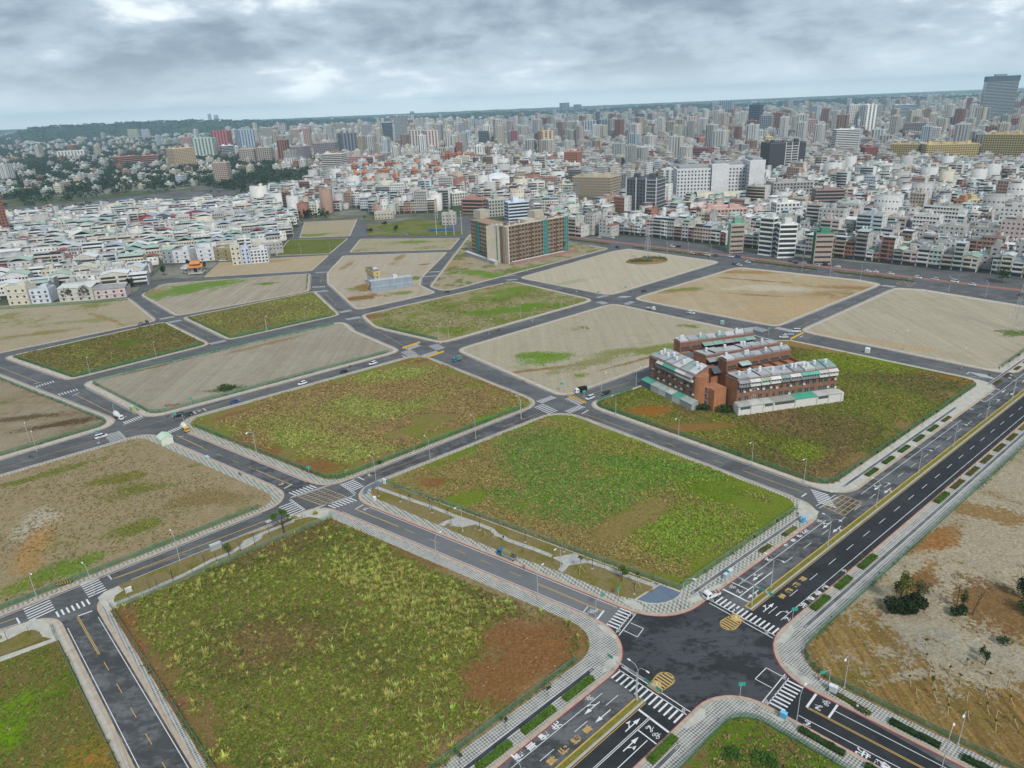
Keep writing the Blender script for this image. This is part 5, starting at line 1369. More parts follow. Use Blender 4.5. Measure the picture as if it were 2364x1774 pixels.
for i, (q, c, k, lb) in enumerate((("k1530,92", WHT, "saloon", "white car on the boulevard past the mound"), ("k1590,102", BLK, "saloon", "black car on the boulevard behind the white van"), ("k1655,106", WHT, "van", "white van on the boulevard"), ("k1720,112", (.1, .11, .13), "suv", "dark car queueing at the boulevard crossing"), ("k1845,120", WHT, "suv", "white car on the boulevard crossing stripes"), ("k1900,124", (.05, .12, .3), "van", "blue van on the boulevard crossing"), ("k1912,188", WHT, "saloon", "white car turning into the street by the mound"), ("k1868,182", (.05, .06, .09), "saloon", "dark blue car waiting beside the turning white one"), ("k1980,164", WHT, "saloon", "white car in the middle of the boulevard junction"), ("k2015,148", SIL, "saloon", "silver car in the far part of the boulevard junction"),
       ("l950,236", WHT, "saloon", "white car parked by the shops, first of two together"), ("l1010,242", WHT, "saloon", "white car parked by the shops, second of two together"), ("l1135,258", WHT, "saloon", "white car parked by the shops near the box junction"), ("l705,202", WHT, "saloon", "white car by the blue fronted shop"), ("l535,190", SIL, "suv", "silver car by the green sided building"), ("l600,186", BLK, "suv", "black car beside the green sided building"), ("l1355,290", WHT, "suv", "white car beside the yellow hedge of the boulevard"), ("l1490,303", (.55, .58, .62), "suv", "pale silver car parked by the corner shops"), ("l1650,322", WHT, "van", "white van parked near the far right shops"), ("l1790,347", WHT, "saloon", "white car parked before the dark gabled shop"), ("l370,172", BLK, "saloon", "black car in the left boulevard parking"), ("l430,172", SIL, "suv", "silver car in the left boulevard parking"), ("l330,160", (.1, .1, .11), "suv", "dark suv in the left boulevard parking"), ("l2190,432", BLK, "suv", "black car on the boulevard at the right edge"), ("k930,44", BLK, "saloon", "black car by the boulevard entrance"), ("o600,1338" if 0 else "k640,20", (.3, .32, .35), "saloon", "grey car in the car park behind the flats"), ("I395,215", WHT, "van", "white van at the far boulevard corner"), ("I45,180", WHT, "saloon", "white car on the far boulevard, leftmost"), ("I125,190", WHT, "saloon", "white car on the far boulevard, second from left"), ("I265,210", WHT, "saloon", "white car on the far boulevard near the corner"), ("I985,300", WHT, "suv", "white car before the beige shop"), ("I1045,303", BLK, "suv", "black car before the beige shop"))):
 car(q, bl + (math.pi if i % 2 else 0), c, lb, k)
for i in range(9): car("w%f,%f" % tuple(P("L1045,150").lerp(P("L1130,75"), i / 9)), R(100), random.choice([WHT, BLK, SIL, (.2, .22, .25)]), "parked car in the lane by the far green lot, %s from the white house" % ORD[i])
for i in range(10):
 p = P("I10,262").lerp(P("I150,285"), i / 9)
 scooter(p, R(60), "scooter in the row parked behind the flats, %s from the left" % ORD[i], random.choice([(.1, .12, .2), (.03, .03, .03), (.3, .05, .05), (.4, .4, .42)]))
car("L555,268", R(10), WHT, "white car parked by the olive house, left of two"); car("L590,270", R(10), (.6, .62, .65), "pale car parked by the olive house, right of two")
truck("L195,280", R(20), (.03, .09, .25), [(.1, .12, .2)], "blue truck parked before the white house by the temple", "flat", L=5.2)
# ---- people
def person_mesh():
 J = dict(pel=(0, 0, .95), chest=(0, 0, 1.32), neck=(0, 0, 1.48), head=(.02, 0, 1.62), top=(.02, 0, 1.72), ls=(0, .19, 1.40), le=(.05, .25, 1.14), lh=(.22, .20, .98), rs=(0, -.19, 1.40), re=(.08, -.25, 1.15), rh=(.28, -.16, 1.0), lhip=(0, .1, .9), lk=(.08, .11, .5), la=(.02, .11, .08), lt=(.16, .12, .04), rhip=(0, -.1, .9), rk=(-.02, -.11, .5), ra=(-.14, -.11, .08), rt=(0, -.12, .04))
 Ed = [("pel", "chest"), ("chest", "neck"), ("neck", "head"), ("head", "top"), ("chest", "ls"), ("ls", "le"), ("le", "lh"), ("chest", "rs"), ("rs", "re"), ("re", "rh"), ("pel", "lhip"), ("lhip", "lk"), ("lk", "la"), ("la", "lt"), ("pel", "rhip"), ("rhip", "rk"), ("rk", "ra"), ("ra", "rt")]
 rad = dict(pel=.15, chest=.17, neck=.07, head=.11, top=.09, ls=.075, le=.055, lh=.045, rs=.075, re=.055, rh=.045, lhip=.10, lk=.07, la=.05, lt=.045, rhip=.10, rk=.07, ra=.05, rt=.045)
 ks = list(J); me = bpy.data.meshes.new("p")
 me.from_pydata([J[k] for k in ks], [(ks.index(a), ks.index(b)) for a, b in Ed], [])
 o = bpy.data.objects.new("p", me); COL.objects.link(o)
 o.modifiers.new("s", "SKIN"); o.modifiers.new("u", "SUBSURF").levels = 1
 for i, k in enumerate(ks):
  v = me.skin_vertices[0].data[i]; v.radius = (rad[k], rad[k]); v.use_root = (k == "pel")
 dg = bpy.context.evaluated_depsgraph_get(); dg.update()
 out = bpy.data.meshes.new_from_object(o.evaluated_get(dg))
 bpy.data.objects.remove(o)
 return out
PM = person_mesh()
_hm = MB(); _hm.lathe([(.14, 1.66), (.135, 1.72), (.09, 1.79), (.02, 1.81)], 9)
def person(pt, ang, shirt, trousers, hat, label, z=0.17, lean=0.0):
 p = P(pt)
 me = PM.copy(); me.materials.clear(); me.materials.append(M_COL)
 at = me.color_attributes.new("col", "FLOAT_COLOR", "CORNER"); arr = []
 for f in me.polygons:
  zc, y = f.center.z, abs(f.center.y)
  c = (.42, .26, .18) if zc > 1.5 or (zc < 1.06 and y > .13 and zc > .92 and f.center.x > .16) else shirt if zc > .93 else trousers if zc > .12 else (.03, .03, .03)
  arr += [c[0], c[1], c[2], 1] * f.loop_total
 at.data.foreach_set("color", arr)
 o = link("person", me, None, (p.x, p.y, z), ang); o.rotation_euler.y = lean
 tag(o, label, "person", "people at work and passing by")
 if hat:
  h = MB(); h.v, h.f, h.m = _hm.v, _hm.f, _hm.m; h.c = [hat] * len(h.f); h.obj("hat", M_COL, o)
 return o
person("b1862,300", R(-30), (.22, .03, .03), (.05, .03, .04), (.3, .25, .2), "person in dark red working in the tufted lot, leftmost of three", lean=.25)
person("b1930,350", R(200), (.12, .03, .03), (.03, .03, .04), (.5, .42, .3), "person in maroon with a straw hat in the tufted lot, lowest of three", lean=.3)
person("b1958,322", R(230), (.10, .04, .05), (.04, .04, .06), (.5, .45, .35), "person in dark clothes and pale hat in the tufted lot, rightmost of three")
person("s465,360", R(60), (.60, .08, .04), (.08, .10, .16), None, "person in a red orange vest on the road near the blue truck", z=.02)
person("D905,335", R(-60), (.70, .20, .05), (.07, .08, .12), (.65, .3, .05), "person in an orange vest by the fence of the right field")
person("D1615,880", R(137), (.02, .02, .025), (.05, .06, .10), None, "person in black standing beside the parked scooter", z=.02)
person("D1480,790", R(60), (.62, .62, .60), (.08, .08, .09), None, "person in a white shirt at the kerb by the scooter")
person("h383,1030", R(20), (.03, .03, .04), (.03, .03, .04), None, "person in dark clothes on the pavement by the avenue")
person("C1285,620", R(39), (.05, .12, .45), (.35, .20, .05), None, "person in blue on the zebra crossing by the refuge", z=.02)
def bollard(pt, c, h, label, z=.02):
 p = P(pt)
 o = thing("road_bollard", label, "bollard", (p.x, p.y, z), 0, "yellow bollards on the refuges")
 m = MB(); m.lathe([(.16, 0), (.14, .05), (.05, .08), (.05, h), (.02, h + .02)], 7, c=c); m.obj("post", M_COL, o)
 m = MB(); m.lathe([(.056, h * .6), (.056, h * .8)], 7, c=(.8, .8, .8)); m.obj("reflector_band", M_COL, o)
for nm, cs in (("far", ((C, "C%d,%d" % (1270 + 38 * C, 690 + (14 if C % 2 else 0))) for C in range(3))), ("near", ((C, "c%d,%d" % (1225 + 22 * C, 985 + 6 * C)) for C in range(3)))):
 for k, q in cs: bollard(q, (.55, .33, .06), .75, "yellow bollard on the %s refuge marking, %s in line" % (nm, ORD[k]))
for nm, q in (("far", "C1290,700"), ("near", "c1245,985")):
 p = P(q); o = thing("refuge_kerb", "round yellow rubber kerb on the %s refuge marking" % nm, "kerb", (p.x, p.y, .02))
 m = MB(); m.lathe([(1.15, 0), (1.1, .16), (.75, .2), (.0, .22)], 20); m.obj("dome", M_YEL2, o)
 m = MB(); m.lathe([(.3, .2), (.28, .5), (.05, .55)], 10, c=(.6, .55, .45)); m.obj("beacon_base", M_COL, o)
# ---- shed at the junction
p = P("t650,432"); o = thing("shed", "pale green gabled shed on the corner pavement of the junction", "shed", (p.x, p.y, .17), R(-50))
m = MB(); w, d, h, g = 5.6, 4.4, 2.7, 3.7
m.box(-w / 2, w / 2, -d / 2, d / 2, 0, h, (.62, .64, .56), top=False)
for s in (-1, 1): m.poly([(s * w / 2, -d / 2, h), (s * w / 2, d / 2, h), (s * w / 2, 0, g)], (.64, .66, .58))
m.obj("wall", M_COL, o)
for s in (-1, 1):
 m = MB(); m.poly([(-w / 2 - .2, s * (d / 2 + .25), h - .12), (w / 2 + .2, s * (d / 2 + .25), h - .12), (w / 2 + .2, 0, g + .05), (-w / 2 - .2, 0, g + .05)], (.52, .64, .52))
 for k in range(12):
  x = -w / 2 - .1 + k * (w + .2) / 11
  m.bar((x, s * (d / 2 + .25), h - .09), (x, 0, g + .08), .06, c=(.47, .60, .48))
 m.obj("roof", M_COL, o)
m = MB(); m.box(-w / 2 - .03, -w / 2 + .01, -.6, .6, 1.1, 2.0, (.05, .06, .07)); m.obj("window", M_COL, o)
m = MB(); m.box(.6, 1.6, -d / 2 - .03, -d / 2 + .01, 0.05, 2.1, (.42, .50, .44)); m.obj("door", M_COL, o)
p = P("t335,128"); o = thing("cabin", "small olive green cabin on the pavement beside the teal sign", "cabin", (p.x, p.y, .17), R(-40))
m = MB(); m.box(-1.3, 1.3, -1.0, 1.0, 0, 2.4, (.36, .42, .22)); m.obj("wall", M_COL, o)
m = MB(); m.box(-1.4, 1.4, -1.1, 1.1, 2.4, 2.52, (.45, .48, .30)); m.obj("roof", M_COL, o)
m = MB(); m.box(-.5, .4, -1.03, -.99, 0.05, 2.0, (.22, .27, .15)); m.obj("door", M_COL, o)
# ================================================================== plants
def leaf_mesh(name, C, size, col, up=0.35, aspect=1.0):
 """one quad per centre C (n,3): random tilt, size (n,), colour (n,3)"""
 n = len(C)
 a = rng.uniform(0, 2 * np.pi, n)
 N = np.stack([rng.normal(0, 1, n), rng.normal(0, 1, n), np.abs(rng.normal(0, 1, n)) * (1 + up * 3)], 1)
 N /= np.linalg.norm(N, axis=1, keepdims=True)
 T = np.stack([np.cos(a), np.sin(a), np.zeros(n)], 1)
 U = np.cross(N, T); U /= np.linalg.norm(U, axis=1, keepdims=True) + 1e-9
 Vv = np.cross(N, U)
 s = size[:, None] * 0.5
 V = np.stack([C - U * s - Vv * s * .35 * aspect, C + U * s * .1 - Vv * s * aspect, C + U * s + Vv * s * .35 * aspect, C - U * s * .1 + Vv * s * aspect], 1).reshape(-1, 3)
 return np_mesh(name, V, np.arange(4 * n).reshape(n, 4), M_LEAF, col)
def jit(base, n, v=.25, h=.08):
 b = np.array(base)[None, :] * (1 + rng.normal(0, v, (n, 1)))
 b = b * (1 + rng.normal(0, h, (n, 3)))
 return np.clip(b, 0.004, 0.8)
def crown_pts(n, c, r, lumps=7, fill=.5):
 """leaf centres in an uneven crown made of lumps"""
 c, r = np.array(c), np.array(r)
 L = []
 for i in range(lumps):
  d = rng.normal(0, 1, 3); d /= np.linalg.norm(d)
  d[2] = d[2] * .8 + .1
  L.append((c + d * r * rng.uniform(.35, .75), r * rng.uniform(.35, .6)))
 idx = rng.integers(0, lumps, n)
 P_ = np.empty((n, 3))
 d = rng.normal(0, 1, (n, 3)); d /= np.linalg.norm(d, axis=1, keepdims=True)
 rad = rng.uniform(fill, 1.08, n) ** .6
 for i in range(lumps):
  m = idx == i
  P_[m] = L[i][0] + d[m] * L[i][1] * rad[m][:, None]
 return P_, idx
def tree(pt, h, r, col, label, n=700, leaf=.42, trunk=None, lumps=8, group=None, cat="tree", rz=1.0, base=.35, z=.16, name="tree", limbs=5, bark=None):
 p = P(pt)
 o = thing(name, label, cat, (p.x, p.y, z), random.uniform(0, 6), group)
 tr_ = trunk or max(.07, h * .022)
 m = MB()
 lean = random.uniform(-.06, .06) * h
 m.tube([(0, 0, -.1), (lean * .3, 0, h * .3), (lean, lean * .3, h * .72)], [tr_ * 1.3, tr_, tr_ * .4], 6)
 for k in range(limbs):
  a = 6.283 * k / limbs + random.uniform(-.4, .4); z0 = h * random.uniform(.25, .5)
  e = r * random.uniform(.45, .8)
  m.tube([(lean * .4, 0, z0), (math.cos(a) * e * .5, math.sin(a) * e * .5, z0 + h * .18), (math.cos(a) * e, math.sin(a) * e, z0 + h * random.uniform(.28, .4))], [tr_ * .5, tr_ * .33, tr_ * .14], 4)
 m.obj("trunk", bark or M_BARK, o)
 if n:
  cz = h * (base + 1) / 2
  C, idx = crown_pts(n, (lean * .7, 0, cz), (r, r, h * (1 - base) / 2 * rz), lumps)
  lc = jit(col, n, .16, .06) * (0.75 + 0.5 * rng.random(lumps))[idx][:, None]
  link("crown", leaf_mesh("crown", C, leaf * rng.uniform(.6, 1.4, n), lc), o)
 return o
def bare_tree(pt, h, label, group=None, twigs=26, spread=.28, z=.16, lean=0.0):
 p = P(pt)
 o = thing("bare_tree", label, "tree", (p.x, p.y, z), random.uniform(0, 6), group)
 m = MB(); w = MB()
 m.tube([(0, 0, -.1), (lean * .4, 0, h * .4), (lean, 0, h * .75)], [.028 * h / 2, .018 * h / 2, .010 * h / 2], 5)
 for k in range(7):
  a = random.uniform(0, 6.28); z0 = h * random.uniform(.3, .6); e = h * spread * random.uniform(.6, 1.1)
  q = (lean * .6 + math.cos(a) * e, math.sin(a) * e, z0 + h * random.uniform(.25, .4))
  m.tube([(lean * .5, 0, z0), (lean * .5 + math.cos(a) * e * .55, math.sin(a) * e * .55, z0 + h * .12), q], [.009 * h / 2, .006 * h / 2, .003 * h / 2], 4)
  for t_ in range(twigs // 7):
   b = a + random.uniform(-1, 1)
   w.bar(q, (q[0] + math.cos(b) * h * .12, q[1] + math.sin(b) * h * .12, q[2] + h * random.uniform(.02, .14)), .018 * h / 5)
 m.obj("trunk", M_BARK, o); w.obj("twigs", M_TWIG, o)["kind"] = "stuff"
 return o
def stakes(o, h=1.5, r=1.1, n=3):
 m = MB()
 for k in range(n):
  a = 6.283 * k / n + .5
  m.bar((math.cos(a) * r, math.sin(a) * r, 0), (0, 0, h), .07)
 m.obj("stakes", M_STAKE, o)
LG, MG, DG = (.085, .15, .02), (.06, .10, .018), (.025, .05, .014)
# ---- ground cover in the near lots
_wv = [(rng.uniform(.02, .22), rng.uniform(0, 6.28), rng.uniform(0, 6.28)) for _ in range(14)]
def field(x, y):
 s = np.zeros_like(x)
 for f, a, ph in _wv: s += np.sin(f * (x * math.cos(a) + y * math.sin(a)) + ph) / (1 + f * 9)
 return s / 2.6
def rnd_in(poly, n):
 xs = np.array([p[0] for p in poly]); ys = np.array([p[1] for p in poly])
 X = rng.uniform(max(xs.min(), -330), min(xs.max(), 330), n * 4); Y = rng.uniform(max(ys.min(), 90), min(ys.max(), 700), n * 4)
 m = inside_np(X, Y, poly)
 return X[m][:n], Y[m][:n]
def ell(x, y, pt, rx, ry, rot=0):
 p = P(pt); a = R(rot)
 dx, dy = x - p.x, y - p.y
 u, v = (dx * math.cos(a) + dy * math.sin(a)) / rx, (-dx * math.sin(a) + dy * math.cos(a)) / ry
 return u * u + v * v
STRIPS = [[P(s) for s in q] for q in (("r30,165", "r140,112", "g0,1095", "g1440,1622", "c1270,180", "c1085,298", "c930,270", "s860,405", "r1200,760", "r30,260"), ("a820,385", "a960,150", "e1990,1165", "q340,590", "q600,535", "q720,580", "F1269,208", "a1840,3", "a955,365"), ("a0,560", "a300,450", "a480,580", "a485,635", "a0,810"))]
def weeds(nm, n, cols, label, size=(.25, .6), thr=-.35, keep=None, lf=4, hgt=.28, colf=None, margin=1, gain=1.0):
 X, Y = rnd_in(BLOCKS[nm]["lot"], n)
 f = field(X, Y) + rng.normal(0, .22, len(X))
 m = f * .55 > thr
 for sp in STRIPS: m &= ~inside_np(X, Y, sp)
 b = BLOCKS[nm]; wob = field(X * 2.5 + 40, Y * 2.5) * 3 + rng.normal(0, .9, len(X))
 for dd in (1.5 * margin, 3.8 * margin, 7 * margin): m &= inside_np(X, Y, fillet(inset(b["lotc"], [dd] * b["n"]), b["lotr"])) | (wob > (3.6 - dd / margin) * .6 + .3)
 if keep is not None: m &= keep(X, Y)
 X, Y, f = X[m], Y[m], f[m]
 k = len(X)
 col = np.array(cols)
 t = np.clip((f * 1.7 + .7) / 1.4, 0, .999) * (len(cols) - 1)
 i0 = np.minimum(t.astype(int), len(cols) - 2); fr = (t - i0)[:, None]
 c = col[i0] * (1 - fr) + col[i0 + 1] * fr
 if colf is not None: c = colf(X, Y, c)
 s = rng.uniform(size[0], size[1], k)
 C = np.repeat(np.stack([X, Y, np.full(k, .17)], 1), lf, 0)
 ss = np.repeat(s, lf)
 C[:, :2] += rng.normal(0, .38, (k * lf, 2)) * ss[:, None] * 1.2
 C[:, 2] += rng.uniform(.02, hgt, k * lf) * ss / size[1]
 c = c * rng.choice([.75, .9, 1, 1, 1.1, 1.3], k)[:, None]; dry = rng.random(k) < .10; c[dry] = np.array((.22, .17, .08)) * rng.uniform(.6, 1.1, (dry.sum(), 1))
 cc = np.repeat(c, lf, 0) * (1 + rng.normal(0, .13, (k * lf, 1)))
 return tag(link("weeds", leaf_mesh("weeds", C, ss * rng.uniform(.6, 1.3, k * lf), np.clip(cc * gain * np.array((1.75, 1.6, 1.5)), .005, .7), .9)), label, "weeds", kind="stuff")
def not_in(*e):
 def f(x, y):
  m = np.ones(x.shape, bool)
  for q in e: m &= (ell(x, y, *q) + rng.normal(0, .22, x.shape)) > 1
  return m
 return f
nb = lambda *a: a
weeds("the tufted front lot", 46000, [(.15, .12, .045), (.105, .11, .026), (.08, .12, .017), (.13, .17, .025)], "low dark green weeds covering the tufted front lot", (.25, .6), -.62,
 not_in(("b2150,880", 14, 10, 20), ("c200,650", 12, 9, -30), ("a1150,900", 32, 3.5, -47), ("b1650,60", 30, 3, -36), ("c250,1080", 18, 3, 41), ("a950,480", 8, 5, -40)), gain=.80)
def brightc(x, y, c):
 e = np.minimum.reduce([ell(x, y, "g330,560", 16, 26, 10), ell(x, y, "g620,830", 24, 11, -30), ell(x, y, "g1000,760", 16, 6, 0), ell(x, y, "g1150,620", 24, 6, -20), ell(x, y, "g350,950", 24, 7, -30)])
 w = (np.clip(1.5 - e, 0, 1) > rng.random(x.shape) * 1.3)[:, None] * .85
 return c * (1 - w) + np.array((.085, .18, .028)) * w
weeds("the bright green lot", 60000, [(.20, .165, .06), (.175, .18, .04), (.14, .195, .025), (.14, .22, .025)], "bright green weeds spread over the middle lot", (.22, .6), -.9, not_in(("g1050,1050", 20, 6, 40), ("g1250,1540", 24, 4, -36), ("r100,230", 9, 7, 0), ("f1430,750", 8, 5, 0), ("g1900,900", 16, 5, -40), ("g1700,800", 10, 4, 0), ("f1700,900", 10, 5, 30)), 4, .45, brightc, 1.5)
weeds("the weedy middle lot", 42000, [(.20, .155, .065), (.19, .175, .055), (.175, .20, .045), (.20, .24, .06)], "olive weeds and pale grass over the weedy middle lot", (.3, .8), -.62, not_in(("f560,640", 12, 6, -30), ("f1300,330", 14, 5, 30), ("j1400,980", 16, 6, 20), ("f1500,230", 12, 5, 0)), 4, .4, None, 2.2)
weeds("the lot of the brick flats", 36000, [(.13, .10, .04), (.10, .095, .028), (.10, .12, .022), (.13, .16, .02)], "dark olive weeds around the brick flats", (.3, .7), -.62, not_in(("g1500,310", 22, 4, 5), ("g1200,170", 9, 5, 0), ("l400,830", 20, 5, -40), ("h300,720", 14, 4, -40)), 3, .35, lambda x, y, c: np.where((np.minimum(ell(x, y, "l900,960", 26, 16, -30), ell(x, y, "h430,500", 7, 8)) + rng.normal(0, .3, x.shape) < 1)[:, None], np.array((.14, .18, .018)), c))
weeds("the field at the right", 9000, [(.19, .13, .05), (.15, .14, .035), (.12, .15, .03)], "dry weeds scattered over the right field", (.2, .45), -.1, not_in(("H850,230", 22, 34, -49), ("h1900,1200", 26, 60, -49), ("h2100,700", 20, 30, -49), ("H550,640", 16, 12, 10), ("H900,760", 20, 8, -30)), 3)
weeds("the small lot at the bottom", 5000, [(.13, .10, .04), (.085, .14, .02), (.085, .17, .02)], "green weeds on the small bottom lot", (.25, .55), -.3, None, 4, .35)
weeds("the corner lot at the lower left", 12000, [(.15, .11, .045), (.12, .12, .03), (.09, .13, .02)], "brownish weeds on the lower left corner lot", (.25, .5), -.25)
weeds("the dry lot by the shed", 15000, [(.26, .205, .125), (.22, .18, .10), (.15, .14, .05)], "dry straw weeds on the lot below the shed", (.25, .55), .0)
weeds("the olive lot by the left edge", 14000, [(.13, .115, .04), (.11, .11, .028), (.13, .15, .03)], "olive grass on the lot near the left edge", (.4, .9), -.35, None, 3)
weeds("the small olive lot", 11000, [(.15, .14, .05), (.14, .15, .04), (.17, .19, .05)], "olive grass on the small lot left of the centre", (.4, .9), -.35, None, 3)
weeds("the patchy lot behind the barriers", 9000, [(.18, .15, .07), (.15, .16, .05), (.12, .17, .03)], "patchy grass on the lot behind the barriers", (.4, .9), .0, None, 3)
def tufts(pts, label, hmin=.7, hmax=1.5, blades=16, col=(.30, .31, .06), tip=(.50, .42, .22)):
 n = len(pts)
 h = hmin + (hmax - hmin) * rng.random(n) ** 1.8
 k = n * blades
 B = np.repeat(np.concatenate([pts, np.full((n, 1), .15)], 1), blades, 0); H = np.repeat(h, blades)
 a = rng.uniform(0, 6.283, k); d = np.abs(rng.normal(0, .5, k))
 dirv = np.stack([np.cos(a), np.sin(a)], 1)
 B[:, :2] += dirv * (rng.random(k) * .3 * H)[:, None]
 w = np.stack([-np.sin(a), np.cos(a), np.zeros(k)], 1) * (.045 + .05 * rng.random(k))[:, None] * H[:, None] ** .5
 M_ = B + np.concatenate([dirv * (d * H * .35)[:, None], (H * .62)[:, None]], 1)
 E_ = B + np.concatenate([dirv * (d * H * .95)[:, None], (H * rng.uniform(.75, 1.05, k))[:, None]], 1)
 V = np.stack([B - w, B + w, M_ + w * .9, M_ - w * .9, E_ + w * .25, E_ - w * .25], 1).reshape(-1, 3)
 i = np.arange(k)[:, None] * 6
 Q = np.concatenate([i + np.array([[0, 1, 2, 3]]), i + np.array([[3, 2, 4, 5]])], 0)
 bl = np.repeat(np.concatenate([pts, np.full((n, 1), .17)], 1), 9, 0); hb = np.repeat(h, 9); bl[:, :2] += rng.normal(0, .34, (n * 9, 2)) * hb[:, None]; bl[:, 2] += rng.random(n * 9) * hb * .55
 tag(link("tall_grass", leaf_mesh("tall_grass", bl, rng.uniform(.25, .6, n * 9) * hb ** .5, np.clip(np.repeat(jit(col, n, .2, .08), 9, 0) * rng.uniform(.45, .95, (n * 9, 1)), .01, .7))), "leafy bases of the " + label, "tall grass", kind="stuff")
 tc_ = np.repeat(jit(col, n, .2, .08), blades, 0) * (1 + rng.normal(0, .14, (k, 1)))
 tt = tc_ * .75 + np.array(tip) * .25
 return tag(link("tall_grass", np_mesh("tall_grass", V, Q, M_LEAF, np.clip(np.concatenate([tc_, tt], 0), .01, .8))), label, "tall grass", kind="stuff")
X, Y = rnd_in(BLOCKS["the tufted front lot"]["lot"], 5200)
e1 = np.minimum.reduce([ell(X, Y, "b1250,260", 9, 30, 62 - 10), ell(X, Y, "b1900,520", 9, 13, 50), ell(X, Y, "b950,110", 6, 12, 50)])
red_ = np.minimum.reduce([ell(X, Y, "b2150,880", 16, 11, 20), ell(X, Y, "c200,650", 12, 10, -30), ell(X, Y, "a1150,900", 34, 5, -47), ell(X, Y, "b1650,60", 34, 4.5, -36), ell(X, Y, "c250,1080", 22, 4, 41)])
pr = np.where(e1 < 1, .95, .24 + .16 * np.clip(field(X * 1.7 + 90, Y * 1.7), -1, 1)); pr = np.where(red_ < 1, 0, pr)
m_ = rng.random(len(X)) < pr
for sp in STRIPS: m_ &= ~inside_np(X, Y, sp)
tufts(np.stack([X[m_], Y[m_]], 1), "yellow green tufts of tall grass standing in the front lot", .7, 1.7, 26, (.38, .40, .075), (.60, .52, .26))
X, Y = rnd_in(BLOCKS["the weedy middle lot"]["lot"], 2600)
m_ = (rng.random(len(X)) < .35 + .3 * field(X, Y)) & (np.minimum(ell(X, Y, "f500,250", 30, 16, 10), ell(X, Y, "f1000,230", 34, 12, 20)) < 1.2)
tufts(np.stack([X[m_], Y[m_]], 1), "pale feathery grass tufts on the weedy middle lot", .5, 1.1, 12, (.36, .37, .12), (.6, .55, .36))
def fence_weeds(segs, n, label, col=(.07, .14, .03)):
 A = []
 for a, b in segs:
  a, b = P(a), P(b); L = (b - a).length
  if L < .3 or max(abs(a.x), abs(b.x)) > 400 or min(a.y, b.y) < 60: continue
  tt = rng.random(int(L * n)); A.append(np.stack([a.x + (b.x - a.x) * tt, a.y + (b.y - a.y) * tt], 1) + rng.normal(0, .45, (len(tt), 2)))
 A = np.concatenate(A); k = len(A)
 g = field(A[:, 0] * 3, A[:, 1] * 3) > -.15
 A = A[g]; k = len(A)
 C = np.concatenate([A, .2 + rng.random((k, 1)) * .8], 1)
 tag(link("weeds", leaf_mesh("weeds", C, rng.uniform(.2, .6, k), jit(col, k, .3, .1))), label, "weeds", kind="stuff")
fence_weeds([(r[i], r[i + 1]) for r in FR for i in range(len(r) - 1) if (Vector(r[i]) - Vector((0, 150))).length < 420], 5, "weeds growing along the wire fences")
# ---- planting beds and hedges
def hedge(a, b, w, h, col, label, dens=60, cat="hedge", leaf=.24, name="hedge"):
 a, b = Vector(a) if not isinstance(a, str) else P(a), Vector(b) if not isinstance(b, str) else P(b)
 d = b - a; L = d.length; ang = math.atan2(d.y, d.x)
 o = thing(name, label, cat, (a.x, a.y, .16), ang, "hedges and planted beds along the kerbs")
 m = MB(); m.box(0, L, -w / 2, w / 2, 0, .07); m.obj("soil", M_BED, o)
 if h > .25:
  m = MB(); m.box(.12, L - .12, -w / 2 + .12, w / 2 - .12, .05, h * .8, tuple(c * .6 for c in col)); m.obj("branches", M_COL, o)
 n = int(L * w * dens * (1 if h < .4 else 1.6))
 C = np.stack([rng.uniform(.05, L - .05, n), rng.uniform(-w / 2, w / 2, n), np.zeros(n)], 1)
 top = h * (.82 + .18 * np.sin(C[:, 0] * 1.7) * np.sin(C[:, 0] * .63 + 1)) + rng.normal(0, .06, n)
 side = rng.random(n) < .35
 C[:, 2] = np.where(side, rng.random(n) * top, top)
 C[:, 1] = np.where(side & (h > .4), np.sign(C[:, 1]) * w / 2 * rng.uniform(.9, 1.05, n), C[:, 1])
 if h < .4:
  k = field(C[:, 0] * 4 + a.x, C[:, 1] * 4 + a.y) > -.25
  C = C[k]; n = len(C)
 link("foliage", leaf_mesh("foliage", C, rng.uniform(.6, 1.5, n) * leaf, jit(col, n, .28, .1)), o)
 return o
def sapling(pt, h, label, group, leaf=True, stk=False, crown=.45, col=LG, z=.16, lean=0.0):
 p = P(pt)
 o = thing("young_tree", label, "young tree", (p.x, p.y, z), random.uniform(0, 6), group)
 m = MB(); m.tube([(0, 0, 0), (lean * .5, 0, h * .5), (lean, 0, h * .95)], [.06, .045, .02], 5)
 for k in range(4):
  a = 6.28 * k / 4 + random.random(); m.bar((lean * .7, 0, h * .6 + .08 * k), (lean + math.cos(a) * .4, math.sin(a) * .4, h * .8 + .1 * k), .025)
 m.obj("trunk", M_TWIG, o)
 if leaf:
  n = int(70 * crown / .45)
  C, ix = crown_pts(n, (lean, 0, h * .88), (crown, crown, crown * 1.2), 4)
  link("crown", leaf_mesh("crown", C, rng.uniform(.15, .38, n), jit(col, n, .25, .1)), o)
 if stk: stakes(o, h * .55, 1.0)
 return o
HB, HO = (.10, .19, .02), (.13, .13, .035)
for i, (s0, s1) in enumerate(((11, 20.2), (-1.5, 7.8), (-13.8, -5), (-26, -17.5))):
 hedge(FSW(s0, 12.85), FSW(s1, 12.85), 1.6, .85, HB, "bright green hedge by the near cycle path, %s from the crossroads" % ORD[i])
 sapling(FSW(s0 - 1.7, 16.2), 3.0, "thin street tree on the checkered pavement by the near cycle path, %s from the crossroads" % ORD[i], "street saplings", crown=.6, col=(.06, .08, .03))
for i, (s0, s1) in enumerate(((11.6, 20), (-1, 7.6), (-13, -5))):
 hedge(FSW(s0, -9.7), FSW(s1, -9.7), 1.6, .8, HB, "green hedge by the small bottom lot, %s from the crossroads" % ORD[i])
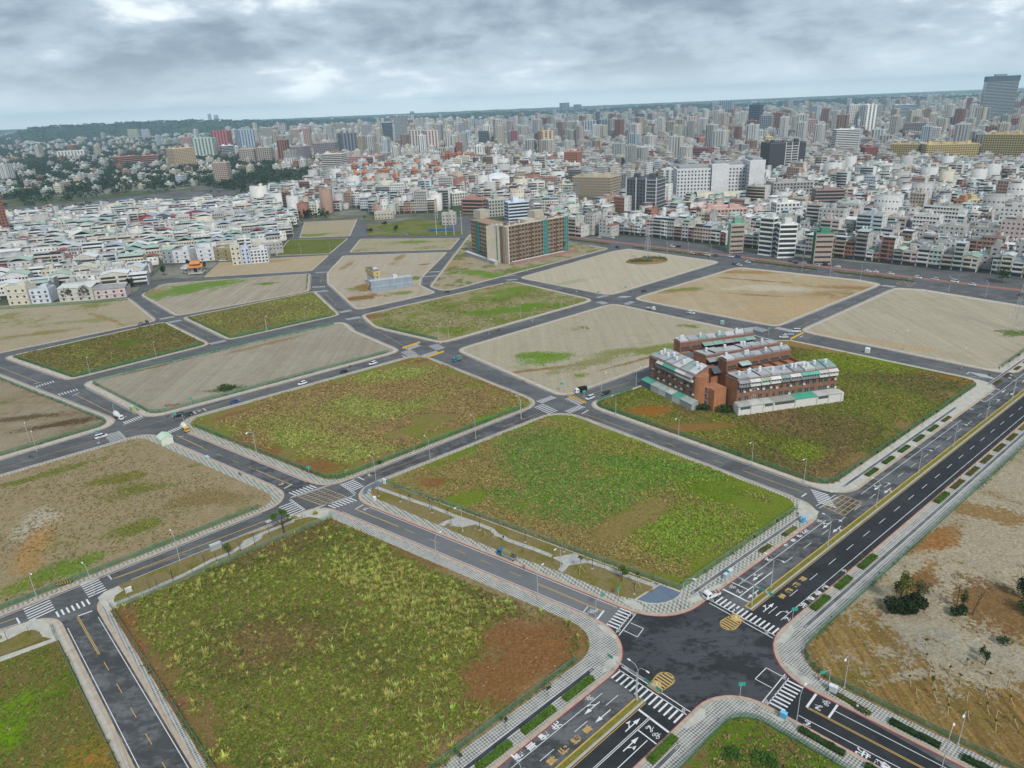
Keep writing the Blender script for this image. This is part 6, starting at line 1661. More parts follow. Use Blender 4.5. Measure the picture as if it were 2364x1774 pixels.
SE = [(77, 84.5, 1), (89.3, 96.2, 1), (102, 110.5, 1)] + [(151.5 + 12.6 * k, 160 + 12.6 * k, 0) for k in range(12)]
for i, (s0, s1, g) in enumerate(SE):
 hedge(FNE(s0, -9.85), FNE(s1, -9.85), 1.75, .7 if g or i == 3 else .22, (.085, .16, .02) if g or i == 3 else HO, ("leafy hedge beside the right hand cycle path, %s from the crossroads" if g or i == 3 else "low olive bed beside the right hand cycle path, %s from the crossroads") % (ORD[i]), 45)
 for q in (s0 + 1.5, s1 - 1): sapling(FNE(q, -9.3), 3.4, "street sapling at the right hand kerb, %s end of bed %s" % ("near" if q < s0 + 2 else "far", ORD[i]), "street saplings", crown=.5, col=(.11, .12, .03))
NWB = [(89, 94.5, 0), (101, 108, 0)] + [(153 + 12.4 * k, 160.3 + 12.4 * k, 1 if k < 5 else 0) for k in range(6)] + [(270 + 12.4 * k, 277 + 12.4 * k, 0) for k in range(6)]
for i, (s0, s1, g) in enumerate(NWB):
 hedge(FNE(s0, 12.6), FNE(s1, 12.6), 1.6, .5 if g else .22, (.075, .14, .02) if g else HO, "%s on the left side of the avenue, %s from the crossroads" % ("green planted bed" if g else "low olive bed", ORD[i]), 45)
 sapling(FNE(s0 + 2, 15.9), 3.2, "dark sapling beside the left cycle path, %s from the crossroads" % ORD[i], "street saplings", crown=.45, col=(.05, .06, .03))
for a, b, h, c, lb in (("E185,960", "E950,1345", .75, (.03, .07, .018), "dark hedge on the fence side of the lower right street, middle one"), ("E1270,1500", "E2100,1900", .75, (.03, .07, .018), "dark hedge on the fence side of the lower right street, at the bottom edge"), ("D1040,470", "D1690,850", .3, (.10, .12, .03), "low olive bed where the scooter is parked"), ("D612,1075", "D1300,1465", .7, (.045, .09, .02), "green hedge on the small lot side of the lower right street"), ("D1600,1630", "D2300,2000", .7, (.045, .09, .02), "green hedge of the small lot side at the bottom edge")):
 hedge(a, b, 1.4, h, c, lb)
# ---- park strips
M_STRIP = lot_mat("park_grass", [(0.185, 0.145, 0.065), (0.22, 0.18, 0.09), (0.16, 0.135, 0.05)], (OLIVE, (0.16, 0.15, 0.035)), 0.52, 0.09, grain=0.3)
M_PATHC = concrete("path_slabs", (0.44, 0.43, 0.40), 1.5, R(-37))
M_BLUE = plain("blue_rubber", (0.135, 0.175, 0.235), 0.9, 0.1, 0, 0.15, 2)
def ground_strip(name, pts, mat, z, parent):
 m = MB(); m.poly([P(s) for s in pts]); return m.obj(name, mat, parent, (0, 0, z))
g2 = bo["the bright green lot"]; g1 = bo["the tufted front lot"]; g0 = bo["the corner lot at the lower left"]
ground_strip("park_grass", ("r30,165", "r140,118", "g0,1098", "g1440,1625", "c1270,180", "c1085,298", "c930,270", "s860,405", "r1200,760", "r30,260"), M_STRIP, .178, g2)
def path(pts, w, parent, z=.186, mat=None):
 m = MB(); strip(m, [P(s) for s in pts], w); m.obj("path", mat or M_PATHC, parent, (0, 0, z))
path(("r35,155", "r200,212", "r400,285", "r600,352", "r830,445", "r1000,500", "r1165,565"), 1.5, g2)
path(("r1165,565", "r1215,620", "r1269,635", "s300,75", "s560,165", "s740,235"), 1.5, g2)
path(("s1090,285", "s1269,345", "c900,70", "c1235,190"), 1.4, g2)
ground_strip("plaza", ("r640,520", "r720,478", "r850,440", "r1010,515", "r870,545", "r800,535", "r740,505", "r700,535"), M_PATHC, .190, g2)
ground_strip("plaza", ("s740,250", "s960,207", "s1110,298", "s905,325", "s850,392", "s790,372", "s850,305"), M_PATHC, .190, g2)
ground_strip("dark_slabs", ("s885,228", "s950,215", "s1010,255", "s960,262"), M_GCONC, .194, g2); ground_strip("dark_slabs", ("s920,300", "s1000,275", "s1070,300", "s920,325"), M_GCONC, .194, g2)
ground_strip("forecourt", ("c1085,300", "c1275,182", "c1442,245", "c1415,275", "c1375,300", "c1320,320", "c1250,330", "c1170,325"), M_BLUE, .192, g2)
ground_strip("forecourt_edge", ("c1060,300", "c1275,168", "c1465,245", "c1430,280", "c1380,310", "c1320,330", "c1250,340", "c1160,335"), M_PALEC, .189, g2)
ground_strip("blue_slab", ("q1003,315", "q1030,280", "q1150,222", "q1205,235", "q1180,262", "q1060,300", "q1040,350", "q1015,345"), M_BLUE, .190, g2)
path(("r140,112", "g0,1108", "g1430,1630"), .3, g2, .196, M_PALEC)
ground_strip("park_grass", ("a870,345", "a960,180", "e1990,1175", "q340,600", "q600,545", "q700,580", "F1269,205", "a1840,0", "a950,362"), M_STRIP, .178, g1)
path(("a920,340", "a1230,215", "a1500,95", "F200,575", "F400,495", "F480,445", "F560,385", "F700,310", "F1000,190", "q330,590", "q480,545"), 1.5, g1)
ground_strip("plaza", ("F470,445", "F520,380", "F650,320", "F710,315", "F690,360", "F600,420", "F500,470"), M_PATHC, .190, g1)
ground_strip("step_terrace", ("a790,285", "a850,235", "a960,190", "a1000,225", "a930,270", "a920,310", "a945,362", "a880,400", "a830,350"), M_PALEC, .190, g1)
ground_strip("step_terrace", ("q335,570", "q420,525", "q560,495", "q690,500", "q660,540", "q700,580", "q640,610", "q560,580", "q480,570", "q340,600"), M_PALEC, .192, g1)
ground_strip("step_terrace", ("a0,560", "a120,520", "a280,455", "a400,470", "a470,560", "a490,590", "a440,620", "a340,600", "a320,560", "a250,545", "a0,650"), M_PALEC, .178, g0)
ground_strip("park_grass", ("a0,655", "a200,555", "a290,545", "a345,590", "a330,620", "a0,765"), M_STRIP, .182, g0)
ground_strip("step_terrace", ("a0,765", "a470,600", "a480,625", "a0,805"), M_PALEC, .180, g0)
for i, q in enumerate(("r275,292", "r562,365", "r585,403", "r770,528", "r1048,573", "s478,97", "s855,192", "s1132,357", "g1215,1560", "c1065,255", "F258,592", "a1400,140", "a1275,212", "r62,240")):
 p = P(q); o = thing("bollard_lamp", "black bollard lamp in the park strip, %s" % (ORD[i] + " from the upper end" if i < 10 else ["beside the grey cabinet", "second along the narrow path", "first along the narrow path", "at the blue slab"][i - 10]), "bollard lamp", (p.x, p.y, .18), 0, "bollard lamps in the park strips")
 m = MB(); m.tube([(0, 0, 0), (0, 0, 3.0)], .07, 6); m.obj("post", M_BLACKM, o)
 m = MB(); m.tube([(0, 0, 3.0), (0, 0, 3.35)], .10, 6); m.obj("lamp_head", M_BLACKM, o)
 m = MB(); m.box(-.3, .3, -.3, .3, 0, .12); m.obj("foot", M_PALEC, o)
ps = ("r500,262", "r660,325", "r740,432", "r1000,590", "r1095,632", "r1182,662", "r1248,520", "s80,22", "s168,72", "s262,108", "s365,152", "s455,188", "s565,222", "s575,62", "r365,290")
for i, q in enumerate(ps):
 sapling(q, 2.6, "staked sapling in the park strip, %s from the upper end" % (ORD[i]), "staked saplings in the park strip", leaf=i in (2, 9, 14), stk=i not in (9, 10, 11, 12), crown=.4, col=(.05, .09, .02))
tree("g965,1552", 5.2, 1.6, LG, "round green tree near the blue forecourt, left of the staked one", 420, .34, base=.4)
stakes(sapling("c1090,205", 4.8, "staked tree with a small dark crown at the corner of the blue forecourt", "staked trees", crown=.75, col=(.05, .10, .02)), 2.2, 1.4, 4)
stakes(sapling("s1015,392", 5.5, "tall staked tree on the angular plaza", "staked trees", crown=.85, col=(.04, .08, .02)), 2.4, 1.5, 4)
for i, (q, h) in enumerate((("r215,168", 4.6), ("r8,205", 4.5), ("s745,295", 5.0), ("s1250,375", 4.0), ("F632,432", 6.2), ("F490,492", 5.0), ("F770,322", 5.0), ("F132,590", 4.0), ("a1555,85", 4.5), ("a1400,158", 5.0), ("a1215,232", 5.0), ("a1040,288", 5.0), ("a1660,35", 4.5), ("a240,585", 4.0), ("a60,625", 4.5), ("a445,560", 3.5), ("q420,600", 3.6))):
 bare_tree(q, h, "leafless young tree " + ["by the notice board of the park strip", "on the blue slab", "beside the angular plaza", "right of the angular plaza", "on the narrow path plaza", "left of the narrow path plaza", "right of the narrow path plaza", "left of the grey cabinet", "by the narrow path, fifth from the corner", "by the narrow path, fourth from the corner", "by the narrow path, third from the corner", "by the narrow path, nearest the white board", "by the narrow path, below the grey cabinet", "on the pale terrace at the lower left", "on the grass at the left edge", "beside the pale terrace kerb", "on the steps below the yellow box junction"][i], "bare young trees")
p = P("F915,302"); o = thing("street_tree", "big tree with a dark trunk and flat green crown by the yellow box junction", "tree", (p.x, p.y, .16), 0)
m = MB(); m.tube([(0, 0, 0), (-.1, 0, 2.2), (-.2, 0, 4.2), (.1, .2, 6.0)], [.38, .28, .24, .12], 8)
for e in ((-3.2, .2, 5.8), (-1.8, -1.4, 6.2), (1.2, .8, 6.4), (2.2, -.3, 6.0), (-.6, 1.8, 6.3)): m.tube([(-.15, 0, 2.6), (e[0] * .55, e[1] * .55, 4.4), e], [.18, .13, .05], 6)
m.obj("trunk", M_BARK, o)
Cs, Ix = [], []
for c, r in (((-3.0, .2, 6.2), (1.6, 1.5, .9)), ((-1.6, -1.3, 6.6), (1.6, 1.4, .9)), ((.9, .8, 6.8), (1.3, 1.3, .8)), ((-.6, 1.6, 6.6), (1.5, 1.2, .8)), ((2.4, -.3, 6.2), (.8, .7, .5))):
 q, _ = crown_pts(190, c, r, 4); Cs.append(q)
Cs = np.concatenate(Cs); link("crown", leaf_mesh("crown", Cs, rng.uniform(.25, .55, len(Cs)), jit((.09, .16, .02), len(Cs), .25, .08)), o)
tree("F380,548", 5.5, 1.3, (.07, .12, .02), "slim green tree right of the grey cabinet", 220, .34, base=.45)
tree("f1045,608", 2.0, 1.0, (.03, .08, .02), "small round bush at the fence behind the first lamp", 120, .3, base=.1, cat="bush", name="bush", z=.16)
# ---- right field
for q, r, h, lb in (("H80,440", 2.5, 3.8, "left part"), ("H190,460", 2.7, 4.6, "middle part"), ("H275,430", 2.3, 5.2, "right part")): tree(q, h, r, (.026, .046, .013), "large dark bush clump in the right field, " + lb, 1500, .45, lumps=11, base=.0, cat="bush", name="bush", limbs=6)
tree("H140,400", 10.5, 2.2, (.10, .12, .02), "yellow green tree rising behind the large dark bush", 800, .4, base=.3)
tree("H270,380", 8.5, 3.0, (.06, .07, .025), "brownish thin crowned tree behind the dark bush", 420, .36, base=.25)
bare_tree("H350,430", 4.5, "leafless leaning branches right of the large dark bush", lean=1.5, spread=.4)
tree("H685,490", 3.6, 2.0, (.025, .055, .014), "round dark bush at the foot of the bare twin trees", 700, .36, base=.0, cat="bush", name="bush")
tree("H700,440", 6.5, .9, (.03, .06, .015), "narrow ivy covered stem above the round dark bush", 240, .32, base=.35)
bare_tree("H795,475", 11, "tall leaning bare tree on the right of the twin pair", twigs=60, lean=-1.6, spread=.16)
bare_tree("H655,430", 10, "tall bare tree on the left of the twin pair", twigs=60, lean=.4, spread=.16)
bare_tree("H1250,300", 11, "tall bare tree at the right edge of the field", twigs=50, spread=.15)
tree("H1260,330", 6.5, 2.2, (.02, .045, .012), "dark bush at the right edge of the field", 800, .4, base=.0, cat="bush", name="bush")
tree("H1300,480", 6.0, 2.4, (.03, .07, .015), "green bush at the right edge, lower one", 700, .4, base=.0, cat="bush", name="bush")
tree("H1075,740", 2.2, 1.7, (.02, .05, .012), "low dark bush on the pale gravel", 260, .32, base=.0, cat="bush", name="bush")
bare_tree("H1080,720", 3.4, "twiggy dead shrub in the low dark bush", twigs=40)
tree("H868,840", 3.2, 1.0, (.03, .07, .015), "small two lobed bush on the pale gravel edge", 160, .32, base=.1, cat="bush", name="bush")
tree("d1895,830", 4.0, .9, (.03, .06, .015), "slim dark tree below the two lobed bush", 150, .34, base=.35)
fs = ("d1280,965", "d1270,845", "d1410,690", "d1415,790", "d1450,890", "d1605,890", "d1470,990", "d1575,760", "d1745,835", "d1930,945", "d2075,1000", "d1470,1080", "d1590,1130", "d1750,1085", "d1890,1062", "d1590,1200", "d1745,1240", "d1900,1190", "d2090,1130", "d1985,1235", "d1975,1330", "d2120,1300", "d1330,1060", "d1690,960")
for i, q in enumerate(fs):
 sapling(q, 3.0 if i in (2, 10) else 2.0, "propped sapling in the right field, %s of the scattered rows" % (ORD[i]), "propped saplings in the right field", leaf=i % 3 != 1, stk=False, crown=.5 if i in (2, 4, 6, 10) else .3, col=(.09, .13, .03))
 o = bpy.data.objects["young_tree"] if False else None
for o in [q for q in COL.objects if q.get("group") == "propped saplings in the right field"]:
 m = MB(); a = random.uniform(.2, .9)
 for k in (0, 2.2):
  m.bar((-1.7 * math.cos(a + k) * .8, -1.7 * math.sin(a + k), 0), (.1, 0, 1.35), .08)
 m.obj("prop", M_STAKE, o); o.rotation_euler.z = R(40)
tree("c1860,1560", 1.1, 2.2, (.06, .14, .02), "green bush clump in the small bottom lot, left one", 420, .34, base=.0, cat="bush", name="bush")
tree("d110,1620", 1.2, 2.6, (.06, .14, .02), "green bush clump in the small bottom lot, bottom one", 500, .34, base=.0, cat="bush", name="bush")
tree("i1840,1185", 1.6, 5.5, (.05, .085, .018), "single dark green mound of plants on the long grey lot", 600, .5, base=.0, cat="bush", name="bush", rz=1.0, limbs=0)
# ---- oval mound with the pylon
p = P("I745,445"); a0 = R(39)
o = thing("earth_mound", "oval grassy mound with bare earth sides on the tan lot", "mound", (p.x, p.y, .15), R(8))
m = MB(); ring_ = lambda s, z: [(17 * s * math.cos(t_) * (1 + .08 * math.sin(3 * t_)), 10.5 * s * math.sin(t_), z) for t_ in np.linspace(0, 2 * math.pi, 33)[:-1]]
loft(m, [ring_(1, 0), ring_(.96, .9), ring_(.85, 1.5), ring_(.4, 1.8)]); m.obj("earth", plain("mound_earth", (.24, .17, .07), 1, .05, 0, .4), o)
n = 1500; a_ = rng.uniform(0, 6.28, n); r_ = np.sqrt(rng.random(n)); C = np.stack([15.5 * r_ * np.cos(a_), 9 * r_ * np.sin(a_), 1.4 + rng.random(n) * 1.3 * (np.sin(a_ * 2) > -.3)], 1)
link("grass", leaf_mesh("grass", C, rng.uniform(.5, 1.2, n), jit((.13, .14, .045), n, .35, .1)), o)
def pylon(pt, h, w, label):
 p = P(pt); o = thing("power_pylon", label, "pylon", (p.x, p.y, .2), R(30))
 m = MB(); lv = [0, .2, .38, .54, .68, .8, .9, 1.0]; ws = [w * (1 - .82 * q) / 2 for q in lv]
 for i in range(len(lv) - 1):
  z0, z1, a, b = lv[i] * h, lv[i + 1] * h, ws[i], ws[i + 1]
  c0 = [(-a, -a, z0), (a, -a, z0), (a, a, z0), (-a, a, z0)]; c1 = [(-b, -b, z1), (b, -b, z1), (b, b, z1), (-b, b, z1)]
  for k in range(4):
   l = (k + 1) % 4
   m.bar(c0[k], c1[k], .13); m.bar(c0[k], c1[l], .06); m.bar(c0[l], c1[k], .06); m.bar(c1[k], c1[l], .06)
 m.obj("lattice", M_STEEL, o)
 m = MB()
 for zf in (.78, .88, .97):
  m.bar((-4, 0, h * zf), (4, 0, h * zf), .16); m.bar((-4, 0, h * zf), (0, 0, h * zf + 1.2), .1); m.bar((4, 0, h * zf), (0, 0, h * zf + 1.2), .1)
 m.obj("cross_arm", M_STEEL, o)
pylon("I742,445", 27, 5, "slender lattice pylon standing on the oval mound")
pylon("l2150,722", 32, 6, "lattice pylon on the wide tan lot at the right edge")
# ================================================================== buildings
M_WALL = NT("painted_walls", 0.85, 0.2)
_t = M_WALL
_f1 = _t.lin(_t.noise(0.35, 6, 0.65), 0.25, 0.75, 0.80, 1.08)
_f2 = _t.lin(_t.noise(1.0, 5, 0.6, _t.xform((1.3, 1.3, 0.10))), 0.3, 0.7, 0.84, 1.06)
M_WALL = _t.done(_t.mul(_t.mul(_t.attr(), _f1), _f2))
t = NT("sheet_roof", 0.6, 0.35)
M_ROOF = t.done(t.mul(t.mul(t.attr(), t.lin(t.noise(0.25, 6, 0.65), 0.25, 0.75, 0.72, 1.1)), t.lin(t.noise(2.0, 3, 0.6), 0.3, 0.7, 0.92, 1.05)))
M_WIN = paintmat("window_glass", (0.035, 0.042, 0.05), 0.18)
def solve_h(p, ytop):
 d0 = Vector((p.x, p.y, -CAM_H)); e = Vector((0, 0, 1)); k = (PH / 2 - ytop) / FPX
 return (k * d0.dot(_f) - d0.dot(_u)) / (e.dot(_u) - k * e.dot(_f))
def seen(x, y, z=0):
 d = Vector((x, y, z - CAM_H)); q = d.dot(_f)
 if q < 1: return None
 return PW / 2 + FPX * d.dot(_r) / q, PH / 2 - FPX * d.dot(_u) / q
WALLS = [(.68, .66, .62), (.74, .74, .72), (.55, .52, .46), (.60, .55, .44), (.50, .50, .48), (.42, .41, .39), (.46, .38, .30), (.36, .24, .19), (.50, .56, .60), (.56, .46, .42), (.32, .30, .28), (.62, .58, .48), (.30, .15, .11), (.45, .50, .46)]
WNAME = ["white", "bright white", "cream", "pale yellow", "light grey", "grey", "tan", "brown", "pale blue", "pink", "dark grey", "ivory", "brick red", "sage green"]
ROOFS = [(.72, .73, .73), (.58, .60, .61), (.42, .44, .46), (.28, .42, .34), (.40, .52, .44), (.36, .44, .52), (.30, .10, .08), (.58, .56, .48), (.24, .25, .26), (.20, .30, .26)]
RNAME = ["white", "pale grey", "grey", "green", "pale green", "blue grey", "red", "cream", "dark", "dark green"]
SIGNS = [(.5, .04, .04), (.05, .12, .4), (.6, .42, .04), (.65, .65, .62), (.05, .3, .2), (.12, .12, .13), (.45, .2, .04), (.3, .1, .3)]
STOR = ["", "one", "two", "three", "four", "five", "six", "seven", "eight", "nine", "ten", "eleven", "twelve"]
def house(w, d, fl, wc, sc, rc, roof, rich=2, fh=3.2, shop=False):
 """local frame: frontage along x, front at y=0, back at y=d"""
 W_, G_, B_, R_, T_ = MB(), MB(), MB(), MB(), MB()
 h = fl * fh
 W_.box(0, w, 0, d, 0, h, sc)
 W_.poly([(0, -.02, 0), (w, -.02, 0), (w, -.02, h), (0, -.02, h)], wc)
 W_.box(0, w, 0, .15, h, h + .9, wc); W_.box(0, .15, .15, d, h, h + .9, sc); W_.box(w - .15, w, .15, d, h, h + .9, sc); W_.box(.15, w - .15, d - .15, d, h, h + .9, sc)
 st = random.randrange(3)
 for f in range(fl):
  z = f * fh
  if f == 0:
   G_.poly([(.4, -.04, .1), (w - .4, -.04, .1), (w - .4, -.04, 2.5), (.4, -.04, 2.5)])
   if shop: B_.box(.1, w - .1, -.9, -.03, 2.5, 3.3, random.choice(SIGNS), bottom=True)
   continue
  if st == 0:
   G_.poly([(.5, -.04, z + .95), (w - .5, -.04, z + .95), (w - .5, -.04, z + 2.6), (.5, -.04, z + 2.6)])
   B_.box(.2, w - .2, -.95, -.03, z + .0, z + .95, wc, bottom=True)
  elif st == 1:
   k = max(2, int(w / 2.2)); s = w / k
   for i in range(k): G_.poly([(i * s + s * .22, -.04, z + .9), (i * s + s * .78, -.04, z + .9), (i * s + s * .78, -.04, z + 2.4), (i * s + s * .22, -.04, z + 2.4)])
   if rich > 1: B_.box(.1, w - .1, -.4, -.03, z + 2.5, z + 2.65, tuple(min(1, c * 1.15) for c in wc), bottom=True)
  else:
   G_.poly([(.4, -.04, z + .8), (w * .55, -.04, z + .8), (w * .55, -.04, z + 2.5), (.4, -.04, z + 2.5)])
   G_.poly([(w * .65, -.04, z + 1.0), (w - .5, -.04, z + 1.0), (w - .5, -.04, z + 2.4), (w * .65, -.04, z + 2.4)])
   B_.box(.2, w * .6, -.8, -.03, z + .0, z + .8, wc, bottom=True)
  if rich > 1 or (rich and f % 2):
   k = max(1, int(w / 3))
   for i in range(k): G_.poly([(w * (i + .7) / k, d + .03, z + 1), (w * (i + .3) / k, d + .03, z + 1), (w * (i + .3) / k, d + .03, z + 2.2), (w * (i + .7) / k, d + .03, z + 2.2)])
  if rich:
   for y in (d * .25, d * .6, d * .85):
    if random.random() < .55:
     x = -.03
     G_.poly([(x, y + .5, z + 1), (x, y - .5, z + 1), (x, y - .5, z + 2.2), (x, y + .5, z + 2.2)])
    if random.random() < .5:
     x = w + .03
     G_.poly([(x, y - .5, z + 1), (x, y + .5, z + 1), (x, y + .5, z + 2.2), (x, y - .5, z + 2.2)])
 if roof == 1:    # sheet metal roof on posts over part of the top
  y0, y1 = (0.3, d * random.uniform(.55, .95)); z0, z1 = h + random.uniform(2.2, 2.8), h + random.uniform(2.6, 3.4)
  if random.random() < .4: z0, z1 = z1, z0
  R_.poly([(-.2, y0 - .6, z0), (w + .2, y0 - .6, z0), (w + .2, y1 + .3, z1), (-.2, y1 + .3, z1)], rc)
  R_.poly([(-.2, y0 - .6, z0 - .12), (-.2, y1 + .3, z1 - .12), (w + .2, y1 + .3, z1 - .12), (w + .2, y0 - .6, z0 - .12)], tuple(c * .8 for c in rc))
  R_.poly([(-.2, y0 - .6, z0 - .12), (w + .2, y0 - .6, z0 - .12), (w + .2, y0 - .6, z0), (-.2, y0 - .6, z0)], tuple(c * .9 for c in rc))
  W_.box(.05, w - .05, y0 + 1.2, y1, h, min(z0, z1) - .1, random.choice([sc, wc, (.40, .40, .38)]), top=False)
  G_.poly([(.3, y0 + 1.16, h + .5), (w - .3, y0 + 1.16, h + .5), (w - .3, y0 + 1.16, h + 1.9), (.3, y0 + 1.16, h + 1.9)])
 elif roof == 2:  # pitched sheet roof over everything
  z = h + .95; rz = z + w * random.uniform(.10, .2)
  R_.poly([(-.3, -.4, z), (w / 2, -.4, rz), (w / 2, d + .3, rz), (-.3, d + .3, z)], rc); R_.poly([(w / 2, -.4, rz), (w + .3, -.4, z), (w + .3, d + .3, z), (w / 2, d + .3, rz)], rc)
  for y in (0, d): W_.poly([(0, y, h + .9), (w, y, h + .9), (w / 2, y, rz - .03)], wc)
 else:
  W_.poly([(.15, .15, h + .02), (w - .15, .15, h + .02), (w - .15, d - .15, h + .02), (.15, d - .15, h + .02)], random.choice([(.40, .39, .36), (.34, .38, .33), (.48, .46, .42), (.30, .33, .30)]))
  a = random.uniform(.1, .5) * w
  bw = min(w - a - .2, random.uniform(2.4, 3.6)); by = random.uniform(.35, .65) * d
  W_.box(a, a + bw, by, by + 3.2, h, h + random.uniform(2.4, 4.5), random.choice([wc, sc]))
  if random.random() < .5:
   R_.box(.4, w * .9, d * .05, d * .3, h + 2.3, h + 2.45, rc, bottom=True)
 if rich:
  for k in range(random.choice((1, 1, 2, 2, 3))):
   x, y = random.uniform(.8, max(.9, w - .8)), random.uniform(d * .6, d * .95)
   zb = h + (3.3 if roof else .1)
   T_.tube([(x, y, zb), (x, y, zb + 1.6)], .6, 7, (.62, .64, .66)); T_.tube([(x, y, zb + 1.6), (x, y, zb + 1.8)], [.6, .15], 7, (.62, .64, .66), cap=False)
 return W_, G_, B_, R_, T_
def place_house(parts, loc, rz, name, label, cat, group=None):
 W_, G_, B_, R_, T_ = parts
 o = W_.obj(name, M_WALL, None, (loc[0], loc[1], 0), rz)
 tag(o, label, cat, group)
 for q, nm, mt in ((G_, "window", M_WIN), (B_, "balcony", M_WALL), (R_, "roof", M_ROOF), (T_, "water_tank", M_COL)):
  if q.f:
   c = q.obj(nm, mt, o)
   if nm in ("window", "balcony", "water_tank"): c["kind"] = "stuff"
 return o
class Bulk:
 """many small far buildings joined as one"""
 def __init__(s): s.q, s.qc, s.qm, s.n = [], [], [], 0; s.V = []
 def add(s, parts, loc, rz):
  c, n = math.cos(rz), math.sin(rz)
  for k, mb in enumerate(parts):
   if not mb.f: continue
   v = np.array(mb.v); X_ = v[:, 0] * c - v[:, 1] * n + loc[0]; Y_ = v[:, 0] * n + v[:, 1] * c + loc[1]
   s.V.append(np.stack([X_, Y_, v[:, 2]], 1))
   for f, cc in zip(mb.f, mb.c):
    cc = cc or (.04, .05, .055)
    if len(f) == 4: s.q.append([i + s.n for i in f]); s.qc.append(cc); s.qm.append(1 if k == 1 else 2 if k == 3 else 0)
    elif len(f) == 3: s.q.append([f[0] + s.n, f[1] + s.n, f[2] + s.n, f[2] + s.n]) if False else None
   s.n += len(mb.v)
 def obj(s, name, label, cat):
  me = np_mesh(name, np.concatenate(s.V), np.array(s.q), None, np.array(s.qc, np.float32), np.array(s.qm), [M_WALL, M_WIN, M_ROOF])
  return tag(link(name, me), label, cat, kind="stuff")
# ---- landmark blocks measured in the view: (left, right, top, foot, colour, style, name, label)
USED = []
def block_tower(xl, xr, yt, yb, col, style, name, label, turn=None, dep=.6, face=None):
 pc = G((xl + xr) / 2, yb)
 h = max(6, solve_h(pc, yt)); sil = (xr - xl) / pxm(pc)
 view = math.atan2(pc.y, pc.x) - math.pi / 2
 tn = R(turn if turn is not None else random.choice((-1, 1)) * random.uniform(14, 32))
 w = sil / (math.cos(tn) + dep * abs(math.sin(tn))); d = w * dep
 rz = view + tn
 W_, G_, B_, R_ = MB(), MB(), MB(), MB()
 lite = tuple(min(1, c * 1.3 + .05) for c in col); dk = tuple(c * .7 for c in col)
 W_.box(0, w, 0, d, 0, h, col)
 px = pxm(pc); fl = max(2, int(h / 3.3)); fh = h / fl
 if px < .9: fh = h / max(2, int(h / 4.4)); fl = int(round(h / fh))
 for fx in (0, 1, 2):   # front, left side, right side
  L = w if fx == 0 else d
  def q(a, b, z0, z1, o=.06):
   if fx == 0: return [(a, -o, z0), (b, -o, z0), (b, -o, z1), (a, -o, z1)]
   if fx == 1: return [(-o, L - a, z0), (-o, L - b, z0), (-o, L - b, z1), (-o, L - a, z1)]
   return [(w + o, a, z0), (w + o, b, z0), (w + o, b, z1), (w + o, a, z1)]
  step = 3.4 if px > 1.0 else 5.0
  k = max(2, int(L / step)); s = L / k
  if style == "glass":
   for f in range(fl): G_.poly(q(.3, L - .3, f * fh + .5, f * fh + fh - .45))
  elif style == "stripe":
   for i in range(k):
    if i % 2: W_.poly(q(i * s + s * .15, i * s + s * .85, 0, h * 1.0, .05), lite)
    else:
     for f in range(fl): G_.poly(q(i * s + s * .12, i * s + s * .88, f * fh + .8, f * fh + fh - .6))
  elif style == "plain":
   if fx == 0:
    W_.poly(q(0, L, 0, h, .03), (.42, .33, .27))
    for f in range(fl): G_.poly(q(.6, L - .6, f * fh + 1, f * fh + 2.4))
  elif style == "band":
   for f in range(fl):
    G_.poly(q(.4, L - .4, f * fh + 1.2, f * fh + fh - .35)); W_.poly(q(.0, L, f * fh + .0, f * fh + 1.0, .12), lite)
  else:
   for i in range(k):
    if style == "bay" and i % 3 == 2:
     W_.poly(q(i * s + .2, i * s + s - .2, 0, h, .05), dk); continue
    for f in range(fl): G_.poly(q(i * s + s * .24, i * s + s * .76, f * fh + .9, f * fh + fh - .75))
   if style == "balc" and px > .7:
    for f in range(1, fl): W_.poly(q(.2, L - .2, f * fh - .25, f * fh + .35, .35), lite)
 R_.box(0, w, 0, .4, h, h + 1.1, lite); R_.box(0, w, d - .4, d, h, h + 1.1, lite); R_.box(0, .4, .4, d - .4, h, h + 1.1, lite); R_.box(w - .4, w, .4, d - .4, h, h + 1.1, lite)
 for k in range(max(1, int(w / 16))):
  a = w * (k + .3) / max(1, int(w / 16)); R_.box(a, min(w - .5, a + 5.5), d * .3, d * .3 + 5, h, h + random.uniform(3, 6), random.choice([col, lite]))
 c, n = math.cos(rz), math.sin(rz)
 ox, oy = pc.x - (w / 2) * c + 0, pc.y - (w / 2) * n
 o = tag(W_.obj(name, M_WALL, None, (ox, oy, 0), rz), label, "building")
 g = G_.obj("window", M_WIN, o) if G_.f else None
 if g: g["kind"] = "stuff"
 R_.obj("roof", M_WALL, o)
 USED.append((pc.x - n * d / 2, pc.y + c * d / 2, max(w, d) * .62))
 return o
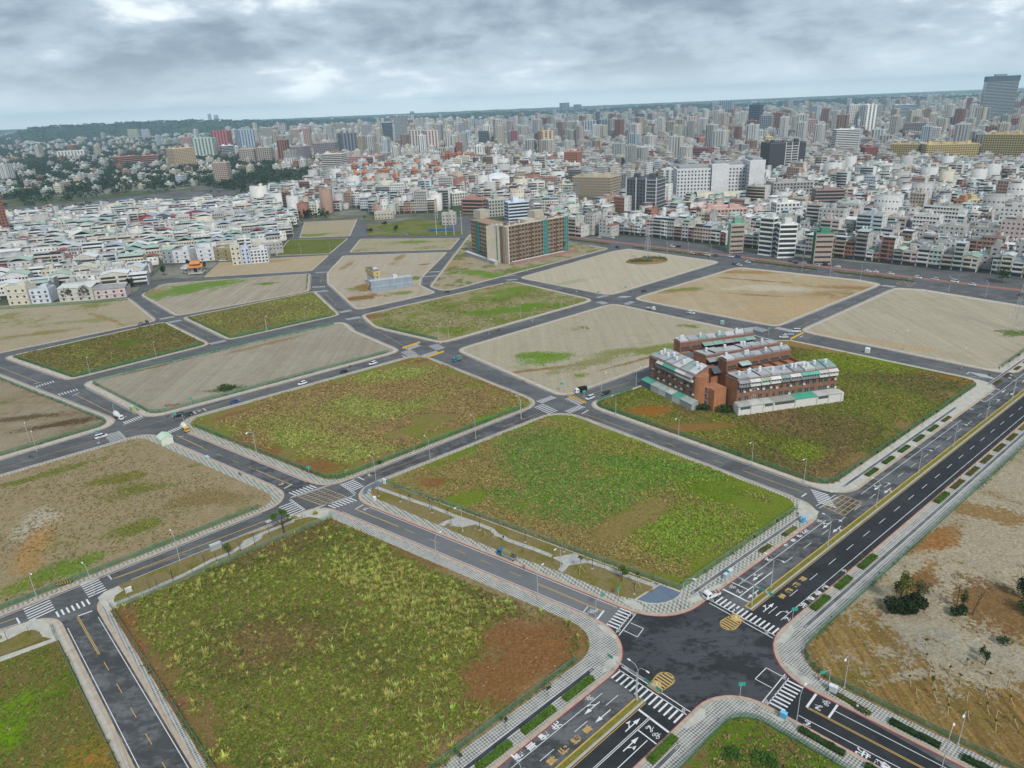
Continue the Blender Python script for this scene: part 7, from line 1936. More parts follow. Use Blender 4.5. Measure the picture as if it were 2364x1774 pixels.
BT = [
(403, 463, 343, 389, (.55, .41, .26), "balc", "apartment_slab", "beige orange apartment slab at the left of the tower cluster"), (446, 500, 320, 366, (.36, .43, .38), "stripe", "apartment_slab", "pale green striped apartment slab behind the beige orange one"),
(493, 537, 303, 354, (.34, .09, .085), "stripe", "apartment_tower", "dark red apartment tower, tallest at the left of the city"), (417, 446, 318, 343, (.45, .29, .26), "grid", "apartment_tower", "pinkish tower behind the beige orange slab"),
(554, 597, 300, 346, (.30, .37, .46), "stripe", "apartment_tower", "blue grey striped tower right of the dark red one"), (514, 546, 337, 362, (.62, .66, .70), "glass", "apartment_tower", "white framed low tower before the dark red one"),
(494, 534, 377, 426, (.42, .33, .27), "grid", "apartment_tower", "single tan apartment tower among the low houses at the left"), (554, 592, 345, 380, (.44, .38, .31), "balc", "apartment_slab", "tan apartment slab right of the white framed tower, first of two"),
(592, 632, 342, 378, (.40, .35, .29), "grid", "apartment_slab", "tan apartment slab right of the white framed tower, second of two"), (651, 711, 340, 380, (.29, .26, .28), "bay", "apartment_slab", "purple grey apartment slab in the middle of the left cluster"),
(670, 697, 300, 331, (.49, .34, .28), "grid", "apartment_tower", "pink tower behind the purple grey slab"), (704, 722, 297, 350, (.48, .33, .27), "grid", "apartment_tower", "slim pink tower beside the purple slab"), (723, 780, 331, 368, (.28, .23, .25), "grid", "apartment_slab", "dark purple slab left of the dark glass tower"),
(788, 834, 308, 357, (.13, .14, .17), "stripe", "glass_tower", "dark glass tower with brown flanks in the left cluster"), (740, 798, 357, 403, (.57, .53, .46), "band", "apartment_slab", "cream apartment slab with white balcony bands"), (800, 883, 362, 391, (.42, .27, .25), "grid", "apartment_slab", "wide pink brick slab right of the cream one"),
(943, 980, 302, 343, (.53, .44, .40), "stripe", "apartment_tower", "pale pink twin slab, left half"), (981, 1018, 302, 343, (.51, .42, .38), "stripe", "apartment_tower", "pale pink twin slab, right half"), (911, 940, 268, 334, (.37, .39, .40), "grid", "apartment_tower", "tall grey stepped tower left of the pale pink twin slabs"), (888, 912, 284, 330, (.22, .28, .34), "glass", "glass_tower", "blue glass tower beside the grey stepped one"),
(1143, 1164, 276, 337, (.52, .51, .48), "grid", "apartment_tower", "tall narrow white tower left of the centre"), (1103, 1127, 303, 337, (.30, .36, .40), "glass", "glass_tower", "blue grey tower left of the narrow white tower"), (1178, 1194, 303, 334, (.38, .14, .12), "grid", "apartment_tower", "small brick red tower near the centre"),
(834, 860, 288, 323, (.42, .41, .40), "grid", "apartment_tower", "grey tower behind the dark glass one, left"), (861, 888, 290, 323, (.38, .38, .39), "stripe", "apartment_tower", "grey tower behind the dark glass one, right"), (763, 800, 286, 312, (.42, .36, .33), "grid", "apartment_slab", "far pinkish slab behind the left cluster, left"), (800, 831, 287, 312, (.44, .38, .35), "grid", "apartment_slab", "far pinkish slab behind the left cluster, right"),
(600, 640, 296, 325, (.40, .36, .32), "grid", "apartment_slab", "far tan slab right of the blue grey striped tower"), (636, 668, 292, 322, (.37, .37, .37), "stripe", "apartment_slab", "far grey slab left of the pink tower"), (1050, 1075, 284, 308, (.40, .42, .44), "grid", "apartment_tower", "far grey tower behind the pale pink slabs"), (1020, 1046, 280, 306, (.44, .38, .34), "grid", "apartment_tower", "far tan tower behind the pale pink slabs"), (1078, 1100, 276, 303, (.36, .38, .42), "stripe", "apartment_tower", "far blue grey tower left of the narrow white one"),
(1006, 1083, 405, 424, (.38, .28, .22), "band", "school_building", "long brown school building left of the white dome"), (1090, 1145, 398, 412, (.33, .24, .2), "band", "school_building", "second brown school building behind the white dome"),
(1060, 1123, 462, 494, (.38, .19, .15), "band", "office_block", "red brown banded block left of the brown apartment block"), (1040, 1085, 446, 474, (.62, .60, .54), "grid", "office_block", "ivory block above the red brown banded one"), (1126, 1180, 462, 500, (.42, .42, .36), "balc", "apartment_slab", "olive grey balconied block behind the brown apartment block"), (1170, 1228, 468, 512, (.50, .56, .64), "band", "apartment_slab", "pale blue walled block behind the brown apartment block"),
(1246, 1282, 303, 360, (.47, .34, .22), "stripe", "apartment_tower", "beige tower with a dark glass middle near the centre"), (1303, 1340, 282, 317, (.48, .46, .43), "grid", "apartment_tower", "pale grey tower pair right of the beige one, left"), (1341, 1376, 280, 317, (.40, .42, .45), "stripe", "apartment_tower", "pale grey tower pair right of the beige one, right"), (1380, 1424, 277, 317, (.15, .17, .20), "stripe", "apartment_tower", "dark tower group right of the pale grey pair"), (1376, 1386, 258, 300, (.25, .28, .33), "glass", "glass_tower", "thin far dark tower above the pale grey pair"), (1470, 1488, 263, 295, (.18, .21, .26), "glass", "glass_tower", "far dark square tower right of the dark group"),
(1434, 1522, 415, 514, (.10, .105, .12), "dark", "apartment_tower", "dark grey apartment tower with white vertical fins"), (1309, 1420, 410, 454, (.44, .36, .25), "grid", "hotel", "beige hotel block behind the dark finned tower"), (1520, 1558, 393, 448, (.58, .58, .56), "stripe", "office_block", "white block with teal glass left of the hospital"),
(1721, 1752, 243, 320, (.075, .10, .16), "band", "glass_tower", "tall navy tower with white balcony bands"), (1748, 1779, 268, 322, (.30, .32, .35), "grid", "apartment_tower", "grey tower attached right of the navy one"), (1657, 1690, 234, 276, (.22, .27, .32), "stripe", "apartment_tower", "far dark twin tower on the right skyline"), (1640, 1660, 238, 272, (.30, .33, .36), "grid", "apartment_tower", "far grey tower left of the dark twin"), (1297, 1338, 352, 400, (.43, .17, .10), "grid", "apartment_slab", "orange red block with a yellow crown near the centre"), (1583, 1640, 343, 368, (.30, .12, .11), "band", "office_block", "maroon block with a rooftop drum behind the hospital"), (1610, 1662, 318, 336, (.42, .20, .13), "grid", "office_block", "orange brick block behind the maroon one"),
(1500, 1540, 262, 292, (.42, .36, .34), "grid", "apartment_tower", "far pinkish tower, left of a row of five"), (1545, 1575, 272, 300, (.46, .36, .33), "grid", "apartment_tower", "far pinkish tower, second of a row of five"), (1580, 1612, 270, 302, (.42, .33, .31), "stripe", "apartment_tower", "far pinkish tower, third of a row of five"), (1616, 1640, 276, 304, (.40, .30, .28), "grid", "apartment_tower", "far pinkish tower, fourth of a row of five"), (1540, 1552, 264, 294, (.35, .36, .38), "grid", "apartment_tower", "far grey slim tower, last of a row of five"),
(1763, 1861, 331, 411, (.075, .07, .08), "dark", "office_tower", "black office tower with white balcony panels"), (1764, 1783, 316, 340, (.60, .50, .30), "grid", "roof_tower", "beige lift tower beside the black office tower"), (1775, 1878, 422, 477, (.37, .35, .33), "grid", "apartment_slab", "bare grey concrete block right of the vaulted hall"), (1875, 1946, 440, 502, (.26, .18, .16), "band", "apartment_slab", "dark brown stepped block right of the grey concrete one"), (1783, 1845, 470, 530, (.68, .67, .65), "grid", "apartment_slab", "white block with two lift towers, left half"), (1845, 1904, 482, 528, (.62, .61, .58), "grid", "apartment_slab", "white block with two lift towers, right half"),
(1923, 1982, 300, 357, (.62, .61, .58), "band", "apartment_tower", "white apartment tower with dark window bands"), (1952, 1978, 243, 306, (.62, .62, .60), "grid", "apartment_tower", "white twin tower on the right, left one"), (1989, 2020, 243, 306, (.62, .62, .60), "stripe", "apartment_tower", "white twin tower on the right, right one"), (2061, 2112, 243, 284, (.42, .50, .54), "band", "office_tower", "pale glass office tower right of the white twins"), (2264, 2332, 186, 280, (.36, .40, .43), "band", "office_tower", "broad grey tower rising above the horizon at the right"), (2262, 2334, 174, 188, (.10, .14, .17), "glass", "tower_crown", "dark glass crown of the broad grey tower"),
(2049, 2118, 334, 372, (.48, .36, .15), "grid", "apartment_slab", "yellow apartment slab at the right, leftmost of three"), (2132, 2255, 334, 375, (.50, .38, .16), "balc", "apartment_slab", "yellow apartment slab at the right, middle of three"), (2258, 2400, 312, 376, (.46, .35, .15), "balc", "apartment_slab", "yellow apartment slab at the right edge, tallest of three"), (2309, 2358, 274, 304, (.36, .13, .11), "grid", "office_block", "red block before the broad grey tower"), (1990, 2028, 341, 372, (.28, .08, .08), "grid", "office_block", "dark red block left of the yellow slabs"), (2192, 2226, 464, 500, (.52, .25, .13), "grid", "apartment_slab", "orange apartment block at the right, with a cream neighbour"), (2227, 2262, 462, 496, (.60, .50, .28), "grid", "apartment_slab", "cream yellow neighbour of the orange block"), (2338, 2400, 536, 588, (.38, .17, .12), "balc", "apartment_slab", "brick red block at the right edge above the shops"), (2300, 2345, 405, 440, (.20, .15, .13), "band", "office_block", "dark brown banded block at the right edge"), (1855, 1886, 277, 318, (.40, .27, .25), "grid", "apartment_tower", "pink brown tower right of the grey attached tower"), (2000, 2038, 316, 334, (.45, .19, .11), "grid", "office_block", "orange block below the white twins"), (2078, 2138, 285, 320, (.38, .33, .32), "grid", "apartment_slab", "grey pink slab below the pale glass tower"), (2140, 2165, 296, 330, (.6, .58, .55), "grid", "apartment_tower", "small white tower right of the grey pink slab"), (1614, 1727, 484, 524, (.56, .37, .32), "grid", "apartment_slab", "pink long block in front of the vaulted hall"),
(1875, 1919, 540, 611, (.03, .17, .10), "plain", "shop_block", "dark green sided block in the boulevard shop row"), (1681, 1717, 519, 584, (.20, .40, .28), "plain", "shop_block", "pale green sided block in the boulevard shop row"), (1745, 1783, 505, 590, (.64, .66, .62), "band", "apartment_block", "white curved balcony block behind the boulevard, left of two"), (1792, 1836, 520, 596, (.66, .67, .64), "band", "apartment_block", "white balcony block on the boulevard, right of two"), (-25, 30, 446, 548, (.32, .13, .09), "grid", "apartment_tower", "red brown apartment tower at the left edge"), (274, 330, 362, 384, (.40, .17, .10), "band", "school_building", "orange brick block in the trees at the left, left one"), (331, 370, 360, 383, (.40, .17, .10), "band", "school_building", "orange brick block in the trees at the left, right one"), (130, 198, 350, 366, (.5, .5, .47), "stripe", "school_building", "pale columned building among the far left trees"), (481, 489, 264, 280, (.32, .38, .44), "glass", "glass_tower", "small far tower on the left horizon, left"), (497, 507, 266, 280, (.42, .44, .46), "glass", "glass_tower", "small far tower on the left horizon, right"),
(297, 322, 300, 322, (.45, .45, .30), "grid", "apartment_tower", "yellowish tower below the wooded plateau"), (328, 348, 300, 322, (.45, .46, .48), "grid", "apartment_tower", "grey white tower below the wooded plateau"), (1295, 1318, 238, 258, (.30, .36, .42), "glass", "glass_tower", "hazy tower group on the centre horizon, left"), (1322, 1340, 242, 258, (.32, .38, .44), "glass", "glass_tower", "hazy tower group on the centre horizon, right"), (948, 958, 258, 268, (.3, .34, .4), "glass", "glass_tower", "hazy block on the left part of the horizon"),
]
for b in BT:
 st = b[5]
 if st == "dark":
  o = block_tower(*b[:5], "grid", b[6], b[7], turn=-24 if b[0] < 1700 else 22, dep=.7)
  w, d, h = o.dimensions.x, o.dimensions.y, o.dimensions.z
  m = MB()
  for f in ((0, .33, .66, 1.0) if b[0] < 1700 else (.45, .62, .8)): m.box(w * f - .5, w * f + .5, -.6, -.03, 2, h + 2, (.62, .63, .64))
  if b[0] > 1700:
   for k in range(int(h / 3.6)): m.box(w * .47, w * .79, -.5, -.03, k * 3.6 + 2, k * 3.6 + 3, (.62, .60, .55))
  else:
   for k in range(int(h / 3.6)): m.box(w * .67, w + .3, -.5, -.03, k * 3.6 + 2.9, k * 3.6 + 3.4, (.6, .61, .62)); m.box(w + .03, w + .5, 0, d, k * 3.6 + 2.9, k * 3.6 + 3.4, (.5, .51, .52))
  m.obj("white_fins", M_WALL, o)
 else:
  t0 = None
  if b[0] in (2262,): continue
  if b[0] == 2264: t0 = 10
  o = block_tower(*b[:5], st, b[6], b[7], turn=t0)
  if b[0] == 2264:
   h = o.dimensions.z; w, d = o.dimensions.x, o.dimensions.y
   m = MB(); m.box(-1, w + 1, -1, d + 1, h - 2, h + 14, (.09, .13, .16), bottom=True); m.box(w * .25, w * .6, d * .2, d * .7, h + 14, h + 20, (.3, .34, .36)); m.obj("glass_crown", M_WALL, o)
for k in range(30):
 x, y = 800 + (k % 10) * 23 + random.uniform(-6, 6), 442 - (k // 10) * 15 + random.uniform(-4, 4) - (k % 10) * 1.2
 w = random.uniform(13, 22)
 block_tower(x - w / 2, x + w / 2, y - random.uniform(17, 30), y, (.42 + random.uniform(-.04, .05), .155, .075), "grid", "brick_apartment_block", "orange brick estate block, row %s from the front, %s from the left" % (ORD[k // 10], ORD[k % 10]))
for k in range(8):
 x = 1026 + k * 9; block_tower(x - 7, x + 7, 358 + random.uniform(-4, 4), 380, (.42, .16, .09), "grid", "brick_apartment_block", "orange brick block of the farther estate, %s from the left" % ORD[k])
# ---- white hospital
def poly_block(o, pts, h, col, name="wing", z0=0, mat=None):
 m = MB(); m.prism(pts, z0, h, col); return m.obj(name, mat or M_WALL, o)
hp = G(1572, 474); o = thing("hospital", "large white hospital with tall blank gables and rows of small windows", "hospital", (hp.x, hp.y, 0), R(-6))
HH = solve_h(hp, 388)
def wing(x0, x1, y0, y1, h, nm="wing"):
 m = MB(); m.box(x0, x1, y0, y1, 0, h, (.66, .66, .67)); m.box(x0, x1, y0, y0 + .4, h, h + 1.2, (.7, .7, .7)); m.box(x0 + 3, x1 - 3, y0 + 3, y1 - 3, h, h + 3, (.35, .36, .37)); c = m.obj(nm, M_WALL, o)
 g = MB(); fl = int(h / 4)
 for f in range(fl):
  z = f * 4 + 1.2
  n = int((x1 - x0) / 3.6) if nm == 'wing' else 0
  for i in range(n):
   a = x0 + (i + .25) * (x1 - x0) / n; g.poly([(a, y0 - .06, z), (a + 1.7, y0 - .06, z), (a + 1.7, y0 - .06, z + 2), (a, y0 - .06, z + 2)])
  if y1 - y0 > 25:
   n = int((y1 - y0) / 3.6)
   for i in range(n):
    a = y0 + (i + .25) * (y1 - y0) / n; g.poly([(x0 - .06, a + 1.7, z), (x0 - .06, a, z), (x0 - .06, a, z + 2), (x0 - .06, a + 1.7, z + 2)])
 q = g.obj("window", M_WIN, c); q["kind"] = "stuff"
wing(-6, 33, 0, 40, HH * .95); wing(33.5, 52, -3, 24, HH * 1.06, "gable"); wing(52.5, 76, 16, 44, HH * .98); wing(76.5, 94, -1, 44, HH * 1.12, "gable")
USED.append((hp.x + 22, hp.y + 18, 34)); USED.append((hp.x + 68, hp.y + 18, 34))
# ---- vaulted hall
p = G(1690, 483); o = thing("vaulted_hall", "long cream vaulted hall in front of the hospital", "hall", (p.x, p.y, 0), R(-8)); L_, D_, h_ = 160 / pxm(p), 24, 14
m = MB(); m.box(-L_ / 2, L_ / 2, 0, D_, 0, h_, (.50, .54, .56)); m.obj("wall", M_WALL, o)
m = MB()
for i in range(8):
 a0, a1 = math.pi * i / 8, math.pi * (i + 1) / 8
 q = lambda a: (D_ / 2 - (D_ / 2 + 1) * math.cos(a), h_ + 4.5 * math.sin(a))
 for s in range(9):
  x0 = -L_ / 2 + L_ * s / 9; x1 = x0 + L_ / 9
  m.poly([(x0, *q(a0)), (x1, *q(a0)), (x1, *q(a1)), (x0, *q(a1))], (.62, .58, .44) if s % 2 else (.56, .52, .38))
m.obj("roof", M_ROOF, o); g = MB()
for s in range(20): g.poly([(-L_ / 2 + L_ * (s + .2) / 20, -.06, 2), (-L_ / 2 + L_ * (s + .8) / 20, -.06, 2), (-L_ / 2 + L_ * (s + .8) / 20, -.06, 7), (-L_ / 2 + L_ * (s + .2) / 20, -.06, 7)])
g.obj("window", M_WIN, o)["kind"] = "stuff"; USED += [(p.x + q, p.y + 8 - q * .14, 24) for q in (-30, 0, 30)]
# ---- arena with the white dome
p = G(1150, 434); o = thing("domed_arena", "arena with a shallow white dome on a brick base", "arena", (p.x, p.y + 20, 0)); r_ = 33 / pxm(p)
m = MB(); m.lathe([(r_ * .96, 0), (r_ * .96, 10)], 24, c=(.40, .17, .10)); m.box(-14, 14, -r_ - 6, -r_ + 8, 0, 13, (.42, .17, .09)); m.obj("wall", M_WALL, o)
m = MB(); m.lathe([(r_ * 1.02, 10), (r_ * .92, 13.5), (r_ * .7, 17.5), (r_ * .4, 20), (.5, 21)], 28, c=(.72, .73, .74)); m.obj("dome", M_ROOF, o); USED.append((p.x, p.y + 20, r_ + 8))
# ---- market hall with red roofs, red shed row
for i, (a, b, c, lb) in enumerate(((1862, 1960, 402, "left"), (1955, 2050, 398, "middle"), (2030, 2080, 394, "right"))):
 p = G((a + b) / 2, c); w = (b - a) / pxm(p)
 o = tag(house(w, 26, 1, (.4, .3, .28), (.4, .3, .28), (.36, .12, .12), 2, 0, 6)[0].obj("market_hall", M_WALL, None, (p.x - w / 2, p.y, 0)), "low hall with dull red roofs behind the black office tower, %s part" % lb, "market hall")
 m = MB()
 for k in range(3):
  y0 = k * 9
  m.poly([(-1, y0 - 1, 6.8), (w + 1, y0 - 1, 6.8), (w + 1, y0 + 4, 9.5), (-1, y0 + 4, 9.5)], (.42, .16, .15)); m.poly([(-1, y0 + 4, 9.5), (w + 1, y0 + 4, 9.5), (w + 1, y0 + 8.5, 6.8), (-1, y0 + 8.5, 6.8)], (.34, .13, .13))
 m.obj("roof", M_ROOF, o); USED.append((p.x, p.y + 13, w / 2))
for i, (a, b, c, lb) in enumerate(((323, 360, 520, "left gable"), (361, 394, 517, "dark middle part"), (395, 424, 518, "second gable"), (425, 486, 510, "long right part"))):
 p = G((a + b) / 2, c); w = (b - a) / pxm(p)
 parts = house(w, 18, 2, (.33, .06, .06) if i != 1 else (.12, .13, .14), (.3, .07, .07), (.36, .40, .45), 2, 0, 4.2)
 place_house(parts, (p.x - w / 2, p.y), R(8), "red_shed", "long dark red shed with a grey roof behind the left houses, " + lb, "shed"); USED.append((p.x, p.y + 9, w / 2 + 2))
# ---- brown apartment block on the lots
def facade_thing(name, label, cat, A, B, z=.15):
 d = B - A; return thing(name, label, cat, (A.x, A.y, z), math.atan2(d.y, d.x)), d.length
o, Lr = facade_thing("apartment_block", "brown nine storey apartment block with teal netting strips and a bare concrete corner", "apartment block", P("y835,1195"), P("y2055,935"))
Hb = solve_h(P("y835,1195"), PIX("y835,470")[1]); fl = 9; fh = Hb / fl
BR, BRD, CREAMB = (.25, .165, .105), (.17, .08, .045), (.46, .42, .34)
def wingb(par, L, nm, netx, flip=False, cols=None):
 m = MB(); m.box(0, L, 0, 15, 0, Hb, BR)
 for f in range(1, fl + 1): m.box(0, L, -.35, -.02, f * fh - .45, f * fh - .1, (.40, .30, .20), bottom=True)
 k = int(L / 3.4); s = L / k
 for i in range(0, k + 1, 4 if not flip else 2): m.box(max(0, i * s - .3), min(L, i * s + .3), -.5, -.02, 0, Hb, BRD)
 w = m.obj(nm, M_WALL, par)
 g = MB(); fr_ = MB()
 for f in range(fl):
  for i in range(k):
   a = i * s + s * .22; z = f * fh + 1.0
   g.poly([(a, -.06, z), (a + s * .56, -.06, z), (a + s * .56, -.06, z + fh - 1.7), (a, -.06, z + fh - 1.7)])
   if random.random() < .5: fr_.box(a + .1, a + s * .5, -.5, -.08, z - .6, z - .1, random.choice([(.5, .48, .42), (.3, .3, .28), (.45, .38, .28)]), bottom=True)
 g.obj("window", M_WIN, w)["kind"] = "stuff"; fr_.obj("window_shelf", M_WALL, w)["kind"] = "stuff"
 for x, wd in netx:
  n = MB(); n.box(x, x + wd, -1.1, -.55, 0, Hb + .5, (.05, .20, .19))
  for f in range(1, fl + 1): n.box(x - .05, x + wd + .05, -1.18, -.5, f * fh - .2, f * fh, (.18, .36, .33))
  for q in (0, wd / 2, wd): n.box(x + q - .08, x + q + .08, -1.2, -.5, 0, Hb + .5, (.3, .4, .37))
  n.obj("netting_strip", M_WALL, par)
wingb(o, Lr, "right_wing", ((Lr * .58, Lr * .075), (Lr * .93, Lr * .06)))
m = MB(); m.box(0, 2.6, -.6, -.02, 0, Hb, (.32, .24, .2)); m.box(Lr * .035, Lr * .05, -.9, -.62, 0, Hb + 1, (.62, .58, .50)); m.obj("downpipe_bay", M_WALL, o)
A, B = P("y175,1000"), P("y690,1175")
inv = Matrix.Rotation(-o.rotation_euler.z, 2)
a2, b2 = inv @ (A - Vector(o.location[:2])), inv @ (B - Vector(o.location[:2]))
Ll = (b2 - a2).length
ang = math.atan2((b2 - a2).y, (b2 - a2).x); ca, sa = math.cos(ang), math.sin(ang)
def mapl(m):
 m.v = [(a2.x + x * ca - y * sa, a2.y + x * sa + y * ca, z) for x, y, z in m.v]; return m
m = MB(); m.box(0, Ll, 0, 14, 0, Hb, (.36, .245, .16)); k = int(Ll / 3.0); s = Ll / k
for f in range(1, fl + 1): m.box(0, Ll, -.3, -.02, f * fh - .4, f * fh - .1, (.45, .33, .22))
lw_ = mapl(m).obj("left_wing", M_WALL, o)
g = MB()
for f in range(fl):
 for i in range(k): g.poly([(i * s + s * .25, -.06, f * fh + .9), (i * s + s * .8, -.06, f * fh + .9), (i * s + s * .8, -.06, f * fh + fh - .8), (i * s + s * .25, -.06, f * fh + fh - .8)])
mapl(g).obj("window", M_WIN, lw_)["kind"] = "stuff"
for x, wd in ((Ll * .24, Ll * .10), (Ll * .90, Ll * .10)):
 n = MB(); n.box(x, x + wd, -1.0, -.4, 0, Hb + .5, (.05, .20, .19))
 for f in range(1, fl + 1): n.box(x - .05, x + wd + .05, -1.1, -.38, f * fh - .2, f * fh, (.2, .38, .35))
 mapl(n).obj("netting_strip", M_WALL, o)
m = MB(); cpt = [b2, Vector((b2.x + 2.5, b2.y - 1.5)), Vector((0 + -1.5, -1.2)), Vector((.0, .0)), Vector((2, 12)), Vector((-8, 14))]
m.prism([(q.x, q.y) for q in cpt], 0, Hb + .8, CREAMB); m.obj("concrete_corner", M_WALL, o)
m = MB(); m.box(Lr * .36, Lr * .60, 3, 13, Hb, Hb + 2.2, (.55, .52, .45)); m.box(Lr * .50, Lr * .64, 3, 12, Hb, Hb + 8, CREAMB); m.box(a2.x + 8, a2.x + 18, a2.y - 4, a2.y + 6, Hb, Hb + 7, CREAMB)
for _ in range(40): x, y = random.uniform(-6, Lr), random.uniform(2, 13); m.box(x, x + random.uniform(.8, 2.5), y, y + random.uniform(.8, 2), Hb, Hb + random.uniform(.6, 2.2), random.choice([(.6, .6, .6), (.4, .2, .12), (.5, .52, .54), (.66, .66, .64)]))
m.box(0, Lr, 0, .4, Hb, Hb + .9, (.6, .55, .46)); m.obj("roof_clutter", M_WALL, o)
m = MB(); m.box(0, Lr * 1.06, -8.5, -8.1, 0, 2.6, (.36, .20, .16)); m.box(0, Lr * .82, -8.6, -6.6, 2.6, 2.9, (.62, .62, .6), bottom=True); m.obj("arcade_wall", M_WALL, o)
m = MB(); m.box(-1, Ll + 6, -7, -3.6, 0, 3.0, (.45, .40, .34)); m.box(-1.2, Ll + 6.2, -7.3, -3.4, 3.0, 3.25, (.56, .60, .66), bottom=True); mapl(m).obj("low_shed", M_WALL, o)
for q, lb in (("y1790,960", "left"), ("y1930,950", "right")): tree(q, 11, 4, (.02, .05, .018), "dark tree against the foot of the brown apartment block, %s one" % lb, 420, .7, base=.15)
USED.append((P("y1000,1000").x, P("y1000,1000").y, 10))
# ---- brick flats
t = NT("brick_facing", 0.9, 0.15)
bk = t.n.new("ShaderNodeTexBrick"); bk.inputs["Scale"].default_value = 1.6; bk.inputs["Color1"].default_value = (.45, .20, .095, 1); bk.inputs["Color2"].default_value = (.39, .165, .08, 1); bk.inputs["Mortar"].default_value = (.25, .13, .085, 1)
t.l.new(t.n.new("ShaderNodeTexCoord").outputs["Object"], bk.inputs["Vector"])
M_BRICK = t.done(t.mul(t.mul(bk.outputs["Color"], t.lin(t.noise(.35, 6, .65), .25, .75, .78, 1.12)), t.lin(t.noise(1.2, 5, .6, t.xform((1, 1, .12))), .3, .7, .85, 1.08)))
SLATE = plain("slate_roof", (.095, .105, .125), .7, .3, 0, .3)
def window_data(nm, w, h, frame):
 m = MB(); m.box(-w / 2, w / 2, -.10, 0, 0, h, frame, m=0, bottom=True)
 for s in (-1, 1): m.poly([(s * w / 4 - w * .2, -.105, .1), (s * w / 4 + w * .2, -.105, .1), (s * w / 4 + w * .2, -.105, h - .1), (s * w / 4 - w * .2, -.105, h - .1)], None, 1)
 return m.data(nm, [M_COL, M_WIN])
WD = [window_data("window", 1.7, 1.6, (.62, .62, .60)), window_data("window", 1.9, 1.8, (.12, .20, .17)), window_data("window", 1.2, 1.3, (.10, .10, .10))]
_m = MB(); _m.box(-.5, .5, -.5, 0, 0, .65, (.60, .60, .57), bottom=True); ACD = _m.data("air_conditioner", M_COL)
_m = MB(); _m.tube([(0, 0, 0), (0, 0, 1.7)], .62, 10, (.60, .62, .64)); _m.tube([(0, 0, 1.7), (0, 0, 1.95)], [.64, .12], 10, (.66, .68, .70)); TKD = _m.data("water_tank", M_COL)
def flats(label, fl_, fr_, bl_, br_, h, kind, z=.15):
 A, B, C, D = P(fl_, h), P(fr_, h), P(bl_, h), P(br_, h)
 o, L = facade_thing("brick_flats", label, "apartment block", A, B, z)
 iv = Matrix.Rotation(-o.rotation_euler.z, 2); loc = lambda q: iv @ (q - A)
 c, d = loc(C), loc(D); dp = (c.y + d.y) / 2
 m = MB(); m.prism([(0, 0), (L, 0), (d.x, d.y), (c.x, c.y)], 0, h); m.obj("wall", M_BRICK, o)
 for q in range(1, 4):
  m = MB(); m.box(.05, L - .05, -.12, -.01, q * h / 4 - .12, q * h / 4 + .08, (.24, .11, .06)); m.obj("ledge", M_COL, o)
 m = MB(); m.prism([(-.15, -.15), (L + .15, -.15), (d.x + .15, d.y + .15), (c.x - .15, c.y + .15)], h, h + .45, (.27, .15, .12)); m.obj("parapet", M_COL, o)
 k = max(4, int(L / 4.6)); cols = [(.46, .46, .46), (.40, .41, .42), (.30, .32, .34), (.28, .37, .34), (.36, .37, .37), (.56, .56, .56)]
 for i in range(k):
  x0, x1 = L * i / k + .2, L * (i + 1) / k - .12; f0, f1 = x0 / L, x1 / L
  y0, yb0, yb1 = .5, c.y + (d.y - c.y) * f0 - .5, c.y + (d.y - c.y) * f1 - .5
  xs0, xs1 = c.x + (d.x - c.x) * f0, c.x + (d.x - c.x) * f1
  zz_ = h + random.uniform(.7, 1.3); cc = random.choice(cols) if kind != "white" else random.choice(cols[:2])
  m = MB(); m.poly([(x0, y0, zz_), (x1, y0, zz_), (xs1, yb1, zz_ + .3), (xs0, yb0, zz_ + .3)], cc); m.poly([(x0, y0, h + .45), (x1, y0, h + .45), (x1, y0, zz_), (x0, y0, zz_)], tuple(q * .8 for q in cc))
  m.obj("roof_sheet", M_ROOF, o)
  if i % 2 == 0 or kind == "front":
   for q in ((.3, .6) if random.random() < .6 else (.45,)): link("water_tank", TKD, o, (x0 + (x1 - x0) * q, dp * random.uniform(.35, .7), h + 1.2))
 return o, L, loc, (c, d)
def windows(o, L, h, levels, cols, big=(2, ), ac=True):
 for zf in levels:
  for i in range(cols):
   x = L * (i + .5) / cols + random.uniform(-.4, .4)
   link("window", WD[0] if i in big else WD[random.choice((1, 1, 2))], o, (x, -.01, zf))
   if ac and random.random() < .55: link("air_conditioner", ACD, o, (x + L / cols * .42, -.02, zf + random.uniform(-.2, .5)))
def awning(o, x0, x1, z, col, dpt=1.5, glassy=False):
 m = MB(); m.poly([(x0, -.05, z + .9), (x0, -dpt, z), (x1, -dpt, z), (x1, -.05, z + .9)], col)
 m.poly([(x0, -.05, z + .84), (x1, -.05, z + .84), (x1, -dpt, z - .06), (x0, -dpt, z - .06)], col); m.obj("awning", M_ROOF, o)
 m = MB(); m.box(x0 + .1, x1 - .1, -dpt + .15, -.05, z - 1.9, z - 1.1, (.64, .64, .62) if glassy else (.22, .23, .24), bottom=True); n = int((x1 - x0) / 1.1)
 for i in range(n + 1): q = x0 + .1 + (x1 - x0 - .2) * i / n; m.box(q - .06, q + .06, -dpt + .15, -dpt + .27, z - 1.1, z, (.64, .64, .62))
 m.obj("balcony_enclosure", M_COL, o)
HF = 13.4
o, L, loc, cd = flats("front brick flats with a long white annex wall at the foot", "x1030,608", "x2088,470", "x900,548", "x1970,385", HF, "front")
windows(o, L, HF, (4.9, 8.2), 15, (2,))
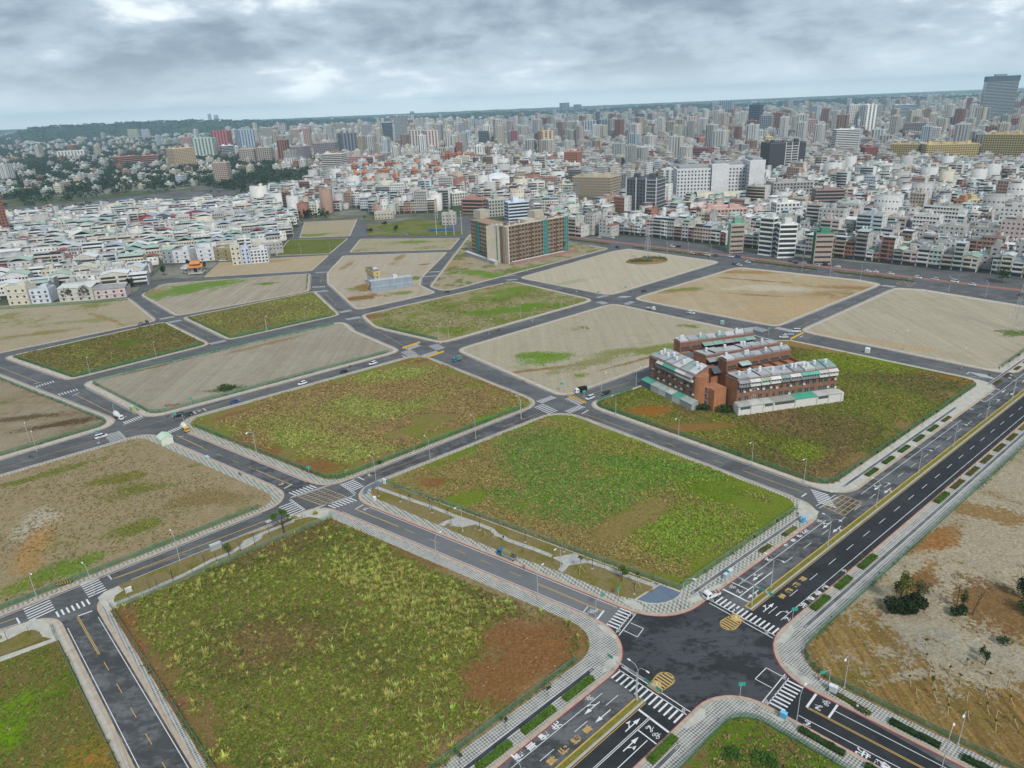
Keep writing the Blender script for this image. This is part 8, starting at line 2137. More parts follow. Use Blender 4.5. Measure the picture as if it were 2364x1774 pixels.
for a, b, c, gl in ((0, .11, (.26, .27, .30), 0), (.11, .22, (.56, .57, .56), 1), (.22, .31, (.30, .44, .30), 1), (.31, .42, (.66, .66, .67), 1), (.42, .51, (.22, .30, .30), 0), (.51, .62, (.58, .56, .54), 0), (.62, .80, (.10, .42, .31), 0), (.80, .90, (.45, .47, .45), 1), (.90, 1, (.58, .56, .55), 1)): awning(o, a * L + .1, b * L - .1, HF - .6, c, 1.5, gl)
m = MB(); m.box(-1.2, L + 1.5, -4.2, -.2, 0, 4.1, (.62, .61, .57)); m.obj("annex", M_COL, o)
for i, (a, b, c) in enumerate(((0, .12, (.40, .44, .42)), (.12, .24, (.55, .54, .50)), (.24, .34, (.50, .52, .48)), (.34, .56, (.36, .36, .34)), (.56, .78, (.08, .40, .28)), (.78, .9, (.5, .5, .48)), (.9, 1.03, (.52, .51, .47)))):
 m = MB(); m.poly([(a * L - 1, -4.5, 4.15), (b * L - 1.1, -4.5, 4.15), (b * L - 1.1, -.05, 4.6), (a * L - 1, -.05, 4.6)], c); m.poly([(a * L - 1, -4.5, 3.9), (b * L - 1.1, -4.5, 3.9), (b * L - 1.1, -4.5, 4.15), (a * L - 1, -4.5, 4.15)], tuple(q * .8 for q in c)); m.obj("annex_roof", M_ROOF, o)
 m = MB(); m.box(b * L - 1.2, b * L - 1.0, -4.32, -4.21, 0, 4.1, (.35, .35, .33)); m.obj("annex_joint", M_COL, o)
 if i in (0, 2, 3, 5): m = MB(); m.box(a * L - .4, b * L - 1.4, -4.28, -4.205, 2.6, 3.7, (.08, .09, .09)); m.obj("window", M_COL, o)
o, L, loc, cd = flats("left brick flats with a rounded corner and pale roof sheets", "x88,345", "x575,562", "x300,282", "x720,470", HF, "front")
windows(o, L, HF, (4.9, 8.2), 8, (0, 5))
for a, b, c, gl in ((.2, .34, (.55, .56, .52), 0), (.34, .62, (.07, .36, .25), 0), (.62, .82, (.6, .6, .58), 1), (.82, .98, (.3, .31, .32), 1)): awning(o, a * L, b * L, HF - .6, c, 1.3, gl)
m = MB(); m.tube([(L - .2, 3.2, 0), (L - .2, 3.2, HF + .4)], 3.4, 18); m.obj("rounded_corner", M_BRICK, o)
m = MB(); m.box(L + 1, L + 8.5, 3.0, 9.5, 0, HF * .72); m.obj("stair_block", M_BRICK, o)
for zf in (2.2, 5.2, 8.0): link("window", WD[0], o, (L + 4, 2.99, zf))
for a, b, c in ((-.03, .2, (.10, .15, .2)), (.2, .38, (.50, .50, .45)), (.38, .54, (.66, .66, .64)), (.54, .68, (.30, .32, .31)), (.68, .85, (.66, .66, .64)), (.85, 1.1, (.35, .36, .35))):
 m = MB(); m.box(a * L, b * L - .1, -3.6, -.1, 0, 3.0, c); m.obj("annex", M_COL, o); m = MB(); m.poly([(a * L, -3.8, 3.02), (b * L - .1, -3.8, 3.02), (b * L - .1, -.05, 3.8), (a * L, -.05, 3.8)], random.choice([(.35, .42, .38), (.5, .52, .5), (.09, .32, .24)])); m.obj("annex_roof", M_ROOF, o)
for nm, fl_, fr_, bl_, br_, tf in (("rearmost brick flats nearest the road junction", "x415,206", "x1195,102", "x350,166", "x1180,58", 4.5), ("second brick flats from the rear with the longest white roof", "x690,345", "x1462,208", "x558,302", "x1385,182", 4.5), ("middle brick flats with green roof sheets and slate terrace", "x912,405", "x1592,278", "x826,360", "x1545,242", 6.0)):
 o, L, loc, cd = flats(nm, fl_, fr_, bl_, br_, 12.4, "white" if "white" in nm else "mixed")
 m = MB(); m.box(.05, L - .05, -tf, -.02, 0, 8.2); m.obj("terrace_block", M_BRICK, o)
 m = MB(); m.poly([(-.2, -tf - 2.6, 6.6), (L + .2, -tf - 2.6, 6.6), (L + .2, -tf + .3, 9.0), (-.2, -tf + .3, 9.0)])
 for i in range(3):
  x = L * (i + .6) / 3.4; m.poly([(x - 1.6, -tf - 2.4, 6.9), (x, -tf - 2.4, 9.2), (x, -tf + .2, 9.4), (x - 1.6, -tf + .2, 8.8)]); m.poly([(x, -tf - 2.4, 9.2), (x + 1.6, -tf - 2.4, 6.9), (x + 1.6, -tf + .2, 8.8), (x, -tf + .2, 9.4)])
 m.obj("slate_canopy", SLATE, o)
 for i in range(int(L / 5.5)):
  x = L * (i + .5) / int(L / 5.5); m = MB(); m.box(x - 2.2, x + 2.2, -.06, -.015, 8.3, 10.5, (.06, .065, .07)); m.obj("terrace_door", M_COL, o)
  if random.random() < .75:
   cc = random.choice([(.36, .50, .46), (.25, .38, .33), (.55, .56, .55), (.3, .31, .32), (.5, .12, .1) if "white" in nm else (.2, .35, .3)])
   m = MB(); m.poly([(x - 2.7, -3.0, 10.7), (x + 2.7, -3.0, 10.7), (x + 2.7, -.03, 11.6), (x - 2.7, -.03, 11.6)], cc); m.obj("terrace_awning", M_ROOF, o)
  m = MB(); m.box(x + 2.4, x + 2.65, -tf + .1, -.05, 8.2, 9.5, (.33, .14, .07)); m.obj("dividing_wall", M_COL, o)
 for i in range(int(L / 5.5)): m = MB(); x = L * (i + .5) / int(L / 5.5); m.box(x - 1.8, x + 1.8, -tf - .06, -tf - .01, 4.6, 6.3, (.05, .055, .06)); m.obj("terrace_window", M_COL, o)
C_ = np.concatenate([crown_pts(500, (P(q).x, P(q).y, 1.2), (5, 3.5, 2.0), 8)[0] for q in ("x640,900", "x800,900", "x900,930")])
o = tag(link("shrubs", leaf_mesh("shrubs", C_, rng.uniform(.4, .9, len(C_)), jit((.05, .10, .018), len(C_), .3, .1))), "green shrubs overgrowing the gap between the two front brick flats", "shrubs", kind="stuff")
# ---- small buildings on and beside the lots
hN = 12.5; A, B, C = P("N500,445", hN), P("N745,412", hN), P("N205,292", hN)
o, L = facade_thing("white_house", "narrow white house with a yellow top storey and flat grey roof", "house", A, B)
iv = Matrix.Rotation(-o.rotation_euler.z, 2); c = iv @ (C - A); dp = c.y
m = MB(); m.prism([(.6, .6), (L - .6, .6), (c.x + L - .6, dp), (c.x + .6, dp)], 0, hN - 3.6, (.62, .61, .60)); m.obj("wall", M_WALL, o)
m = MB(); m.prism([(0, 0), (L, 0), (c.x + L, dp + .3), (c.x, dp + .3)], hN - 3.6, hN, (.60, .45, .20), bottom=True); m.obj("yellow_storey", M_WALL, o)
m = MB(); m.prism([(.3, .3), (L - .3, .3), (c.x + L - .3, dp), (c.x + .3, dp)], hN, hN + .2, (.16, .155, .15)); m.box(c.x * .3 + 2, c.x * .3 + 5, dp * .3, dp * .3 + 3, hN + .2, hN + 1.3, (.6, .62, .64)); m.obj("roof", M_WALL, o)
g = MB()
for f in range(4):
 for k in range(3):
  q = (k + .6) / 3.4; x, y = c.x * q - (.05 if f == 3 else -.55), dp * q; dx = c.x / dp
  g.poly([(x - .04, y + .7, f * 3.1 + .9), (x - .04 - dx * .0, y - .5, f * 3.1 + .9), (x - .04, y - .5, f * 3.1 + 2.2), (x - .04, y + .7, f * 3.1 + 2.2)])
 g.poly([(L * .45, -.05 if f == 3 else .55, f * 3.1 + 1), (L * .65, -.05 if f == 3 else .55, f * 3.1 + 1), (L * .65, -.05 if f == 3 else .55, f * 3.1 + 2), (L * .45, -.05 if f == 3 else .55, f * 3.1 + 2)])
g.obj("window", M_WIN, o)["kind"] = "stuff"
A, B = P("N440,1185"), P("N1950,985")
o, L = facade_thing("metal_hall", "long low hall with a grey corrugated metal wall beside the yellow topped house", "hall", A, B)
hh = solve_h(A, PIX("N430,815")[1])
m = MB(); m.box(0, L, 0, 5.5, 0, hh, (.28, .34, .40)); m.obj("wall", M_WALL, o)
m = MB()
for i in range(int(L / .9)): m.box(i * .9, i * .9 + .3, -.07, -.005, 0, hh - .1, (.31, .37, .43))
m.box(0, L, -.12, -.08, hh * .45, hh * .5, (.5, .54, .57)); m.obj("corrugation", M_WALL, o)["kind"] = "stuff"
m = MB(); m.box(-.2, L + .2, -.15, 5.7, hh, hh + .25, (.46, .50, .52)); m.box(L * .56, L * .66, 2, 5, hh, hh + 2.2, (.62, .60, .66)); m.obj("roof", M_WALL, o)
def simple_house(a, b, yt, col, label, flo, roofc=None, dpt=13, wn=3, sc=None):
 A, B = P(a), P(b); o, L = facade_thing("house", label, "house", A, B)
 h = solve_h((A + B) / 2, yt); m = MB(); m.box(0, L, 0, dpt, 0, h, sc or col); m.poly([(0, -.02, 0), (L, -.02, 0), (L, -.02, h), (0, -.02, h)], col)
 for e in ((0, L, 0, .2), (0, L, dpt - .2, dpt), (0, .2, .2, dpt - .2), (L - .2, L, .2, dpt - .2)): m.box(*e, h, h + .8, col)
 m.obj("wall", M_WALL, o); g = MB(); b_ = MB()
 for f in range(flo):
  z = f * h / flo + .9
  for i in range(wn): x = L * (i + .5) / wn; g.poly([(x - .75, -.05, z), (x + .75, -.05, z), (x + .75, -.05, z + 1.5), (x - .75, -.05, z + 1.5)])
  if f: b_.box(0, L, -.35, -.03, f * h / flo - .15, f * h / flo + .1, tuple(min(1, q * 1.12) for q in col))
 g.obj("window", M_WIN, o)["kind"] = "stuff"
 if b_.f: b_.obj("ledge", M_WALL, o)
 r = MB(); rc = roofc or (.5, .5, .49)
 if roofc: r.poly([(-.3, -.4, h + .85), (L + .3, -.4, h + .85), (L + .3, dpt / 2, h + 2.3), (-.3, dpt / 2, h + 2.3)], rc); r.poly([(-.3, dpt / 2, h + 2.3), (L + .3, dpt / 2, h + 2.3), (L + .3, dpt + .3, h + .85), (-.3, dpt + .3, h + .85)], rc)
 else: r.box(.3, L - .3, .3, dpt - .3, h + .02, h + .1, rc); r.box(L * .5, L * .8, dpt * .4, dpt * .8, h + .1, h + 2.8, col)
 r.obj("roof", M_ROOF, o)
 q = (A + B) / 2; USED.append((q.x, q.y + 6, max(L, dpt) * .55))
WH_ = (.64, .65, .66)
for a in (("K70,462", "K222,456", PIX("K0,330")[1], (.62, .58, .48), "cream three storey house at the green fence, leftmost of four", 3, None, 12, 3), ("K237,452", "K378,442", PIX("K0,352")[1], (.58, .62, .68), "pale blue white house at the green fence, second of four", 3, None, 12, 3), ("K442,438", "K692,426", PIX("K0,345")[1], (.55, .54, .48), "wide house behind two trees at the green fence, third of four", 3, (.6, .6, .58), 16, 4), ("K702,422", "K930,402", PIX("K0,350")[1], (.58, .48, .47), "pink white low house at the bend of the lane, last of four", 2, (.30, .30, .31), 14, 4),
  ("L-10,292", "L92,292", PIX("L0,168")[1], (.36, .38, .40), "grey house with a pale green roof left of the temple", 3, (.36, .50, .36), 16, 2), ("L95,290", "L255,284", PIX("L0,172")[1], WH_, "plain white house with few windows, left of the temple roof", 3, None, 14, 2), ("L330,276", "L496,262", PIX("L0,152")[1], WH_, "plain white house with few windows, right of the temple roof", 3, None, 14, 2), ("L498,266", "L652,270", PIX("L0,150")[1], (.33, .28, .16), "olive brown house between the white houses", 3, None, 12, 2), ("L668,312", "L762,302", PIX("L0,122")[1], (.60, .57, .46), "cream four storey house at the left end of the white row", 4, None, 14, 2), ("L765,302", "L846,294", PIX("L0,145")[1], (.52, .58, .70), "pale blue narrow house in the white row", 4, None, 14, 2), ("L850,294", "L1022,280", PIX("L0,165")[1], WH_, "white four storey row house with dark windows by the car park lane", 4, None, 14, 5)):
 simple_house(*a)
p = P("L305,392"); o = thing("temple", "small temple with a tiered orange tiled roof", "temple", (p.x, p.y, .1), R(8))
m = MB(); m.box(-6, 6, -1, 10, 0, .8, (.5, .48, .44)); m.box(-5, 5, 2, 9, .8, 5.2, (.40, .36, .33)); m.box(-1.6, 1.6, 1.95, 2.05, .8, 3.8, (.05, .04, .04)); m.obj("hall", M_WALL, o)
m = MB()
for x in (-5.2, -2.2, 2.2, 5.2): m.tube([(x, -.4, .8), (x, -.4, 5.0)], .28, 8, (.45, .42, .38))
m.obj("column", M_WALL, o)["kind"] = "stuff"
def troof(z, w, d, y0, hh_):
 m = MB(); n = 8
 for s in (-1, 1):
  prev = None
  for i in range(n + 1):
   tt_ = i / n; y = y0 + s * d * (1 - tt_); zz_ = z + hh_ * tt_ ** 1.5; ww = w * (1 - .18 * tt_)
   cur = [(-ww, y, zz_ + .7 * (1 - tt_) ** 2), (-ww * .5, y, zz_), (ww * .5, y, zz_), (ww, y, zz_ + .7 * (1 - tt_) ** 2)]
   if prev:
    for k in range(3): m.poly([prev[k], prev[k + 1], cur[k + 1], cur[k]], (.62, .25, .07))
   prev = cur
 m.bar((-w * .82, y0, z + hh_ + .1), (w * .82, y0, z + hh_ + .1), .5, .7, (.55, .2, .08))
 for s in (-1, 1): m.bar((s * w * .82, y0, z + hh_), (s * w * .95, y0, z + hh_ + 1.2), .3, .3, (.2, .4, .3))
 return m
troof(5.0, 6.6, 5.6, 4.5, 2.2).obj("roof", M_ROOF, o); troof(7.6, 4.6, 3.6, 4.5, 2.4).obj("upper_roof", M_ROOF, o)
p = P("L205,392"); o = thing("pavilion", "round grey pavilion beside the temple", "pavilion", (p.x, p.y + 4, .1))
m = MB()
for k in range(8): a = k * .785; m.tube([(4.2 * math.cos(a), 4.2 * math.sin(a), 0), (4.2 * math.cos(a), 4.2 * math.sin(a), 4)], .25, 6, (.5, .48, .45))
m.lathe([(3.0, 0), (3.0, 4)], 8, c=(.3, .29, .28)); m.obj("column", M_WALL, o)["kind"] = "stuff"; m = MB(); m.lathe([(5.4, 3.9), (5.2, 4.6), (3.0, 5.6), (2.8, 6.2), (.3, 7)], 8, c=(.45, .44, .45)); m.obj("roof", M_ROOF, o)
USED.append((p.x + 10, p.y + 8, 22))
# ================================================================== the town
CAND = []
def ok(x, y, rad=6):
 if inside((x, y), dev): return False
 for a, b, r in USED:
  if abs(a - x) < r + rad and abs(b - y) < r + rad and (a - x) ** 2 + (b - y) ** 2 < (r + rad) ** 2: return False
 s = seen(x, y, 4)
 return s is not None and -50 < s[0] < PW + 50
def town(O, ang, u0, u1, v0, v1, wr, fls, dep, lane, rp, pal, zone, area_=None, skip=.04):
 d = Vector((math.cos(ang), math.sin(ang))); n = Vector((-d.y, d.x)); v, row = v0, 0
 while v < v1:
  for back in (0, 1):
   u = u0 + random.uniform(0, 3); idx = 0
   while u < u1:
    big = row > 1 and zone != "left" and random.random() < .07
    w = random.uniform(12, 22) if big else random.uniform(*wr); dp = dep * random.uniform(.85, 1.05)
    p = O + d * u + n * (v + back * (dep + .6)); c = p + d * (w / 2) + n * (dp / 2)
    if c.y > 60 and ok(c.x, c.y, max(w, dp) * .5) and (area_ is None or inside((c.x, c.y), area_)) and random.random() > skip:
     CAND.append(dict(d=(c.x ** 2 + c.y ** 2) ** .5, p=p, w=w - .12, dp=dp, fl=random.randint(6, 9) if big else random.choice(fls), rz=ang, back=back, roof=0 if big else random.choice(rp), pal=pal, zone=zone, row=row * 2 + back))
     idx += 1
    u += w
  v += dep * 2 + lane; row += 1
PR, PL = (0, 1, 2, 3, 4, 5, 6, 7, 7, 8, 9, 10, 13, 5, 12, 0, 6), (0, 0, 1, 1, 2, 11, 3, 4, 5, 8)
BA = R(-44.4)
town(Vector((68, 684)), BA, -70, 430, 0, 620, (4.6, 9.5), (2, 3, 3, 3, 4, 4, 4, 5, 5, 6), 13.5, 7, (0, 0, 1, 1, 1, 2), PR, "boulevard")
LA = [P(s) for s in ("z-400,700", "z0,692", "K222,470", "K930,410", "K1040,330", "K1220,150", "L0,262", "L1040,262", "L1200,40", "z690,498", "z700,470", "z470,428", "z-400,492")]
town(Vector((-420, 500)), R(17), -250, 420, -60, 560, (8, 21), (2, 2, 3, 3, 4), 14, 7, (1, 2, 2, 0, 0), PL, "left", LA, .2)
MA = [P(s) for s in ("z690,505", "z830,478", "z870,500", "z1000,490", "z1060,470", "z1330,520", "z1330,380", "z600,400", "z420,440")]
town(Vector((-300, 880)), R(-8), -100, 460, -120, 700, (5, 11), (2, 3, 3, 4, 4, 5, 6), 13, 6, (0, 1, 1, 1, 2), PR, "middle", MA)
CAND.sort(key=lambda q: q["d"])
near, rest = CAND[:262], CAND[262:]
zr = {}
for q in near: zr.setdefault((q["zone"], q["row"]), []).append(q)
for (zone, row), L in zr.items():
 L.sort(key=lambda q: (q["p"].x));
 rw = {"boulevard": "boulevard shop row" if row == 0 else "%s row behind boulevard" % ORD[row], "left": "%s row of left quarter" % ORD[row], "middle": "%s row beyond far lots" % ORD[row]}[zone]
 for i, q in enumerate(L):
  wi = random.choice(q["pal"]); ri = random.choice((0, 0, 1, 1, 1, 2, 2, 3, 4, 5, 6, 7, 8, 9) if zone != "left" else (0, 0, 0, 1, 1, 2, 7, 4))
  sc = random.choice([WALLS[wi], (.42, .41, .39), (.5, .49, .46), (.6, .6, .58)])
  parts = house(q["w"], q["dp"], q["fl"], WALLS[wi], sc, ROOFS[ri], q["roof"], 2, shop=row == 0)
  k = ORD[i] + " from left" if i < 30 else ORD[len(L) - 1 - i] + " from right"
  rn = RNAME[ri] + " roof" if q["roof"] else "flat roof"
  loc, rz = q["p"], q["rz"]
  if q["back"]: loc = q["p"] + Vector((math.cos(rz), math.sin(rz))) * q["w"] + Vector((-math.sin(rz), math.cos(rz))) * q["dp"]; rz += math.pi
  place_house(parts, loc, rz, "shophouse" if zone != "left" else "town_house", "%s %s storey house, %s, %s, %s" % (WNAME[wi], STOR[q["fl"]], rn, k, rw), "house", "houses of the town")
B_ = Bulk()
for q in rest:
 wi = random.choice(q["pal"]); loc, rz = q["p"], q["rz"]
 if q["back"]: loc = q["p"] + Vector((math.cos(rz), math.sin(rz))) * q["w"] + Vector((-math.sin(rz), math.cos(rz))) * q["dp"]; rz += math.pi
 B_.add(house(q["w"], q["dp"], q["fl"], WALLS[wi], random.choice([WALLS[wi], (.45, .44, .42), (.6, .6, .58)]), random.choice(ROOFS[:8]), q["roof"], 1 if q["d"] < 900 else 0)[:4], loc, rz)
B_.obj("distant_houses", "dense mass of low houses beyond the nearest rows", "houses")
def far_blocks(n, ymin, ymax, hl, wl, name, label, dens=None, vert=False):
 Y = ymin + (ymax - ymin) * rng.random(n) ** 1.25; X = (rng.random(n) * 1.56 - .78) * (Y + 60)
 m = np.ones(n, bool)
 for i in range(n):
  if not ok(X[i], Y[i], 3) or inside((X[i], Y[i]), LA) or inside((X[i], Y[i]), MA): m[i] = False
  elif (Vector((X[i], Y[i])) - Vector((68, 684))).dot(Vector((.7, .714))) < 620 and X[i] > -60 - (Y[i] - 700) * .1 and Y[i] < 1150: m[i] = False
 if dens is not None: m &= rng.random(n) < dens(X, Y)
 X, Y = X[m], Y[m]; n = len(X)
 w, d, h = rng.uniform(*wl, n), rng.uniform(*wl, n), hl[0] + (hl[1] - hl[0]) * rng.random(n) ** 2
 a = np.where(X > 0, BA, R(-8)) + rng.normal(0, .12, n); ca, sa = np.cos(a), np.sin(a)
 def corners(sx, sy, z, ex=0):
  lx, ly = sx * (w / 2 + ex), sy * (d / 2 + ex)
  return np.stack([X + lx * ca - ly * sa, Y + lx * sa + ly * ca, z], 1)
 V, Q, Cc, Mi, base = [], [], [], [], 0
 pal = np.array(WALLS)[rng.choice([0, 0, 1, 2, 3, 4, 5, 6, 7, 8, 9, 11, 0, 12, 4], n)]; roof = np.array(ROOFS)[rng.choice([0, 0, 1, 1, 2, 4, 7, 6, 3], n)]
 z0 = np.zeros(n)
 def quad(p, col, mi):
  nonlocal base
  V.append(np.stack(p, 1).reshape(-1, 3)); Q.append(base + np.arange(4 * n).reshape(n, 4)); Cc.append(col); Mi.append(np.full(n, mi)); base += 4 * n
 S4 = [(-1, -1), (1, -1), (1, 1), (-1, 1)]
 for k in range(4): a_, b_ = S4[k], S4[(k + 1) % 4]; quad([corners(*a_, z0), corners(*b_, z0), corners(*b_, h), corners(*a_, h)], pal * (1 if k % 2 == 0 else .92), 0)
 quad([corners(*q, h) for q in S4], roof, 2)
 for f in () if vert else (.12, .3, .48, .66, .84):
  for k in (0, 3, 1): a_, b_ = S4[k], S4[(k + 1) % 4]; quad([corners(*a_, h * f, .08), corners(*b_, h * f, .08), corners(*b_, h * (f + .09), .08), corners(*a_, h * (f + .09), .08)], np.full((n, 3), .05) if False else pal * .5, 0)
 for f0, f1 in ((-.9, -.55), (-.3, -.05), (.15, .4), (.62, .88)) if vert else ():
  for k, (p, q) in enumerate((((f0, -1), (f1, -1)), ((-1, f1), (-1, f0)), ((1, f0), (1, f1)))): quad([corners(*p, h * .03, .1), corners(*q, h * .03, .1), corners(*q, h * .97, .1), corners(*p, h * .97, .1)], pal * rng.uniform(.25, .6, (n, 1)), 0)
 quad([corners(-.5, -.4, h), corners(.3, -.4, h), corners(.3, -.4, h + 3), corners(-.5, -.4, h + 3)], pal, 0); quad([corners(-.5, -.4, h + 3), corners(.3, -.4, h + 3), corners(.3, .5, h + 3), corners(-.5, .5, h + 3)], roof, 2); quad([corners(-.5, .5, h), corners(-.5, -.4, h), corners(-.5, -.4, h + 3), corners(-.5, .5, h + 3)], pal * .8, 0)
 me = np_mesh(name, np.concatenate(V), np.concatenate(Q), None, np.concatenate(Cc).astype(np.float32), np.concatenate(Mi), [M_WALL, M_WIN, M_ROOF])
 tag(link(name, me), label, "buildings", kind="stuff")
cityd = lambda X, Y: np.where(X / Y < -.30, .26, np.where(X / Y < -.16, .7, 1.0))
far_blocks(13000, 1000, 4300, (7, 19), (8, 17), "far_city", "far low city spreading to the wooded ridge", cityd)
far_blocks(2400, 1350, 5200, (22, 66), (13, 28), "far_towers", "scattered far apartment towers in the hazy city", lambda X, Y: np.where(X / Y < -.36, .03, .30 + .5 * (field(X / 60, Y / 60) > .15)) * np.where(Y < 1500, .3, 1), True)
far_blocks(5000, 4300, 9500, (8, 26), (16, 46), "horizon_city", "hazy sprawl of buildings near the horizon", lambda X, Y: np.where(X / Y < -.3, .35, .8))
m = MB(); m.poly([P(s) for s in ("z-600,700", "z0,690", "z300,640", "z700,470", "z1060,465", "z1500,540", "z2364,628", "z3200,720", "z3600,420", "z2364,318", "z1200,290", "z620,340", "z470,436", "z200,464", "z-300,510")])
tag(m.obj("street_ground", M_CITYG, None, (0, 0, -.12)), "grey lanes and yards between the town houses", "street ground", kind="structure")
d_ = Vector((math.cos(BA), math.sin(BA))); n_ = Vector((-d_.y, d_.x)); O_ = Vector((68, 684))
M_BRK = concrete("brick_footway", (.30, .16, .13), 0, 0, .3)
m = MB(); m.poly([O_ + d_ * -20 - n_ * 6.5, O_ + d_ * 420 - n_ * 6.5, O_ + d_ * 420 - n_ * .3, O_ + d_ * -20 - n_ * .3]); tag(m.obj("footway", M_BRK, None, (0, 0, .06)), "red brick footway in front of the shop row", "footway", kind="structure")
for i, (a, b) in enumerate(((0, 50), (75, 150), (185, 235), (248, 300))):
 hedge(O_ + d_ * a - n_ * 15, O_ + d_ * b - n_ * 15, 1.8, .7, (.22, .22, .03), "yellow green hedge strip along the boulevard, %s from the left" % ORD[i], 14, leaf=.5)
k = [P(s) for s in ("l250,215", "l900,310", "l1180,372", "l1400,385", "l2212,515")]
for a, b in ((P("k1020,48"), P("k1780,150")), (P("l-20,188"), P("l900,296")), (P("l1400,372"), P("l2300,518"))):
 off = (b - a).normalized(); nn = Vector((-off.y, off.x)); dashes("w%f,%f" % tuple(a + nn * 6), "w%f,%f" % tuple(b + nn * 6), 4, 6, .2); dashes("w%f,%f" % tuple(a + nn * 9.5), "w%f,%f" % tuple(b + nn * 9.5), 4, 6, .2)
# ---- park and switchyard beyond the far strip lot
m = MB(); m.poly([P(s) for s in ("M95,380", "M100,250", "M330,240", "M600,190", "M920,210", "M1100,350", "M1260,300", "M1190,378")])
tag(m.obj("park_lawn", lot_mat("park_lawn", [(.20, .17, .08), (.15, .16, .05), (.26, .21, .13)], (OLIVE, GREEN), .5, .05), None, (0, 0, .17)), "small park lawn beside the switchyard beyond the far lots", "lawn", kind="structure")
m = MB(); strip(m, [P(s) for s in ("M180,290", "M260,320", "M460,335", "M540,350", "M570,385")], 2.2); m.obj("path", M_BLUE, bo["the far strip lot"], (0, 0, .2))
for i, q in enumerate(("M905,370", "M1015,375", "M1110,380", "M1200,370", "M915,180", "M1060,260")):
 p = P(q); o = thing("power_pole", "tall grey power pole by the switchyard, %s of six" % ORD[i], "power pole", (p.x, p.y, .1), 0, "power poles"); m = MB(); m.tube([(0, 0, 0), (0, 0, 24)], [.4, .2], 6); m.obj("pole", M_STEEL, o); m = MB()
 for zz_ in (17, 20, 23): m.bar((-2.2, 0, zz_), (2.2, 0, zz_), .18)
 m.obj("cross_arm", M_STEEL, o)
cabinet("M960,330", 0, 26, 3, 3, (.05, .12, .25), "long blue fence wall of the switchyard");
simple_house("M970,255", "M1130,250", PIX("M970,125")[1], (.50, .48, .42), "pale switchyard building with tall columns", 3, None, 10, 4); simple_house("M180,195", "M400,185", PIX("M180,110")[1], (.52, .48, .38), "beige low building at the edge of the park", 2, None, 12, 6)
# ---- trees of the town and woods
def tree_mass(pts, r, n, leaf, name, label, cat, col, z=1.0):
 k = len(pts); C = np.repeat(pts, n, 0); d = rng.normal(0, 1, (k * n, 3)); d /= np.linalg.norm(d, axis=1, keepdims=True); d[:, 2] = np.abs(d[:, 2])
 rr = np.repeat(r, n)[:, None]; V = np.concatenate([C, np.zeros((k * n, 1))], 1) if C.shape[1] == 2 else C
 V = V + d * rr * np.array([1, 1, 1.15]) * rng.uniform(.6, 1.0, (k * n, 1)); V[:, 2] += np.repeat(r, n) * .35 * z
 cc = np.repeat(jit(col, k, .3, .12), n, 0) * (1 + rng.normal(0, .22, (k * n, 1)))
 return tag(link(name, leaf_mesh(name, V, rng.uniform(.7, 1.4, k * n) * leaf, np.clip(cc, .005, .5))), label, cat, kind="stuff")
Y = 560 + 3200 * rng.random(15000) ** 1.3; X = -Y * (.80 - .56 * rng.random(15000)); fz = field(X / 14, Y / 14)
in_ = inside_np(X, Y, LA) | inside_np(X, Y, dev); belt = (~in_) & (fz > -.30) & (Y > 700) & ~((X / Y > -.36) & (Y < 1400) & (rng.random(15000) < .7))
tree_mass(np.stack([X, Y], 1)[belt], rng.uniform(4, 9.5, belt.sum()), 34, 3.0, "wood", "belts of dark trees among the fields at the left", "wood", (.035, .058, .02))
la2 = [P(s) for s in ("z-60,492", "z440,432", "z420,384", "z200,384", "z-60,392")]; Xb, Yb = rng.uniform(-1900, -250, 5000), rng.uniform(900, 2400, 5000); kb = inside_np(Xb, Yb, la2) & (rng.random(5000) < .7)
tree_mass(np.stack([Xb, Yb], 1)[kb], rng.uniform(4, 9, kb.sum()), 34, 2.8, "wood", "dark tree belt directly behind the left quarter", "wood", (.032, .062, .02))
X = rng.uniform(-750, 1000, 1500); Y = rng.uniform(540, 2200, 1500); g = np.array([ok(a, b, 3) for a, b in zip(X, Y)])
tree_mass(np.stack([X, Y], 1)[g], rng.uniform(2, 4.5, g.sum()), 26, 1.3, "town_trees", "scattered dark trees between the houses of the town", "trees", (.025, .05, .018))
for i, (q, h, r) in enumerate((("K520,432", 11, 5), ("K650,425", 12, 5.5), ("K180,225", 9, 5), ("K960,330", 8, 2.5), ("L390,345", 7, 3), ("L235,310", 5, 2), ("K1200,240", 8, 3), ("M130,340", 4, 3.5), ("M425,335", 7, 2.5), ("J1990,560", 9, 6), ("M290,260", 5, 3))):
 tree(q, h, r, (.03, .06, .02) if i not in (0, 1) else (.06, .075, .04), "dark tree " + ["before the third house at the green fence, left of two", "before the third house at the green fence, right of two", "between the cream houses of the left quarter", "at the bend of the curved lane", "right of the temple", "left of the temple roof", "above the curved lane by the teal fence", "bush in the small park beyond the far lots", "alone in the small park beyond the far lots", "beside the dark gabled shop at the right", "in the upper part of the small park"][i], 420, .8, base=.2)
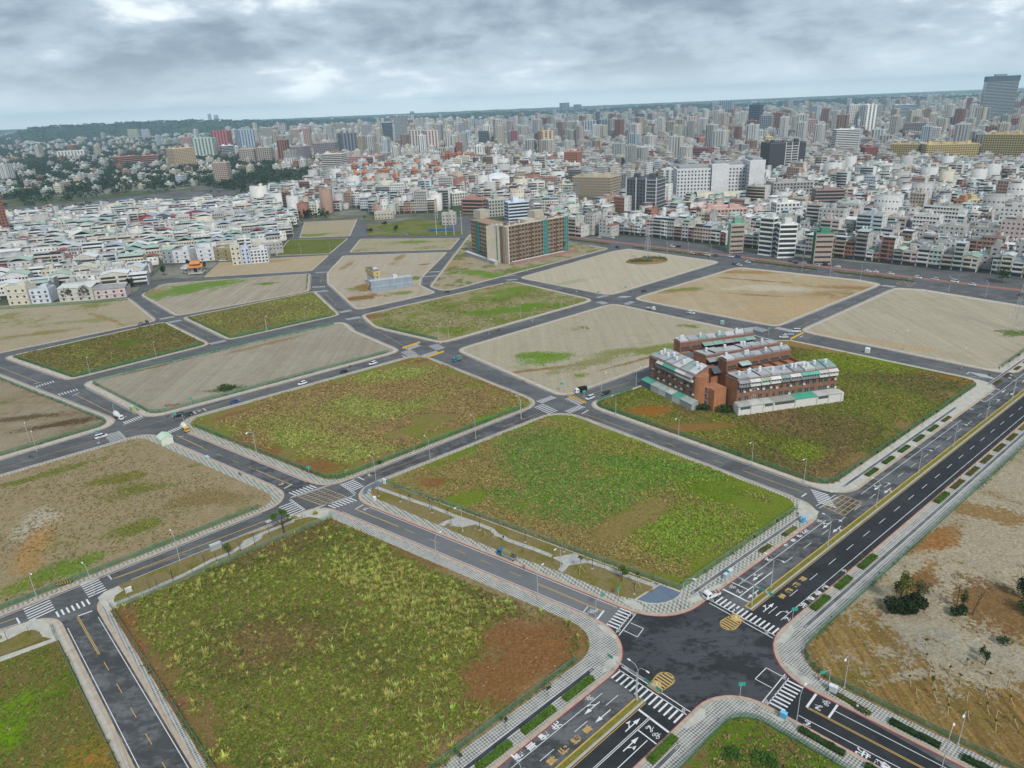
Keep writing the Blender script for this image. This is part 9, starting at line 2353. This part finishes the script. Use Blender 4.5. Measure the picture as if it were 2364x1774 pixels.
# ---- hills to the horizon
na, nr = 150, 60
A_ = np.linspace(R(-46), R(46), na); Rr = 4600 * (14000 / 4600) ** (np.linspace(0, 1, nr) ** 1.1)
AA, RR = np.meshgrid(A_, Rr, indexing="ij"); XX, YY = np.sin(AA) * RR, np.cos(AA) * RR; dg_ = np.degrees(AA)
sm = lambda x, a, b: np.clip((x - a) / (b - a), 0, 1) ** 2 * (3 - 2 * np.clip((x - a) / (b - a), 0, 1))
pl = sm(dg_, -33.5, -31.5) * (1 - sm(dg_, -24, -12)); Hh = (4 + 76 * pl) * sm(RR, 5300, 6400 + 300 * np.sin(dg_ * 2)) * (1 - .72 * sm(RR, 7600, 9500)) + 26 * (1 - pl) * sm(RR, 5600, 7400) * (1 - .7 * sm(RR, 8200, 11000)) * (.75 + .25 * np.sin(dg_ * .5 + 2))
Hh += 5 * np.sin(dg_ * 3.1 + RR * .002) * sm(RR, 5300, 6500); Hh += 120 * np.exp(-((dg_ + 40) / 5.5) ** 2) * sm(RR, 9000, 12500)
Vh = np.stack([XX, YY, Hh - .5], 2).reshape(-1, 3); ii = (np.arange(na - 1)[:, None] * nr + np.arange(nr - 1)[None]).ravel()
t = NT("wooded_hills", 1, .05); cw = t.ramp(t.noise(.004, 8, .7), [(.3, (.018, .034, .016)), (.55, (.035, .055, .024)), (.72, (.085, .095, .05))]); sp_ = t.step(t.noise(.018, 5, .75), .60, .66)
M_HILL = t.done(t.mul(t.mix(t.math("MULTIPLY", sp_, .55), cw, (.34, .33, .31)), t.lin(t.noise(.03, 5, .7), .3, .7, .6, 1.3)))
tag(link("hills", np_mesh("hills", Vh, np.stack([ii, ii + nr, ii + nr + 1, ii + 1], 1), M_HILL)), "low wooded hills and plateau along the horizon", "hills", kind="structure")
n = 9000; a_ = rng.uniform(R(-40), R(40), n); r_ = 4700 + 2900 * rng.random(n); ai = np.clip(((a_ - A_[0]) / (A_[1] - A_[0])).astype(int), 0, na - 1); ri = np.clip(np.searchsorted(Rr, r_), 0, nr - 1)
pz = np.stack([np.sin(a_) * r_, np.cos(a_) * r_, Hh[ai, ri]], 1); kf = field(pz[:, 0] / 160, pz[:, 1] / 160) > -.25; pz = pz[kf]
tree_mass(pz, rng.uniform(6, 11, len(pz)), 12, 8.0, "forest", "far dark forest on the wooded ridge", "forest", (.028, .045, .022))
# ---- haze
hm = bpy.data.materials.new("haze"); hm.use_nodes = True; hn = hm.node_tree.nodes; hn.clear()
vo = hn.new("ShaderNodeVolumePrincipled"); vo.inputs["Color"].default_value = (.58, .84, 1.0, 1); vo.inputs["Density"].default_value = 0.000072; vo.inputs["Anisotropy"].default_value = 0.0
oo = hn.new("ShaderNodeOutputMaterial"); hm.node_tree.links.new(vo.outputs[0], oo.inputs["Volume"])
m = MB(); m.box(-12600, 12600, -1400, 14900, -1.8, 262, bottom=True); tag(m.obj("haze", hm), "pale blue haze thickening toward the horizon", "haze", kind="stuff")
